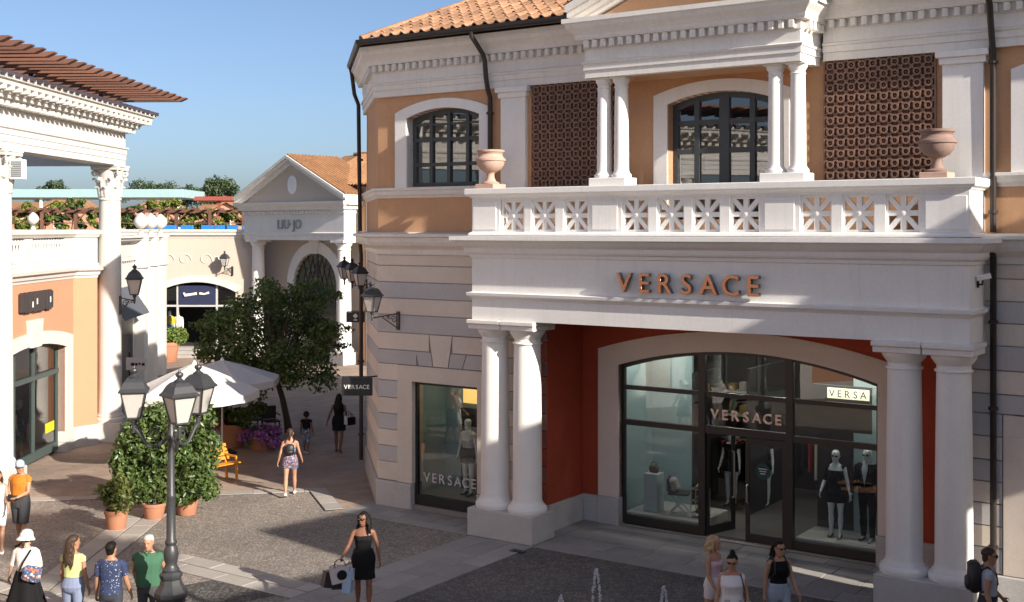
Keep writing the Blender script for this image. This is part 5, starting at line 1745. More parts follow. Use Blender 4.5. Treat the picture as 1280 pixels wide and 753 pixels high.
LLIGHT = leaf_mat("yellow_green_leaves", (0.14, 0.18, 0.03), (0.34, 0.36, 0.06), (0.09, 0.14, 0.03), 2.5, 0.3)
LPINE = leaf_mat("pine_needles", (0.035, 0.06, 0.022), (0.07, 0.10, 0.035), (0.03, 0.05, 0.02), 0.5, 0.1)
LPURP = leaf_mat("purple_petals", (0.25, 0.09, 0.30), (0.55, 0.25, 0.55), (0.35, 0.12, 0.4), 6, 0.25)
LPINK = leaf_mat("pink_petals", (0.40, 0.05, 0.14), (0.6, 0.15, 0.28), (0.3, 0.04, 0.1), 6, 0.25)

tr = thing("street_tree", "leafy dark green tree in the alley with a dark leaning trunk", "tree", (-7.25, 39.0, 0))
rng = random.Random(21)
blobs = []
limbs = MB()
top = Vector((-0.38, -0.1, 1.75))
limbs.tube([(0, 0, -0.02), (-0.06, 0, 0.4), (-0.2, -0.03, 1.1), tuple(top)], [0.14, 0.11, 0.095, 0.09], 10)
# (dx, dz, r) lobes from the crown's outline
lobes = [(-2.6, 2.75, .62), (-2.2, 3.4, .7), (-2.0, 2.35, .6), (-1.5, 3.9, .75), (-1.4, 2.2, .7), (-1.5, 3.0, .8), (-0.8, 4.35, .65), (-0.7, 3.5, .8), (-0.8, 2.2, .7), (-0.9, 1.6, .5), (-0.2, 2.7, .8), (0.0, 4.2, .65), (0.1, 1.9, .65),
         (0.45, 3.55, .75), (0.7, 2.6, .75), (0.9, 4.3, .5), (1.1, 3.4, .6), (0.95, 1.9, .55), (0.4, 4.75, .4), (-0.5, 4.75, .45), (-1.9, 1.9, .4)]
for (dx, z, r) in lobes:
    for q in range(2):
        dy = rng.uniform(-1.5, 1.5) * (1 - abs(dx + 0.5) / 4.5)
        c = Vector((dx + 0.1 + rng.uniform(-.15, .15), dy, z + rng.uniform(-.15, .15)))
        blobs.append((c.x, c.y, c.z, r * rng.uniform(.75, 1.0), r * rng.uniform(.8, 1.05), r * rng.uniform(.6, .8)))
        mid = top.lerp(c, 0.5) + Vector((rng.uniform(-.15, .15), rng.uniform(-.15, .15), 0.12))
        limbs.tube([tuple(top), tuple(mid), tuple(c)], [0.05, 0.03, 0.012], 6)
for k in range(16):
    a = rng.choice(lobes)
    s_ = 1 if a[0] > -0.4 else -1
    c = Vector((a[0] + 0.1 + s_ * a[2] * 1.1, rng.uniform(-1, 1), a[1] + rng.uniform(-.1, .2)))
    blobs.append((c.x, c.y, c.z, .32, .2, .14))
    limbs.tube([(a[0], 0, a[1]), tuple(c)], [0.02, 0.008], 5)
limbs.build("trunk", BARK, tr, True)
link("crown", leaf_mesh("crown", blobs, 12500, 0.15, LTREE, 3, 0.25), tr)

pt_ = thing("shadow_tree", "tall slim unseen tree, added beside the plaza to shade its cobbles", "tree", (6.9, 9.3, 0))  # unseen tree, added to cast a shadow on the foreground cobbles
MB().tube([(0, 0, 0), (0.05, 0, 4), (0, 0, 9.6)], [0.16, 0.12, 0.04], 8).build("trunk", BARK, pt_, True)
link("crown", leaf_mesh("crown", [(rng.uniform(-.9, .9), rng.uniform(-.9, .9), rng.uniform(8.9, 11.2), .65, .65, .5) for _ in range(22)], 5200, 0.2, LTREE, 77, 0.25), pt_)
def pot(parent, r, h, loc=(0, 0, 0), mat=TERRA, soil=True):
    p = MB().lathe([(r * 0.72, 0), (r * 0.75, 0.02), (r * 0.93, h * 0.80), (r * 0.99, h * 0.81), (r * 1.0, h * 0.84), (r * 1.0, h * 0.98), (r * 0.97, h), (r * 0.86, h), (r * 0.84, h * 0.9)], 0, 0, 28)
    o = p.build("pot", mat, parent, True, loc)
    if soil:
        MB().lathe([(0.01, h * 0.88), (r * 0.85, h * 0.88), (r * 0.8, h * 0.90), (0.01, h * 0.93)], 0, 0, 16).build("soil", M("dark_soil", (0.05, 0.035, 0.025), 0.95), o)
    return o
hd_ = thing("potted_laurel_hedge", "tall dense laurel hedge in terracotta pots behind the street lamp", "hedge", (-8.05, 27.7, 0))
pot(hd_, 0.27, 0.36, (-0.12, -0.30, 0))
pot(hd_, 0.27, 0.36, (0.52, 0.10, 0))
hb_ = []
rng = random.Random(8)
for k in range(80):
    z = rng.uniform(0.36, 2.45)
    w = 1.02 if z < 2.1 else 1.02 - (z - 2.1) * 0.5
    x = rng.uniform(-w, w) + 0.05
    y_ = rng.uniform(-0.45, 0.45)
    r = rng.uniform(.20, .34)
    z2 = max(0.32 if x > 0.25 else 0.62, z - (0.5 * max(0, -x - 0.35) if z > 1.5 else 0))
    hb_.append((x, y_, z2, r, r, r * 1.05))
hb_ += [(0.1, 0, 1.4, 0.85, 0.42, 0.95)]
link("foliage", leaf_mesh("foliage", hb_, 18000, 0.12, LHEDGE, 6, 0.55, 0.3, 0.52), hd_)
MB().tube([(-0.12, -0.30, 0.3), (-0.1, -0.1, 1.2), (0, 0, 2.0)], [0.04, 0.03, 0.015], 6).tube([(0.52, 0.1, 0.3), (0.5, 0, 1.3), (0.5, 0, 2.0)], [0.04, 0.03, 0.015], 6).build("stems", BARK, hd_)
sp_ = thing("potted_shrub", "small yellowish shrub in a round terracotta pot left of the tall hedge", "potted plant", (-8.72, 26.45, 0))
pot(sp_, 0.265, 0.43)
sb_ = [(rng.uniform(-.28, .28), rng.uniform(-.28, .28), rng.uniform(.55, 1.0), .17, .17, .2) for _ in range(18)]
link("foliage", leaf_mesh("foliage", sb_, 1900, 0.11, leaf_mat("shrub_leaves", (0.06, 0.09, 0.02), (0.17, 0.17, 0.045), (0.10, 0.12, 0.03), 3, 0.2), 9, 0.2, 0.5), sp_)
fp = thing("flower_pot", "big terracotta pot of mixed flowers and greenery under the parasol's edge", "flower pot", (-8.45, 36.4, 0))
pot(fp, 0.42, 0.72)
link("foliage", leaf_mesh("foliage", [(rng.uniform(-.6, .75), rng.uniform(-.4, .4), rng.uniform(.75, 1.15), .26, .26, .2) for _ in range(14)], 2200, 0.16, LHEDGE, 12, 0.2, 0.5), fp)
link("pink_flowers", leaf_mesh("pink_flowers", [(-.55, -.1, .75, .28, .25, .2), (-.35, -.3, .8, .2, .2, .16)], 420, 0.08, LPINK, 13, 0.4), fp)
pp_ = thing("petunia_planter", "low planter overflowing with purple petunias beside the big flower pot", "planter", (-7.55, 36.1, 0))
MB().lathe([(0.30, 0), (0.42, 0.35), (0.45, 0.36), (0.45, 0.42), (0.40, 0.42)], 0, 0, 24).build("planter_bowl", TERRA, pp_, True)
link("foliage", leaf_mesh("foliage", [(rng.uniform(-.4, .4), rng.uniform(-.3, .3), rng.uniform(.3, .6), .22, .22, .16) for _ in range(10)], 900, 0.11, LHEDGE, 14, 0.3), pp_)
link("petunias", leaf_mesh("petunias", [(rng.uniform(-.5, .5), rng.uniform(-.45, .2), rng.uniform(.15, .62), .22, .22, .16) for _ in range(14)], 1900, 0.085, LPURP, 15, 0.7, 0.5, 0.9), pp_)
bxp = thing("potted_box_hedge", "clipped bright green box bush in a terracotta pot by the back shop", "potted plant", (-17.2, 59.8, 0))
pot(bxp, 0.62, 1.0)
link("foliage", leaf_mesh("foliage", [(dx, 0, 1.3, .42, .5, .4) for dx in (-.6, -.3, 0, .3, .6)], 3000, 0.13, leaf_mat("box_leaves", (0.08, 0.14, 0.02), (0.17, 0.24, 0.04), (0.12, 0.18, 0.03), 3, 0.2), 16, 0.8), bxp)

# roof terrace behind the wall: pergola, planting, canopies
pg = thing("roof_pergola", "brown timber pergola along the roof terrace above the pale wall", "pergola", (-30, 71.5, 6.45))
for xx in np.arange(0, 15.0, 2.0):
    MB().box(xx - 0.09, xx + 0.09, -0.09, 0.09, 0, 1.15).build("post", WOODB, pg)
    for s_ in (-1, 1):
        MB().bar((xx, 0, 0.55), (xx + s_ * 0.55, 0, 1.1), 0.07).build("brace", WOODB, pg)
MB().box(-1, 15, -0.07, 0.07, 1.151, 1.32).build("beam", WOODB, pg)
for xx in np.arange(-0.9, 15, 0.75):
    MB().box(xx - 0.05, xx + 0.05, -0.5, 0.9, 1.321, 1.43).build("rafter", WOODB, pg)
MB().box(-1, 15, -0.045, 0.045, 0.50, 0.56).build("rail", WOODB, pg)
rng = random.Random(31)
kinds = ["yellow green climber at the left end of the roof pergola", "bushy yellow climber between the pergola posts near the white column", "dark green climber hanging through the pergola behind the white column",
         "tall yellow green climber just right of the white column", "thick green climber above the three egg finials", "bright yellow climber over the middle of the pale wall", "mixed green climber over the right part of the pale wall", "small yellow climber at the right end of the pergola"]
for k, xx in enumerate((0.3, 2.0, 3.6, 5.9, 7.3, 9.3, 11.6, 14.2)):
    t = thing("climbing_plant", kinds[k], "plant", (-30 + xx, 71.9, 6.45), 0, "climbing plants on the roof pergola")
    bl = [(rng.uniform(-1.25, 1.25), rng.uniform(-.3, .3), rng.uniform(.25, 1.25 + 0.35 * (k % 3)), .27, .27, .24) for _ in range(20)]
    link("foliage", leaf_mesh("foliage", bl, 2900, 0.19, LHEDGE if k in (2, 4) else LLIGHT, 40 + k, 0.3), t)
    MB().tube([(0, 0, 0), (0.1, 0, 0.8), (0.05, 0, 1.5)], 0.03, 5).build("stem", BARK, t)
BLUEP = M("bright_blue_paint", (0.03, 0.20, 0.55), 0.5)
BLAB = ["lone bright blue planter box on the terrace edge just right of the white column", "leftmost bright blue planter box right of the egg finials", "second bright blue planter box right of the egg finials", "third bright blue planter box right of the egg finials",
        "fourth bright blue planter box right of the egg finials", "bright blue planter box third from the pedimented shop", "bright blue planter box second from the pedimented shop", "bright blue planter box closest to the pedimented shop"]
for k, xx in enumerate((6.4, 9.0, 10.0, 11.0, 12.2, 13.0, 13.6, 14.6)):
    t = thing("blue_planter_box", BLAB[k], "planter", (-30 + xx, 70.2, 6.45), 0, "blue planter boxes on the roof terrace")
    MB().cbox(-0.36, 0.36, -0.15, 0.15, 0.0, 0.40, 0.02).build("box", BLUEP, t)
    MB().box(-0.32, 0.32, -0.11, 0.11, 0.401, 0.42).build("soil", M("dark_soil", (0, 0, 0)), t)
t = thing("pale_blue_canopy", "long pale blue flat canopy above the roof terrace, behind the colonnade", "canopy", (-29.5, 85, 6.4))
MB().cbox(-10, 6.2, 0, 6, 2.45, 3.05, 0.03).build("canopy_roof", M("pale_blue_metal", (0.336, 0.496, 0.512), 0.5), t)
for xx in (-9, -4, 1, 5.8):
    MB().box(xx - 0.08, xx + 0.08, 0.3, 0.46, -6.4, 2.45).build("post", WHITEP, t)
t = thing("red_canopy", "low rusty red canopy beside the pedimented shop's roof", "canopy", (-23.4, 88, 6.4))
MB().cbox(0, 4.6, 0, 4, 2.3, 2.62, 0.03).build("canopy_roof", M("rusty_red_metal", (0.30, 0.07, 0.05), 0.6), t)
for xx in (1.8, 4.3):
    MB().box(xx - 0.09, xx + 0.09, 0.3, 0.48, -6.4, 2.3).build("post", M("rusty_red_metal", (0, 0, 0)), t)
HOUSE = [(-50.5, 120, 5.0, 9.0, "salmon house at the far left with a low tiled roof"), (-44.6, 122, 5.5, 8.6, "long low pale house with a tiled roof left of the white column"), (-42.4, 112, 3.0, 9.3, "gabled orange house seen just left of the white column"),
         (-34.3, 114, 3.6, 9.2, "gabled orange house with an arched window right of the finials"), (-28.6, 116, 4.2, 8.7, "low pale orange house with a flat tiled roof between the gabled ones"), (-26.6, 112, 3.4, 9.1, "gabled orange house beside the pedimented shop")]
HW = [M("salmon_wall", (0.528, 0.288, 0.192), 0.85), M("pale_house_wall", (0.496, 0.368, 0.288), 0.85)]
for k, (hx, hy, w, ht, lab) in enumerate(HOUSE):
    t = thing("far_house", lab, "house", (hx, hy, 0), 0, "far houses beyond the terrace")
    g_ = k in (2, 3, 5)
    m = MB()
    if g_:
        m.prism([(-w / 2, 0), (w / 2, 0), (w / 2, ht - 0.9), (0, ht), (-w / 2, ht - 0.9)], 0, 8)
    else:
        m.box(-w / 2, w / 2, 0, 8, 0, ht - 0.8)
    m.build("wall", HW[k % 2 if not g_ else 0], t)
    m = MB()
    if g_:
        m.prism([(-w / 2 - 0.3, ht - 1.02), (0, ht + 0.02), (0, ht + 0.22), (-w / 2 - 0.3, ht - 0.82)], -0.4, 8)
        m.prism([(w / 2 + 0.3, ht - 1.02), (0.001, ht + 0.02), (0.001, ht + 0.22), (w / 2 + 0.3, ht - 0.82)], -0.4, 8)
    else:
        m.add([(-w / 2 - .3, -.4, ht - .85), (w / 2 + .3, -.4, ht - .85), (w / 2 + .3, 4, ht + .4), (-w / 2 - .3, 4, ht + .4)], [(0, 1, 2, 3)])
        m.add([(-w / 2 - .3, 8.4, ht - .85), (w / 2 + .3, 8.4, ht - .85), (w / 2 + .3, 4, ht + .4), (-w / 2 - .3, 4, ht + .4)], [(3, 2, 1, 0)])
    m.build("roof", TILEF, t)
    for xx in ((0,) if g_ else (-w / 4, w / 4)):
        f_ = MB().box(xx - 0.4, xx + 0.4, -0.06, 0.0, ht - 2.6, ht - 1.3).build("window", W_ST, t)
        MB().box(xx - 0.28, xx + 0.28, -0.08, -0.061, ht - 2.5, ht - 1.4).build("pane", M("dark_window_glass", (0, 0, 0)), f_)
def far_tree(label, x, y, z0, h, w, kind, seed, name="pine_tree"):
    t = thing(name, label, "tree", (x, y, z0), 0, "far trees on the skyline")
    r_ = random.Random(seed)
    if kind == 'umbrella':
        bl = [(r_.uniform(-w / 2, w / 2) * 0.82, r_.uniform(-w / 3, w / 3), h - r_.uniform(0.05, .26) * h * .4 - 0.0, w * .14, w * .14, h * .09) for _ in range(26)]
        bl = [(a, b, c - 0.12 * h * (abs(a) / (w / 2)) ** 2, d, e, f) for a, b, c, d, e, f in bl]
    elif kind == 'conifer':
        bl = []
        for q in range(9):
            u = q / 8
            for s_ in (-1, 1):
                bl.append((s_ * w * .3 * (1 - u) * r_.uniform(.7, 1.3), r_.uniform(-.4, .4), h * (.35 + .65 * u), w * .2 * (1.1 - u), w * .2 * (1.1 - u), .25))
    else:
        bl = [(r_.uniform(-w / 2, w / 2) * .8, r_.uniform(-w / 3, w / 3), h * r_.uniform(.4, .92), w * .17, w * .17, h * .10) for _ in range(24)]
    link("crown", leaf_mesh("crown", bl, 4200, 0.36 if kind != 'conifer' else 0.28, LPINE, seed, 0.5), t)
    MB().tube([(0, 0, 0), (0.1, 0, h * .5), (0, 0, h * .92)], [0.28, 0.2, 0.06], 7).build("trunk", BARK, t)
far_tree("wide umbrella pine on the skyline, largest dome right of the white column", -54.5, 180, 0, 13.6, 9.5, 'umbrella', 51)
far_tree("low umbrella pine on the skyline above the red canopy's left end", -47.8, 182, 0, 12.6, 7.0, 'umbrella', 52)
far_tree("dark umbrella pine on the skyline touching the pedimented roof", -41.2, 170, 0, 13.4, 6.0, 'umbrella', 53)
far_tree("thin spiky conifer on the skyline beside the pedimented roof", -42.6, 172, 0, 14.2, 3.0, 'conifer', 54, "conifer_tree")
far_tree("small umbrella pine on the skyline seen between the two white columns", -68.5, 180, 0, 13.3, 6.0, 'umbrella', 55)
far_tree("round dark tree low behind the pale blue canopy's left end", -60, 140, 0, 9.6, 9.5, 'round', 56, "broadleaf_tree")
far_tree("round dark tree low behind the pale blue canopy's middle", -51.5, 142, 0, 9.4, 9.5, 'round', 57, "broadleaf_tree")
far_tree("round dark tree low behind the pale blue canopy's right end", -43.0, 143, 0, 9.3, 9.0, 'round', 58, "broadleaf_tree")
far_tree("round dark tree low behind the red canopy", -35.5, 140, 0, 9.2, 8.0, 'round', 59, "broadleaf_tree")
fp_ = MB()
tag(link("far_wood", leaf_mesh("far_wood", [(-130 + 6 * k + RNG.uniform(-2, 2), 230 + RNG.uniform(-10, 10), 4.5 + RNG.uniform(-1, 1.2), 5, 5, 4) for k in range(34)], 9000, 1.0, LPINE, 61, 0.7)), kind='stuff')

# ------------------------------------------------------------------ street furniture
lp = thing("street_lamp", "grey cast iron street lamp with three lanterns on scrolled arms", "street lamp", (-5.2, 18.3, 0))
m = MB()
m.cbox(-0.30, 0.30, -0.30, 0.30, 0, 0.14, 0.02)
m.lathe([(0.27, 0.141), (0.27, 0.22), (0.24, 0.26), (0.22, 0.30), (0.215, 0.94), (0.23, 0.98), (0.25, 1.02), (0.25, 1.08), (0.22, 1.13), (0.17, 1.20), (0.15, 1.27), (0.17, 1.31), (0.175, 1.35), (0.14, 1.39)], 0, 0, 8, PI / 8)
m.build("pedestal", LAMPM, lp)
pr = [(0.12, 1.37), (0.13, 1.42), (0.10, 1.46), (0.085, 1.50), (0.10, 1.56), (0.115, 1.65), (0.10, 1.74), (0.075, 1.79), (0.09, 1.82), (0.09, 1.85), (0.07, 1.88), (0.066, 2.5), (0.072, 2.52), (0.072, 2.56), (0.06, 2.58), (0.052, 3.38), (0.075, 3.40), (0.085, 3.45), (0.06, 3.50), (0.05, 3.62), (0.02, 3.72)]
MB().lathe(pr, 0, 0, 16).build("pole", LAMPM, lp, True)
for k, (a, lab) in enumerate(((178, ""), (298, ""), (60, ""))):
    a = R(a)
    ca, sa = math.cos(a), math.sin(a)
    am = MB()
    pts = []
    for i in range(13):
        u = i / 12
        r = 0.05 + 0.52 * u
        z = 3.44 - 0.16 * math.sin(PI * min(1, u * 1.15)) + 0.12 * max(0, u - .6) / .4
        pts.append((ca * r, sa * r, z))
    am.tube(pts, [0.028] * 10 + [0.03, 0.03, 0.03], 8)
    scroll(am, (ca * 0.24, sa * 0.24, 3.46), (ca, sa, 0), (0, 0, 1), 0.10, 1.3, 0.014)
    am.tube([(ca * 0.57, sa * 0.57, 3.50), (ca * 0.57, sa * 0.57, 3.66)], [0.03, 0.04], 8)
    am.build("arm", LAMPM, lp)
    lantern(lp, (ca * 0.57, sa * 0.57, 3.73), 0.93, LAMPM, rz=a + R(15))

def parasol(label, x, y, za, ze, r, n=8, rot=0.0):
    t = thing("parasol", label, "parasol", (x, y, 0), rot, "white parasols in the alley")
    v = [(0, 0, za)]
    for k in range(n):
        for q, u in enumerate((0.5, 1.0)):
            a = 2 * PI * k / n
            v.append((r * u * math.cos(a), r * u * math.sin(a), za + (ze - za) * (u ** 1.15)))
    f = []
    m_ = MB()
    for k in range(n):
        j = (k + 1) % n
        # slightly sagging panels
        a0, a1 = 2 * PI * k / n, 2 * PI * j / n
        am = (a0 + a1) / 2 if j else a0 + PI / n
        def P(u, w, dz=0):
            x0 = Vector((math.cos(a0), math.sin(a0), 0)); x1 = Vector((math.cos(a0 + 2 * PI / n), math.sin(a0 + 2 * PI / n), 0))
            p = x0.lerp(x1, w) * (r * u)
            sag = -0.05 * math.sin(PI * w) * u
            return (p.x, p.y, za + (ze - za) * (u ** 1.12) + sag + dz)
        us = (0.04, 0.35, 0.7, 1.0)
        vs = [P(u, w) for u in us for w in (0, .33, .67, 1)]
        fs = [(i * 4 + c, i * 4 + c + 1, i * 4 + c + 5, i * 4 + c + 4) for i in range(3) for c in range(3)]
        b0 = len(vs)
        vs += [P(1.0, w, -0.20) for w in (0, .33, .67, 1)]
        fs += [(12 + c, 13 + c, b0 + c + 1, b0 + c) for c in range(3)]
        pm = MB().add(vs, fs)
        pm.build("canopy_panel", PARASOLM, t)
        MB().bar((0, 0, za - 0.06), (r * 0.99 * math.cos(a0), r * 0.99 * math.sin(a0), ze - 0.03), 0.02).build("rib", WHITEP, t)
    MB().lathe([(0.03, za - 0.04), (0.07, za - 0.03), (0.05, za + 0.03), (0.01, za + 0.08)], 0, 0, 10).build("cap", WHITEP, t)
    MB().tube([(0, 0, 0.05), (0, 0, za)], 0.028, 8).build("pole", WHITEP, t)
    MB().cbox(-0.35, 0.35, -0.35, 0.35, 0, 0.06, 0.01).build("base", IRON, t)
    return t
parasol("white parasol in front, sunlit, behind the street lamp's lanterns", -8.55, 32.3, 3.0, 2.25, 1.72, 8, R(10))
parasol("white parasol behind and right of the sunlit one, mostly in shade", -8.55, 35.4, 2.75, 2.22, 1.72, 8, R(28))
CHM = M("dark_woven_chair", (0.03, 0.028, 0.026), 0.8, 0.2)
def cafe_chair(label, x, y, rz):
    t = thing("cafe_chair", label, "chair", (x, y, 0), rz, "dark cafe chairs under the parasols")
    MB().cbox(-0.24, 0.24, -0.24, 0.24, 0.42, 0.47, 0.015).build("seat", CHM, t)
    MB().cbox(-0.24, 0.24, 0.21, 0.25, 0.48, 0.90, 0.015).build("backrest", CHM, t)
    for sx in (-0.21, 0.21):
        MB().bar((sx, -0.21, 0), (sx, -0.21, 0.42), 0.035).build("leg", CHM, t)
        MB().bar((sx, 0.23, 0), (sx, 0.23, 0.5), 0.035).build("leg", CHM, t)
        MB().bar((sx * 1.1, -0.2, 0.64), (sx * 1.1, 0.22, 0.66), 0.035).build("armrest", CHM, t)
cafe_chair("dark woven cafe chair nearest the tree trunk", -7.75, 38.6, R(30))
cafe_chair("dark woven cafe chair under the shaded parasol's right edge", -8.4, 38.9, R(-60))
cafe_chair("dark woven cafe chair half hidden behind the flower pot", -8.9, 38.2, R(150))
tb = thing("cafe_table", "small round cafe table between the dark chairs under the parasols", "table", (-8.3, 38.1, 0))
MB().lathe([(0.01, 0.70), (0.35, 0.70), (0.35, 0.73), (0.01, 0.735)], 0, 0, 20).build("tabletop", CHM, tb)
MB().lathe([(0.22, 0), (0.22, 0.02), (0.03, 0.05), (0.03, 0.70)], 0, 0, 12).build("pedestal", CHM, tb)

bn = thing("bench", "bright orange slatted bench at the right side of the tall hedge", "bench", (-7.88, 31.35, 0), R(-38))
for k in range(4):
    MB().cbox(0.04 + k * 0.115, 0.135 + k * 0.115, -0.62, 0.62, 0.43 + 0.012 * k, 0.46 + 0.012 * k, 0.006).build("seat_slat", YELLOWM, bn)
for k in range(4):
    o = MB().cbox(-0.015, 0.015, -0.62, 0.62, -0.045, 0.045, 0.006).build("back_slat", YELLOWM, bn)
    o.location = (-0.02 - 0.045 * k, 0, 0.56 + k * 0.105); o.rotation_euler = (0, R(-22), 0)
for yy in (-0.5, 0.5):
    m = MB()
    m.bar((0.45, yy, 0), (0.42, yy, 0.45), 0.05)
    m.bar((0.05, yy, 0), (0.0, yy, 0.43), 0.05)
    m.bar((0.0, yy, 0.41), (0.47, yy, 0.435), 0.05)
    m.bar((0.01, yy, 0.43), (-0.20, yy, 0.95), 0.05)
    m.bar((-0.06, yy, 0.66), (0.43, yy, 0.64), 0.045)
    m.bar((0.42, yy, 0.43), (0.42, yy, 0.645), 0.04)
    m.build("side_frame", YELLOWM, bn)

# fountain jets
WET = M("wet_paving_film", (0.05, 0.048, 0.047), 0.12, 0.3, 3, 20, 0.1, 0.25, 14, spec=0.6)
for (x, y, r_) in ((1.40, 19.5, 0.62), (0.80, 19.4, 0.45), (2.5, 19.5, 0.5)):
    ph = x * 3
    sheet("puddle", [(x + r_ * (1 + .22 * math.sin(3 * a + ph) + .12 * math.sin(7 * a)) * math.cos(a), y + r_ * .9 * (1 + .2 * math.sin(2 * a + ph)) * math.sin(a)) for a in [2 * PI * k / 30 for k in range(30)]], 0.004, WET)
WATER = bpy.data.materials.new("fountain_water")
WATER.use_nodes = True
b = WATER.node_tree.nodes["Principled BSDF"]
b.inputs["Base Color"].default_value = (0.85, 0.9, 0.95, 1)
b.inputs["Roughness"].default_value = 0.08
b.inputs["Transmission Weight"].default_value = 0.45
b.inputs["IOR"].default_value = 1.33
ico = bmesh.new(); bmesh.ops.create_icosphere(ico, subdivisions=1, radius=1)
IV = [v.co.copy() for v in ico.verts]; IF = [tuple(v.index for v in f.verts) for f in ico.faces]; ico.free()
for k, (x, y, h, w, lab) in enumerate(((1.38, 19.6, 1.02, 0.16, "tallest of the fountain jets, rising in a white double arc"), (0.80, 19.5, 0.62, 0.10, "small fountain jet just showing left of the tallest one"), (2.48, 19.6, 0.74, 0.14, "short fountain jet curling over right of the tallest one"))):
    m = MB()
    r_ = random.Random(70 + k)
    for q in range(240):
        u = r_.random()
        sd_ = r_.choice((-1, 1))
        t_ = u ** 0.7
        px_, pz = sd_ * w * 0.62 * t_ + r_.gauss(0, .006), h * (1 - t_ ** 1.6) + 0.02
        s_ = r_.uniform(0.008, 0.021) * (1.35 if t_ < .2 else 1)
        o = Vector((px_ + r_.gauss(0, .007), r_.gauss(0, .012), max(0.01, pz + r_.gauss(0, .012))))
        m.add([o + v * s_ for v in IV], IF)
    t = m.build("fountain_jet", WATER, None, 'all', (x, y, 0.0))
    tag(t, lab, "fountain jet", "fountain jets in the plaza", "stuff")

# ------------------------------------------------------------------ people and mannequins
DG = None
def remesh(mb, voxel, name, smooth_it=2, disp=0.0, seed=0, dscale=14.0, dens=None):
    """union of overlapping pieces -> one continuous surface"""
    me0 = mb.mesh(name)
    o = bpy.data.objects.new(name, me0)
    C.objects.link(o)
    md = o.modifiers.new("r", 'REMESH'); md.mode = 'VOXEL'; md.voxel_size = voxel
    if smooth_it:
        ms = o.modifiers.new("s", 'SMOOTH'); ms.factor = 0.5; ms.iterations = smooth_it
    dg = bpy.context.evaluated_depsgraph_get()
    me = bpy.data.meshes.new_from_object(o.evaluated_get(dg))
    bpy.data.objects.remove(o); bpy.data.meshes.remove(me0)
    if disp:
        n = len(me.vertices)
        co = np.empty(n * 3); me.vertices.foreach_get("co", co); co = co.reshape(-1, 3)
        no = np.empty(n * 3); me.vertices.foreach_get("normal", no); no = no.reshape(-1, 3)
        r_ = np.random.default_rng(seed)
        d = np.zeros(n)
        for k in range(7):
            w = r_.normal(size=3) * dscale * np.array([1, 1, 0.45]); d += np.sin(co @ w + r_.random() * 6.28 + 1.3 * np.sin(co @ (r_.normal(size=3) * dscale * .5)))
        co += no * (d / 4.0 * disp)[:, None]
        me.vertices.foreach_set("co", co.reshape(-1)); me.update()
    me.name = name
    me.shade_smooth()
    return me
def ering(c, rx, ry, n=14, rot=None, e=2.0):
    out = []
    for k in range(n):
        a = 2 * PI * k / n
        ca, sa = math.cos(a), math.sin(a)
        p = Vector((math.copysign(abs(ca) ** (2 / e), ca) * rx, math.copysign(abs(sa) ** (2 / e), sa) * ry, 0))
        if rot is not None: p = rot @ p
        out.append(Vector(c) + p)
    return out
def loft(mb, rings):
    n = len(rings[0]); v = []; f = []
    for r in rings: v += r
    for i in range(len(rings) - 1):
        for k in range(n):
            j = (k + 1) % n
            f.append((i * n + k, i * n + j, i * n + n + j, i * n + n + k))
    f.append(tuple(reversed(range(n)))); f.append(tuple(range((len(rings) - 1) * n, len(rings) * n)))
    mb.add(v, f)
SKIN = {}
def skin(name, c):
    if name not in SKIN:
        SKIN[name] = M("skin_" + name, c, 0.5, 0.06, 9, 60, 0.03, 0.06, 120, spec=0.35)
    return SKIN[name]
SK_TAN = skin("tan", (0.43, 0.232, 0.146)); SK_LIGHT = skin("light", (0.499, 0.31, 0.224)); SK_DARK = skin("deep", (0.20, 0.09, 0.055)); SK_OLIVE = skin("olive", (0.361, 0.189, 0.116))
HAIRS = {"black": M("black_hair", (0.012, 0.009, 0.008), 0.62, 0.2, 20, 90, 0.2, 0.5, 90, spec=0.2), "brown": M("brown_hair", (0.055, 0.028, 0.014), 0.62, 0.25, 20, 90, 0.2, 0.3, 90), "grey": M("white_hair", (0.62, 0.60, 0.58), 0.6, 0.15, 20, 90, 0.15, 0.3, 90), "blonde": M("blonde_hair", (0.52, 0.36, 0.18), 0.6, 0.25, 18, 90, 0.2, 0.3, 90)}
EYEM = M("eye_dark", (0.03, 0.02, 0.015), 0.2, 0, bump=0); LIPM = M("lip", (0.40, 0.13, 0.11), 0.5, 0.05); SUNG = M("sunglasses", (0.008, 0.008, 0.009), 0.12, 0.0, bump=0, spec=0.6)
def rot_x(a): return Matrix.Rotation(a, 3, 'X')
def rot_y(a): return Matrix.Rotation(a, 3, 'Y')
def rot_z(a): return Matrix.Rotation(a, 3, 'Z')
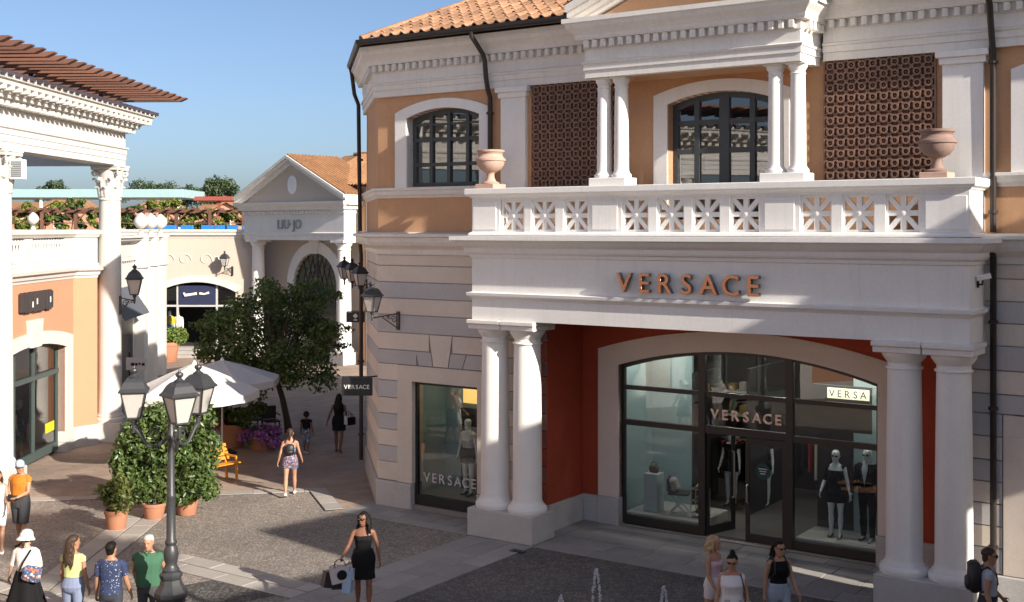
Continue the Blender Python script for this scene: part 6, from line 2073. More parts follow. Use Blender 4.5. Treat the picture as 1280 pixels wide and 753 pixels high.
class Fig:
    """posed figure in local space: x right, y forward, z up; height 1.72 before scaling"""
    def __init__(s, female=False, legs=((0, 0), (0, 0)), arms=((5, 8, 12), (5, 8, 12)), lean=0, head=(0, 0), spread=0.0, bulk=1.0, twist=0):
        s.fem = female; s.bulk = bulk
        s.hw = 0.092 + spread * 0.3
        s.sh = 0.158 if female else 0.180
        s.lean = rot_x(R(-lean)) @ rot_z(R(twist))
        s.pel = Vector((0, 0, 0.93))
        s.leg = []
        for i, sx in ((0, -1), (1, 1)):
            fl, kn = legs[i]
            hip = Vector((sx * 0.088, 0, 0.90))
            dirn = rot_x(R(fl)) @ rot_y(R(-sx * (1.5 + spread * 40))) @ Vector((0, 0, -1))
            knee = hip + dirn * 0.415
            d2 = rot_x(R(fl - kn)) @ rot_y(R(-sx * spread * 10)) @ Vector((0, 0, -1))
            ank = knee + d2 * 0.405
            s.leg.append((hip, knee, ank, fl - kn))
        dz = min(l[2].z for l in s.leg) - 0.075
        s.dz = -dz
        for k in range(2):
            h, kn_, a, q = s.leg[k]
            s.leg[k] = tuple(v + Vector((0, 0, s.dz)) for v in (h, kn_, a)) + (q,)
        s.pel.z += s.dz
        s.arm = []
        for i, sx in ((0, -1), (1, 1)):
            fl, ab, el = arms[i][:3]
            inw = arms[i][3] if len(arms[i]) > 3 else 0
            sh = s.T((sx * s.sh, -0.005, 1.392))
            d = s.lean @ (rot_x(R(fl)) @ rot_y(R(-sx * ab)) @ Vector((0, 0, -1)))
            el_ = sh + d * 0.285
            d2 = s.lean @ (rot_x(R(fl)) @ rot_y(R(-sx * ab)) @ rot_z(R(sx * inw)) @ rot_x(R(el)) @ Vector((0, 0, -1)))
            wr = el_ + d2 * 0.25
            s.arm.append((sh, el_, wr, d2))
        s.neck = s.T((0, -0.01, 1.47))
        s.hc = s.T((0, 0.02, 1.60))
        s.hrot = s.lean @ rot_z(R(-head[0])) @ rot_x(R(head[1]))
    def T(s, p):
        p = Vector(p) + Vector((0, 0, s.dz)) - s.pel
        return s.pel + s.lean @ p
    def torso(s, g=0.0, z0=0.80, z1=1.56):
        b = s.bulk
        if s.fem:
            T = [(.80, .10, .085, 0), (.84, .155, .105, -.01), (.91, .178, .118, -.018), (.98, .165, .108, -.01), (1.06, .132, .092, 0), (1.12, .124, .086, 0), (1.20, .136, .094, .008), (1.27, .148, .112, .02), (1.33, .150, .098, .01), (1.38, .156, .084, 0), (1.415, .135, .068, -.008), (1.445, .088, .057, -.012), (1.485, .053, .053, -.01), (1.56, .048, .05, .0)]
        else:
            T = [(.80, .10, .085, 0), (.84, .150, .10, -.005), (.91, .168, .112, -.01), (.98, .163, .108, 0), (1.06, .156, .104, .006), (1.14, .158, .105, .006), (1.22, .168, .112, .006), (1.30, .178, .116, .004), (1.36, .182, .105, -.004), (1.405, .162, .084, -.01), (1.445, .105, .066, -.014), (1.485, .062, .06, -.012), (1.56, .056, .06, .0)]
        rs = []
        for z, rx, ry, oy in T:
            if z0 - 1e-6 <= z <= z1 + 1e-6:
                k = b if .85 < z < 1.42 else 1
                rs.append([s.T(p) for p in ering((0, oy * b, z), rx * k + g, ry * k + g, 16, e=2.3)])
        return rs
    def limb(s, mb, pts, rads, n=12):
        mb.tube(pts, rads, n)
    def leg_pts(s, i, g=0.0, upto=1.0, flare=0.0):
        h, k, a, q = s.leg[i]
        f = 1.06 if s.fem else 1.0
        base = [(h + Vector((0, 0, .05)), .085 * f), (h.lerp(k, .15), .088 * f), (h.lerp(k, .45), .074 * f), (h.lerp(k, .85), .056), (k, .053), (k.lerp(a, .12), .050), (k.lerp(a, .32), .056), (k.lerp(a, .6), .046), (k.lerp(a, .88), .034), (a, .036)]
        # calf sits behind the shin
        out = []
        nlast = max(2, int(round(upto * (len(base) - 1))) + 1)
        for j, (p, r) in enumerate(base[:nlast]):
            off = Vector((0, -0.012 if 5 <= j <= 7 else 0, 0))
            out.append((p + off, r * s.bulk ** .5 + g + flare * j / 9))
        return out
    def arm_pts(s, i, g=0.0, upto=1.0):
        sh, el, wr, d2 = s.arm[i]
        f = 0.86 if s.fem else 1.0
        inn = Vector((-0.075 if i == 1 else 0.075, 0, -0.015))
        base = [(sh + s.lean @ inn, .040 * f), (sh + s.lean @ (inn * .3), .052 * f), (sh.lerp(el, .08), .053 * f), (sh.lerp(el, .3), .050 * f), (sh.lerp(el, .7), .043 * f), (el, .040 * f), (el.lerp(wr, .25), .042 * f), (el.lerp(wr, .6), .034 * f), (wr, .026 * f)]
        n = max(2, int(round(upto * (len(base) - 1))) + 1)
        return [(p, r + g) for p, r in base[:n]]
    def hand(s, mb, i, curl=35):
        sh, el, wr, d = s.arm[i]
        sx = -1 if i == 0 else 1
        d = d.normalized()
        side = Vector((0, 1, 0)) - d * d.y          # thumb points forward
        if side.length < 0.2: side = Vector((-sx, 0, 0)) - d * (-sx * d.x)
        side.normalize()
        pal = d.cross(side) * sx                      # palm faces the body
        if pal.dot(Vector((-sx, 0, -0.2))) < 0: pal = -pal
        R_ = Matrix((side, pal, d)).transposed()
        k = 0.92 if s.fem else 1.0
        rs = []
        for q, rx, ry in ((0, .024, .018), (.03, .032, .017), (.06, .038, .015), (.09, .037, .013)):
            rs.append([wr + d * q * k + R_ @ p for p in [Vector((math.cos(a) * rx, math.sin(a) * ry, 0)) for a in [2 * PI * t / 10 for t in range(10)]]])
        loft(mb, rs)
        for j, (o, L) in enumerate(((.027, .070), (.009, .080), (-.009, .075), (-.026, .058))):
            b0 = wr + d * .085 * k + side * o
            pts = [b0]; dd = d.copy()
            for seg in range(3):
                dd = (Matrix.Rotation(R(curl * (0.5 + .35 * seg)), 3, pal.cross(d).normalized()) @ dd) if False else (dd * math.cos(R(curl * .6)) + pal * math.sin(R(curl * .6) * (1 + .2 * seg))).normalized()
                pts.append(pts[-1] + dd * L / 3)
            mb.tube(pts, [.0095, .009, .0085, .007], 6)
        t0 = wr + d * .03 * k + side * .026
        mb.tube([t0, t0 + side * .028 + d * .022, t0 + side * .036 + d * .05 + pal * .01, t0 + side * .030 + d * .070 + pal * .018], [.013, .011, .0095, .0075], 6)
    def head_mesh(s, mb, face=True):
        H = [(-.118, .022, .028, .040), (-.108, .042, .046, .030), (-.09, .054, .066, .018), (-.065, .061, .079, .008), (-.04, .066, .086, .003), (-.01, .071, .093, -.002), (.02, .074, .097, -.005), (.05, .075, .099, -.007), (.08, .070, .093, -.010), (.10, .058, .077, -.012), (.115, .038, .052, -.012), (.121, .012, .018, -.012)]
        rs = [[s.hc + s.hrot @ p for p in ering((0, oy, z), rx, ry, 16, e=2.15)] for z, rx, ry, oy in H]
        loft(mb, rs)
        P = lambda x, y, z: s.hc + s.hrot @ Vector((x, y, z))
        if face:
            mb.tube([P(0, .088, .022), P(0, .097, .0), P(0, .108, -.022), P(0, .092, -.032)], [.009, .011, .014, .010], 7)
            mb.tube([P(-.045, .080, .035), P(-.02, .091, .038), P(.02, .091, .038), P(.045, .080, .035)], [.006, .008, .008, .006], 6)
            mb.tube([P(-.022, .082, -.055), P(0, .090, -.054), P(.022, .082, -.055)], [.005, .008, .005], 6)
            mb.tube([P(0, .070, -.095), P(0, .074, -.10)], [.016, .012], 8)
        for sx in (-1, 1):
            mb.tube([P(sx * .072, -.005, .025), P(sx * .083, -.014, .020), P(sx * .084, -.014, -.005), P(sx * .073, -.002, -.030)], [.006, .009, .009, .006], 6)
        mb.tube([s.T((0, -.015, 1.42)), s.neck.lerp(s.hc, .35), P(0, -.012, -.07)], [.055 if s.fem else .062, .048 if s.fem else .055, .05 if s.fem else .056], 12)
    def foot_pts(s, i):
        h, k, a, q = s.leg[i]
        r = rot_x(R(max(-40, min(25, q * 0.6)))) if q < -5 else rot_x(0)
        return a, r
    def body(s, skinmat, parent, face=True, barefoot=True):
        mb = MB()
        loft(mb, s.torso())
        for i in (0, 1):
            pr = s.leg_pts(i); mb.tube([p for p, r in pr], [r for p, r in pr], 12)
            pr = s.arm_pts(i); mb.tube([p for p, r in pr], [r for p, r in pr], 12)
            s.hand(mb, i)
            a, r = s.foot_pts(i)
            mb.tube([a + r @ Vector((0, -.035, -.03)), a + r @ Vector((0, .03, -.035)), a + r @ Vector((0, .11, -.055)), a + r @ Vector((0, .165, -.062))], [.034, .038, .030, .014], 10)
        if s.fem:
            for sx in (-1, 1):
                c = s.T((sx * .068, .085, 1.275)); mb.lathe([(.002, -.055), (.035, -.045), (.055, -.015), (.055, .015), (.035, .045), (.002, .055)], 0, 0, 10)
                o = len(mb.v) - 60; mb.v[o:] = [tuple(c + Vector((x, y * .75, z))) for x, y, z in mb.v[o:]]
        s.head_mesh(mb, face)
        me = remesh(mb, 0.0095, "body", 2)
        me.materials.append(skinmat)
        o = link("body", me, parent)
        if face:
            P = lambda x, y, z: s.hc + s.hrot @ Vector((x, y, z))
            for sx in (-1, 1):
                MB().tube([P(sx * .040, .081, .018), P(sx * .030, .089, .019), P(sx * .020, .088, .018)], [.003, .0075, .003], 6).build("eye", EYEM, parent, 'all')
            MB().tube([P(-.024, .083, -.056), P(0, .0945, -.055), P(.024, .083, -.056)], [.003, .0065, .003], 6).build("mouth", LIPM, parent, 'all')
        return o
    def shoes(s, mat, parent, sole=None):
        for i in (0, 1):
            a, r = s.foot_pts(i)
            m = MB()
            rs = []
            for y, w, z0, h in ((-.068, .022, -.072, .03), (-.055, .036, -.073, .062), (-.01, .040, -.074, .085), (.05, .042, -.075, .062), (.11, .047, -.075, .042), (.165, .040, -.075, .034), (.198, .018, -.072, .024)):
                rs.append([a + r @ Vector((math.cos(t) * w, y, z0 + h / 2 + math.sin(t) * h / 2)) for t in [2 * PI * k / 12 for k in range(12)]])
            loft(m, rs)
            m.build("shoe", mat, parent, 'all')
    def top(s, mat, parent, z0=.96, z1=1.46, sleeve=.42, g=.012, name="shirt", disp=.006, seed=1, sg=None):
        mb = MB(); loft(mb, s.torso(g, z0, z1))
        if sleeve:
            for i in (0, 1):
                pr = s.arm_pts(i, (sg if sg is not None else g * .75), sleeve); mb.tube([p for p, r in pr], [r for p, r in pr], 12)
        if s.fem:
            for sx in (-1, 1):
                c = s.T((sx * .068, .088, 1.275)); mb.lathe([(.002, -.06), (.04, -.05), (.06, -.015), (.06, .015), (.04, .05), (.002, .06)], 0, 0, 10)
                o = len(mb.v) - 60; mb.v[o:] = [tuple(c + Vector((x, y * .8, z))) for x, y, z in mb.v[o:]]
        me = remesh(mb, .0105, name, 1, disp, seed); me.materials.append(mat)
        return link(name, me, parent)
    def trousers(s, mat, parent, upto=1.0, g=.012, name="trousers", z1=1.06, flare=0.0, disp=.007, seed=2):
        mb = MB(); loft(mb, s.torso(g, .80, z1))
        for i in (0, 1):
            pr = s.leg_pts(i, g, upto, flare); mb.tube([p for p, r in pr], [r for p, r in pr], 12)
        me = remesh(mb, .0105, name, 1, disp, seed); me.materials.append(mat)
        return link(name, me, parent)
    def hips(s, z):
        T = [(.55, .15, .09), (.80, .165, .105), (.84, .172, .115), (.91, .180, .122), (.98, .167, .114), (1.06, .134, .092), (1.12, .124, .086)] if s.fem else [(.55, .14, .09), (.84, .155, .105), (.91, .17, .114), (.98, .165, .11), (1.12, .158, .105)]
        return np.interp(z, [t[0] for t in T], [t[1] for t in T]), np.interp(z, [t[0] for t in T], [t[2] for t in T])
    def skirt(s, mat, parent, zt=1.05, zb=.60, wt=.15, wb=.24, name="skirt", pleats=9, amp=.03, n=54, seed=0):
        mb = MB(); v, f = [], []
        m_ = 9
        mid = (s.leg[0][1] + s.leg[1][1]) / 2
        for j in range(m_ + 1):
            u = j / m_
            z = zt + (zb - zt) * u
            w = wt + (wb - wt) * u ** .8
            hx, hy = s.hips(z)
            w = max(w, hx + .034)
            wy = max(w * .72, hy + .026)
            oy = (mid.y) * u * .45
            for k in range(n):
                a = 2 * PI * k / n
                r = 1 + amp / w * u * math.sin(pleats * a + seed + 1.5 * math.sin(2 * a)) 
                v.append(s.T((math.cos(a) * w * r, math.sin(a) * wy * r + oy - .008, z)))
        for j in range(m_):
            for k in range(n):
                q = (k + 1) % n
                f.append((j * n + k, j * n + q, j * n + n + q, j * n + n + k))
        f.append(tuple(range(n)))
        mb.add(v, f)
        return mb.build(name, mat, parent, 'all')
    def hair(s, col, parent, style="short", seed=3):
        P = lambda x, y, z: s.hc + s.hrot @ Vector((x, y, z))
        mb = MB()
        cap = [(.030, .080, .092, -.030), (.055, .083, .100, -.022), (.08, .078, .100, -.018), (.105, .064, .084, -.016), (.125, .040, .056, -.016), (.133, .012, .02, -.016)]
        loft(mb, [[P(p.x, p.y, p.z) for p in ering((0, oy, z), rx, ry, 16)] for z, rx, ry, oy in cap])
        back = [(-.07, .05, .035, -.062), (-.03, .066, .055, -.048), (.02, .078, .07, -.035), (.06, .080, .08, -.03)]
        loft(mb, [[P(p.x, p.y, p.z) for p in ering((0, oy, z), rx, ry, 14)] for z, rx, ry, oy in back])
        r_ = random.Random(seed)
        L = {"short": 0, "bob": .20, "long": .36, "verylong": .46, "curly": .40, "bun": 0, "tied": 0, "afro": .1}[style]
        if L:
            nst = 15
            for k in range(nst):
                a = R(-205 + 230 * k / (nst - 1) - 0) if style == "none" else R(180 + 20 + 140 * (k / (nst - 1)) ) if style in ("long", "verylong") else R(165 + 210 * k / (nst - 1))
                ca, sa = math.cos(a), math.sin(a)
                l = L * r_.uniform(.82, 1.05)
                wav = .018 if style in ("curly", "verylong") else .008
                pts = []
                for q in range(6):
                    u = q / 5
                    rr = .070 + .02 * math.sin(u * 2.2) + (.03 * u if style == "curly" else 0.01 * u)
                    base = P(ca * rr + wav * math.sin(u * 9 + k), sa * (rr + .012) - .02, .055)
                    drop = s.hc + Vector((0, 0, .055)) - Vector((0, 0, l * u))
                    p = Vector((base.x + wav * math.sin(u * 11 + k * 2), base.y + (-.03 * u if sa < 0 else 0), s.hc.z + .055 - l * u))
                    pts.append(p)
                th = .026 if style != "curly" else .032
                mb.tube(pts, [th, th * 1.05, th, th * .95, th * .8, th * .35], 7)
        if style == "bun":
            c = P(0, -.05, .135); mb.lathe([(.003, -.045), (.035, -.035), (.05, 0), (.035, .035), (.003, .045)], 0, 0, 10); o = len(mb.v) - 50; mb.v[o:] = [tuple(c + Vector(q)) for q in mb.v[o:]]
        if style == "tied":
            mb.tube([P(0, -.10, .03), P(0, -.135, -.0), P(0, -.13, -.08), P(0, -.11, -.16)], [.03, .036, .03, .01], 8)
        if style == "afro":
            mb.lathe([(.003, -.13), (.09, -.09), (.13, 0), (.11, .08), (.05, .125), (.003, .135)], 0, 0, 12); o = len(mb.v) - 72; mb.v[o:] = [tuple(P(x, y - .025, z + .04)) for x, y, z in mb.v[o:]]
        me = remesh(mb, .010, "hair", 1, .004, seed, 60); me.materials.append(HAIRS[col])
        return link("hair", me, parent)
    def sunglasses(s, parent):
        P = lambda x, y, z: s.hc + s.hrot @ Vector((x, y, z))
        m = MB()
        for sx in (-1, 1):
            m.tube([P(sx * .012, .101, .016), P(sx * .032, .100, .015), P(sx * .056, .088, .016)], [.010, .020, .013], 8)
            m.tube([P(sx * .060, .085, .022), P(sx * .078, .04, .022), P(sx * .079, -.01, .018)], [.004] * 3, 5)
        m.tube([P(-.014, .103, .022), P(.014, .103, .022)], [.004] * 2, 5)
        return m.build("sunglasses", SUNG, parent, 'all')
    def backpack(s, mat, parent, w=.13, h=.36, d=.13):
        mb = MB()
        mb.cbox(-w, w, -.13 - d, -.105, 0, h, .045)
        mb.cbox(-w * .75, w * .75, -.17 - d, -.12 - d + .03, .03, h * .5, .03)
        mb.v = [tuple(s.T((x, y, z + 1.08))) for x, y, z in mb.v]
        o = mb.build("backpack", mat, parent, 'all')
        for sx in (-1, 1):
            MB().tube([s.T((sx * .10, -.12, 1.40)), s.T((sx * .105, -.02, 1.475)), s.T((sx * .11, .10, 1.38)), s.T((sx * .125, .12, 1.24)), s.T((sx * .15, .0, 1.13)), s.T((sx * .12, -.12, 1.10))], .014, 6).build("strap", mat, o, True)
        return o
def bag_at(parent, p, w, h, d, mat, name="shopping_bag", rz=0.0, handle=True, hmat=None, emblem=None, tilt=0.0):
    """paper carrier hanging from the point p"""
    m = MB()
    m.add([(-w, -d, -h), (w, -d, -h), (w, d, -h), (-w, d, -h), (-w * 1.03, -d * .9, 0), (w * 1.03, -d * .9, 0), (w * 1.03, d * .9, 0), (-w * 1.03, d * .9, 0)],
          [(3, 2, 1, 0), (0, 1, 5, 4), (1, 2, 6, 5), (2, 3, 7, 6), (3, 0, 4, 7), (4, 5, 6, 7)])
    b_ = m.build(name, mat, parent)
    b_.location = Vector(p) - Vector((0, 0, .13))
    b_.rotation_euler = (0, tilt, rz)
    if handle:
        for yy in (-d * .9, d * .9):
            MB().tube([(-w * .5, yy, 0), (-w * .4, yy * .6, .09), (0, 0, .13), (w * .4, yy * .6, .09), (w * .5, yy, 0)], .006, 5).build("handle", hmat or BLACKP, b_, True)
    if emblem:
        mm = MB().lathe([(w * .32, 0), (w * .45, 0), (w * .45, .004), (w * .32, .004)], 0, 0, 16)
        mm.v = [(x, -d - .004 - z, y - h * .5) for x, y, z in mm.v]
        mm.build("round_emblem", emblem, b_)
        MB().box(-w * .12, w * .12, -d - .009, -d - .002, -h * .5 - w * .12, -h * .5 + w * .12).build("emblem_mark", emblem, b_)
    return b_
def person(label, x, y, face_dir, height, fig):
    """face_dir = (dx, dy) the figure faces"""
    rz = math.atan2(face_dir[1], face_dir[0]) - PI / 2
    t = thing("person", label, "person", (x, y, 0.012), rz)
    k = height / 1.725
    t.scale = (k, k, k)
    return t
CL = lambda n, c, **k: M("cloth_" + n, c, 0.85, 0.10, 4, 60, 0.05, 0.25, 160, **k)
WSHOE = M("white_shoe", (0.7, 0.7, 0.68), 0.6, 0.08); BSHOE = M("black_shoe", (0.02, 0.02, 0.02), 0.5, 0.1); BRSHOE = M("brown_shoe", (0.12, 0.06, 0.035), 0.6, 0.1)
BLACKC = CL("black", (0.009, 0.009, 0.010), spec=0.2); 

# 1 woman at the left edge
f = Fig(True, ((14, 4), (-12, 16)), ((20, 8, 25), (-12, 9, 20)))
p = person("woman in white shorts cut by the left edge of the picture", -10.55, 24.6, (0.35, -0.94), 1.68, f)
f.body(SK_TAN, p); f.top(CL("white", (0.72, 0.71, 0.69)), p, .98, 1.43, 0, seed=4); f.trousers(CL("white", (0, 0, 0)), p, .28, .014, "shorts"); f.hair("brown", p, "long"); f.shoes(WSHOE, p)
# 2 man in orange shirt
f = Fig(False, ((6, 3), (-8, 8)), ((18, 6, 62, 30), (14, 8, 58, 35)), head=(-40, -8))
p = person("man in orange t-shirt and pale blue cap holding something before him", -10.2, 24.9, (-0.15, -0.98), 1.80, f)
f.body(SK_TAN, p); sh_ = f.top(CL("orange", (0.527, 0.178, 0.013)), p, .90, 1.455, .36, .020, "t_shirt", .009, 5); f.trousers(CL("charcoal", (0.045, 0.047, 0.052)), p, .45, .028, "shorts", flare=.03); f.shoes(BSHOE, p); f.hair("black", p, "short")
P_ = lambda f, x, y, z: f.hc + f.hrot @ Vector((x, y, z))
m = MB(); loft(m, [[P_(f, q.x, q.y, q.z) for q in ering((0, oy, z), rx, ry, 16)] for z, rx, ry, oy in ((.045, .088, .110, -.012), (.07, .089, .110, -.014), (.10, .080, .098, -.016), (.13, .055, .07, -.016), (.142, .015, .02, -.016))])
m.add([P_(f, sx * w, yy, .048 + dz_) for (w, yy) in ((.075, .07), (.065, .15), (.0, .175)) for sx in (-1, 1) for dz_ in (0, .008)], [(0, 2, 6, 4), (1, 3, 7, 5), (4, 6, 10, 8), (5, 7, 11, 9)])
m.build("cap", CL("pale_blue", (0.40, 0.52, 0.60)), p, True)
m = MB(); m.tube([P_(f, 0, .105, -.25), P_(f, .03, .122, -.27), P_(f, 0, .13, -.30), P_(f, -.03, .135, -.33), P_(f, 0, .135, -.36)], .017, 6); m.build("shirt_print", BLACKC, p, True)
MB().cbox(-.04, .04, .0, .012, -.07, .07, .004).build("phone", BLACKP, p, loc=(f.arm[0][2] + Vector((.10, .09, .01))))
# 3 woman with printed headscarf and black skirt
f = Fig(True, ((10, 3), (-8, 12)), ((8, 22, 14), (14, 6, 95, 35)), head=(0, -10))
p = person("woman with pale patterned hat, white blouse, black skirt and colourful bag, seen from behind", -7.93, 19.6, (0.05, 1.0), 1.68, f)
f.body(SK_LIGHT, p); f.top(CL("white_blouse", (0.70, 0.68, 0.63)), p, .98, 1.46, .62, .024, "blouse", .010, 6); f.skirt(BLACKC, p, 1.07, .52, .15, .31, "skirt", 8, .035); f.shoes(BSHOE, p); f.hair("brown", p, "tied")
m = MB(); loft(m, [[P_(f, q.x, q.y, q.z) for q in ering((0, oy, z), rx, ry, 20)] for z, rx, ry, oy in ((-.03, .150, .165, -.05), (-.015, .152, .168, -.05), (.03, .112, .130, -.03), (.09, .098, .118, -.02), (.13, .075, .09, -.02), (.15, .03, .035, -.02))])
m.build("sun_hat", spots_mat("hat_print", (0.66, 0.68, 0.64), [(0.12, 0.32, 0.33), (0.55, 0.42, 0.28), (0.2, 0.4, 0.38)], 26, .34), p, True)
MB().tube([f.T((.13, -.11, 1.44)), f.T((.02, -.145, 1.25)), f.T((-.10, -.13, 1.02))], .016, 6).build("bag_strap", BLACKC, p, True)
m = MB(); m.cbox(-.15, .15, -.07, .07, -.13, .13, .04); o = m.build("shoulder_bag", spots_mat("bag_print", (0.06, 0.08, 0.14), [(0.65, 0.10, 0.04), (0.75, 0.55, 0.45), (0.10, 0.22, 0.45), (0.6, 0.2, 0.08), (0.06, 0.08, 0.14)], 24, .50), p, 'all'); o.location = f.T((.17, -.17, 1.05)); o.rotation_euler = (0, R(12), R(8))
# 4 woman in lime t-shirt
f = Fig(True, ((5, 2), (-5, 6)), ((4, 9, 22), (2, 8, 10)), head=(35, 0))
p = person("woman in lime yellow t-shirt and blue jeans with long brown hair, seen from behind", -7.02, 19.2, (0.12, 1.0), 1.70, f)
f.body(SK_OLIVE, p); f.top(CL("lime", (0.493, 0.544, 0.230)), p, 1.00, 1.46, .40, .022, "t_shirt", .009, 7); f.trousers(CL("jeans_blue", (0.19, 0.23, 0.34)), p, 1.0, .014, "jeans"); f.hair("brown", p, "verylong", 7); f.shoes(WSHOE, p)
# 5 young man navy print
f = Fig(False, ((4, 2), (-6, 6)), ((5, 9, 14), (4, 11, 16)), bulk=.94, head=(12, 4))
p = person("young man in navy shirt with small white marks, short dark hair, seen from behind", -6.28, 18.8, (-0.05, 1.0), 1.70, f)
f.body(SK_OLIVE, p); f.top(spots_mat("navy_print", (0.020, 0.032, 0.085), [(0.45, 0.46, 0.5), (0.3, 0.33, 0.42), (0.02, 0.032, 0.085)], 30, .20), p, .86, 1.46, .44, .024, "shirt", .008, 8); f.trousers(CL("navy_shorts", (0.03, 0.035, 0.05)), p, .5, .02, "shorts"); f.hair("black", p, "short", 5); f.shoes(BSHOE, p)
# 6 elderly man green polo
f = Fig(False, ((3, 1), (-3, 3)), ((-22, 12, 40, 40), (-22, 12, 40, 40)), bulk=1.06, head=(8, -6))
p = person("elderly white haired man in green polo shirt with his hands behind his back", -5.80, 19.15, (0.12, -1.0), 1.72, f)
f.body(SK_TAN, p); f.top(CL("green_polo", (0.045, 0.135, 0.075)), p, .88, 1.46, .42, .026, "polo_shirt", .008, 9); f.trousers(CL("grey_trousers", (0.06, 0.06, 0.065)), p, 1.0, .010); f.shoes(BRSHOE, p)
o = f.hair("grey", p, "short", 9)
m = MB(); m.tube([f.T((-.055, .055, 1.485)), f.T((0, .10, 1.43)), f.T((.055, .055, 1.485))], .018, 6); m.build("collar", CL("green_polo", (0, 0, 0)), p, True)
# 7 woman in floral romper
f = Fig(True, ((-16, 14), (16, 3)), ((-10, 16, 24), (10, 14, 22)))
p = person("woman in short floral romper with a small black backpack, walking away in sunlight", -5.5, 29.75, (-0.12, 1.0), 1.68, f)
f.body(SK_TAN, p); rm_ = spots_mat("floral_print", (0.05, 0.05, 0.08), [(0.6, 0.16, 0.12), (0.45, 0.45, 0.52), (0.12, 0.22, 0.5), (0.55, 0.36, 0.3), (0.05, 0.05, 0.08)], 46, .46)
f.top(rm_, p, .98, 1.32, 0, .010, "romper_top", .005, 10); f.trousers(rm_, p, .24, .02, "romper_shorts", flare=.06); f.hair("brown", p, "tied", 4); f.shoes(WSHOE, p); f.backpack(M("black_leather", (0.02, 0.02, 0.022), 0.5), p, .11, .28, .09)
# 8 child
f = Fig(False, ((8, 3), (-8, 10)), ((8, 10, 16), (-8, 12, 16)), bulk=.9)
p = person("small child in dark t-shirt with dark curly hair beside the tree trunk", -6.05, 35.3, (0.1, 1.0), 1.22, f)
f.body(SK_DARK, p); f.top(BLACKC, p, .92, 1.455, .40, .02, "t_shirt", .008, 11); f.trousers(spots_mat("child_print", (0.12, 0.15, 0.2), [(0.5, 0.5, 0.55), (0.1, 0.12, 0.2)], 18, .4), p, .6, .024, "shorts"); f.hair("black", p, "afro", 6); f.shoes(WSHOE, p)
# 9 woman in black dress walking away
f = Fig(True, ((10, 4), (-14, 14)), ((-14, 20, 18), (6, 10, 55, 10)))
p = person("woman in short black dress walking away down the alley with a white handbag", -5.12, 35.5, (0.08, 1.0), 1.74, f)
f.body(SK_DARK, p); f.top(BLACKC, p, .98, 1.43, 0, .012, "dress_top", .004, 12); f.skirt(BLACKC, p, 1.08, .66, .142, .20, "dress_skirt", 7, .008); f.hair("black", p, "verylong", 8); f.shoes(BRSHOE, p)
b_ = bag_at(p, f.arm[1][1] + Vector((.07, .0, .10)), .15, .24, .06, M("white_leather", (0.66, 0.64, 0.62), 0.5), "handbag", R(70)); 
bag_at(p, f.arm[1][1] + Vector((.16, -.05, .06)), .13, .22, .05, BLACKC, "shopping_bag", R(50))
# 10 woman in black dress with shopping bags
f = Fig(True, ((10, 4), (-8, 10)), ((-4, 18, 28, 18), (14, 22, 52, -6)), head=(28, 0))
p = person("smiling woman in short black dress carrying several shopping bags, walking towards us", -2.57, 20.75, (0.10, -1.0), 1.72, f)
f.body(SK_DARK, p); f.top(BLACKC, p, .98, 1.33, 0, .012, "dress_top", .003, 13); f.skirt(BLACKC, p, 1.08, .58, .142, .205, "dress_skirt", 7, .006); f.hair("black", p, "curly", 10); f.shoes(BRSHOE, p)
o = f.sunglasses(p); 
for sx in (-1, 1):
    MB().tube([f.T((sx * .085, .07, 1.34)), f.T((sx * .10, .0, 1.455)), f.T((sx * .085, -.08, 1.36))], .008, 5).build("dress_strap", BLACKC, p, True)
hp = f.arm[1][2] + f.arm[1][3] * .07
bag_at(p, hp + Vector((.02, .06, .0)), .19, .26, .07, M("pale_lilac_bag", (0.46, 0.42, 0.44), 0.7, 0.1), "shopping_bag", R(190), emblem=BLACKC, tilt=R(-10))
bag_at(p, hp + Vector((-.13, .02, -.06)), .075, .38, .10, M("light_blue_bag", (0.30, 0.44, 0.62), 0.6, 0.06), "shopping_bag", R(165), tilt=R(4))
bag_at(p, hp + Vector((.12, -.04, -.12)), .17, .26, .08, M("black_bag", (0.03, 0.027, 0.03), 0.4, 0.1), "shopping_bag", R(205), tilt=R(14))
bag_at(p, hp + Vector((.02, -.08, -.14)), .16, .27, .07, M("dark_brown_bag", (0.07, 0.05, 0.045), 0.6, 0.1), "shopping_bag", R(175), tilt=R(-4))
# 11 blonde woman
f = Fig(True, ((6, 2), (-8, 8)), ((8, 12, 50, 30), (4, 9, 30, 10)), head=(-10, 0))
p = person("blonde woman in pale pink crop top and white shorts, turned to the right", 3.23, 19.25, (0.72, -0.55), 1.69, f)
f.body(SK_TAN, p); f.top(CL("pale_pink", (0.66, 0.44, 0.50)), p, 1.06, 1.33, 0, .014, "crop_top", .006, 14); f.trousers(CL("white", (0, 0, 0)), p, .26, .016, "shorts"); f.hair("blonde", p, "bob", 11); f.shoes(WSHOE, p)
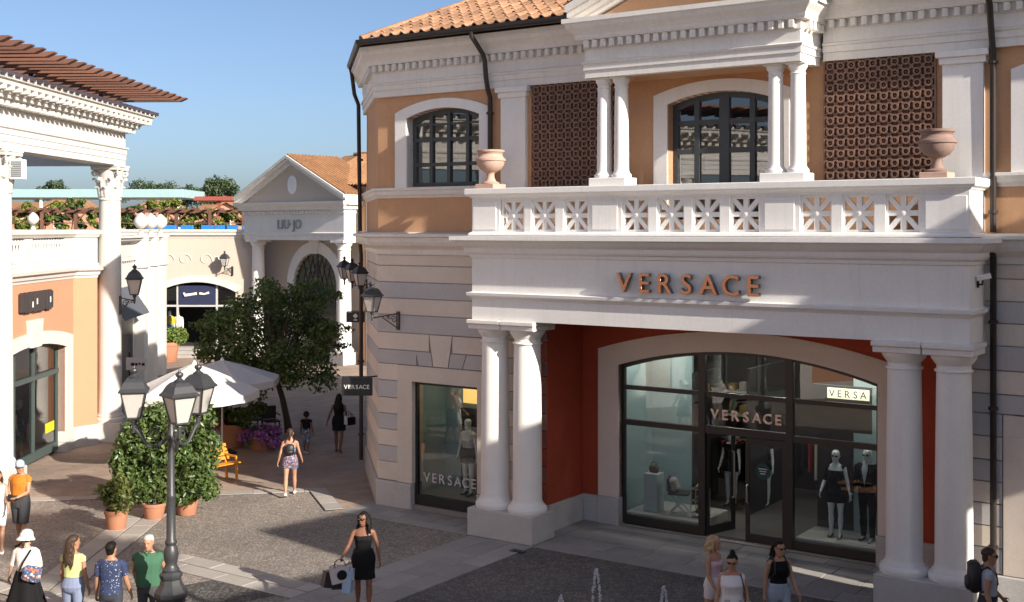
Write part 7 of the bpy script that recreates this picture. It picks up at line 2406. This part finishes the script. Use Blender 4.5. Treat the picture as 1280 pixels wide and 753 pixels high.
# 12 woman white top with bun
f = Fig(True, ((4, 2), (-6, 6)), ((6, 12, 22, 20), (2, 12, 15)), bulk=1.14, head=(12, -4))
p = person("woman in white sleeveless top and sunglasses with her dark hair tied up", 3.32, 18.1, (-0.1, -1.0), 1.70, f)
f.body(SK_TAN, p); f.top(CL("white", (0, 0, 0)), p, .84, 1.43, 0, .020, "sleeveless_top", .011, 15); f.trousers(CL("pale_grey", (0.4, 0.4, 0.42)), p, 1.0, .02); f.hair("black", p, "bun", 12); f.sunglasses(p); f.shoes(BSHOE, p)
MB().tube([f.T((-.12, .06, 1.44)), f.T((-.17, .10, 1.25)), f.T((-.20, .08, 1.02))], .014, 6).build("bag_strap", M("brown_leather", (0, 0, 0)), p, True)
m = MB(); m.cbox(-.06, .06, -.13, .13, -.11, .11, .035); o = m.build("shoulder_bag", M("silver_bag", (0.42, 0.41, 0.42), 0.4, 0.1), p, 'all'); o.location = f.T((-.23, .07, .92))
# 13 woman black tank top
f = Fig(True, ((10, 4), (-10, 12)), ((12, 10, 20), (-10, 9, 18)), head=(-14, 0))
p = person("woman in black tank top, jeans and sunglasses with a black backpack and long dark hair", 4.2, 18.9, (0.25, -1.0), 1.70, f)
f.body(SK_TAN, p); f.top(BLACKC, p, .94, 1.43, 0, .012, "tank_top", .005, 16); f.trousers(CL("light_jeans", (0.36, 0.41, 0.47)), p, 1.0, .016, "jeans"); f.hair("black", p, "verylong", 13); f.sunglasses(p); f.shoes(WSHOE, p); f.backpack(M("black_leather", (0, 0, 0)), p, .12, .32, .11)
# 14 man with backpack
f = Fig(False, ((14, 4), (-14, 14)), ((10, 8, 35), (-8, 8, 25)))
p = person("man in pale blue t-shirt and sunglasses with a black backpack, walking right", 7.22, 18.2, (0.97, -0.25), 1.78, f)
f.body(SK_TAN, p); f.top(CL("pale_grey_blue", (0.44, 0.49, 0.54)), p, .90, 1.455, .42, .018, "t_shirt", .008, 17); f.trousers(CL("navy_shorts", (0, 0, 0)), p, .5, .024, "shorts"); f.hair("brown", p, "short", 14); f.sunglasses(p); f.shoes(WSHOE, p); f.backpack(M("black_leather", (0, 0, 0)), p, .15, .44, .15)

# shop mannequins
MANN = M("white_mannequin", (0.82, 0.86, 0.86), 0.35, 0.03, bump=0)
def mannequin(label, s, t, z, rz, fem, dress, height=1.82, arms=((4, 9, 12), (2, 11, 14)), legs=((3, 0), (-3, 0)), world=None):
    f = Fig(fem, legs, arms)
    q = thing("mannequin", label, "mannequin", world if world else WP(s, t, z), (ROT if world is None else 0) + PI + rz)
    k = height / 1.725
    q.scale = (k, k, k)
    f.body(MANN, q, face=False)
    dress(f, q)
    return q
def d1(f, q):
    f.top(BLACKC, q, .98, 1.36, 0, .012, "dress_top", .003, 21); f.skirt(BLACKC, q, 1.08, .70, .145, .20, "dress_skirt", 8, .008); f.shoes(BSHOE, q); f.sunglasses(q)
    mb = MB()
    for i in (0, 1):
        pr = f.arm_pts(i, .016, .6 if i == 1 else .2); mb.tube([a for a, r in pr], [r for a, r in pr], 10)
    me = remesh(mb, .012, "jacket", 1, .004, 3); me.materials.append(BLACKC); link("jacket", me, q)
def d2_(f, q):
    f.top(CL("dress_shirt", (0.60, 0.72, 0.72)), q, .98, 1.485, 0, .010, "shirt", .002, 22)
    mb = MB(); loft(mb, f.torso(.020, .84, 1.45))
    for i in (0, 1):
        pr = f.arm_pts(i, .018, .97); mb.tube([a for a, r in pr], [r for a, r in pr], 10)
    me = remesh(mb, .011, "dinner_jacket", 1, .004, 23); me.materials.append(BLACKC); link("dinner_jacket", me, q)
    v, fc = [], []
    for z, w, y in ((1.08, .004, .140), (1.16, .022, .144), (1.26, .042, .149), (1.36, .058, .136), (1.42, .052, .112), (1.465, .044, .085)):
        for k in (-1, 0, 1):
            v.append(f.T((k * w, y + .026 - abs(k) * .010, z)))
    for r_ in range(5):
        for k in (0, 1):
            fc.append((r_ * 3 + k, r_ * 3 + k + 1, r_ * 3 + k + 4, r_ * 3 + k + 3))
    for z, w, y in ((1.08, .004, .130), (1.465, .044, .070)):
        pass
    MB().add(v, fc).build("shirt_front", CL("dress_shirt", (0, 0, 0)), q, True)
    f.trousers(BLACKC, q, 1.0, .014); f.shoes(BSHOE, q); f.sunglasses(q)
mannequin("white mannequin in short black dress and sunglasses in the right window bay", 6.98, 3.35, .272, R(6), True, d1, 1.80, ((2, 14, 8), (10, 10, 30)))
mannequin("white mannequin in black dinner jacket with pale shirt in the right window bay", 7.62, 3.42, .272, R(-4), False, d2_, 1.88)
def d3(f, q):
    f.top(CL("white_blouse", (0, 0, 0)), q, 1.06, 1.455, .42, .014, "top", .004, 25); f.skirt(CL("grey_skirt", (0.10, 0.10, 0.10)), q, 1.08, .74, .148, .20, "skirt", 8, .01); f.trousers(MANN, q, 1.0, .004, "tights"); f.shoes(BSHOE, q)
mannequin("white mannequin in short grey skirt in the narrow display window left of the columns", -1.40, 1.95, .342, R(4), True, d3, 1.80, ((2, 10, 6), (2, 10, 8)))
def d4(f, q):
    f.top(BLACKC, q, .98, 1.43, .4, .014, "top", .004, 26); f.skirt(BLACKC, q, 1.08, .80, .15, .22, "skirt", 8, .02); f.shoes(BSHOE, q)
mannequin("dark clothed mannequin standing deep inside the shop behind the door, left one", 3.63, 5.65, .045, 0, True, d4, 1.8)
mannequin("dark clothed mannequin standing deep inside the shop behind the door, right one", 4.27, 6.1, .045, 0, True, d4, 1.8)
def d5(f, q):
    f.top(BLACKC, q, .98, 1.455, .4, .014, "top", .004, 27); f.trousers(CL("emerald", (0.01, 0.20, 0.10)), q, .75, .02); f.shoes(WSHOE, q)
mannequin("mannequin with emerald green trousers in the arched window of the peach shop", 0, 0, 0, PI * .5, True, d5, 1.75, world=(-13.78, 33.5, .12))
def d6(f, q):
    f.top(CL("sun_yellow", (0.75, 0.52, 0.03)), q, .98, 1.455, .7, .02, "jumper", .006, 28); f.trousers(CL("bright_blue", (0.05, 0.25, 0.55)), q, 1.0, .02); f.shoes(BSHOE, q)
mannequin("mannequin in yellow jumper and bright blue trousers in the back shop window", 0, 0, 0, 0, False, d6, 1.8, world=(-18.35, 64.3, .46))
def d7(f, q):
    f.top(CL("white_blouse", (0, 0, 0)), q, .9, 1.455, .7, .02, "jumper", .006, 29); f.trousers(CL("wine", (0.22, 0.03, 0.05)), q, 1.0, .02); f.shoes(BSHOE, q)
mannequin("mannequin in white top and wine red trousers in the back shop window", 0, 0, 0, 0, False, d7, 1.75, world=(-17.9, 64.4, .46))

# bags and other carried things are things of their own
bpy.context.view_layer.update()
CARRY = {"phone": ("phone", ["small black phone held by the man in the orange t-shirt"]),
         "shoulder_bag": ("bag", ["colourful printed shoulder bag carried by the woman in the pale hat", "silver shoulder bag carried by the woman in the white sleeveless top"]),
         "backpack": ("backpack", ["tiny black backpack worn by the woman in the floral romper", "black backpack worn by the woman in the black tank top", "large black backpack worn by the man in the pale blue t-shirt"]),
         "handbag": ("handbag", ["white handbag on the arm of the woman walking down the alley"]),
         "shopping_bag": ("shopping bag", ["black bag beside the white handbag of the woman walking down the alley", "pale lilac shopping bag with a round dark emblem", "tall narrow light blue shopping bag in front of the smiling woman's leg",
                                           "black shopping bag behind the pale lilac one", "dark brown shopping bag farthest from the light blue one"])}
cnt = {}
for t in [o for o in bpy.data.objects if o.name.split(".")[0] == "person"]:
    strap = [c for c in t.children if c.name.startswith("bag_strap")]
    for c in list(t.children):
        n_ = c.name.split(".")[0]
        if n_ in CARRY:
            mw = c.matrix_world.copy()
            i_ = cnt.get(n_, 0); cnt[n_] = i_ + 1
            c.parent = None
            c.matrix_world = mw
            tag(c, CARRY[n_][1][min(i_, len(CARRY[n_][1]) - 1)], CARRY[n_][0], "shopping bags of the smiling woman" if n_ == "shopping_bag" and i_ > 0 else None)
            if n_ == "shoulder_bag":
                for st in strap:
                    ms = st.matrix_world.copy()
                    st.parent = c
                    bpy.context.view_layer.update()
                    st.matrix_world = ms
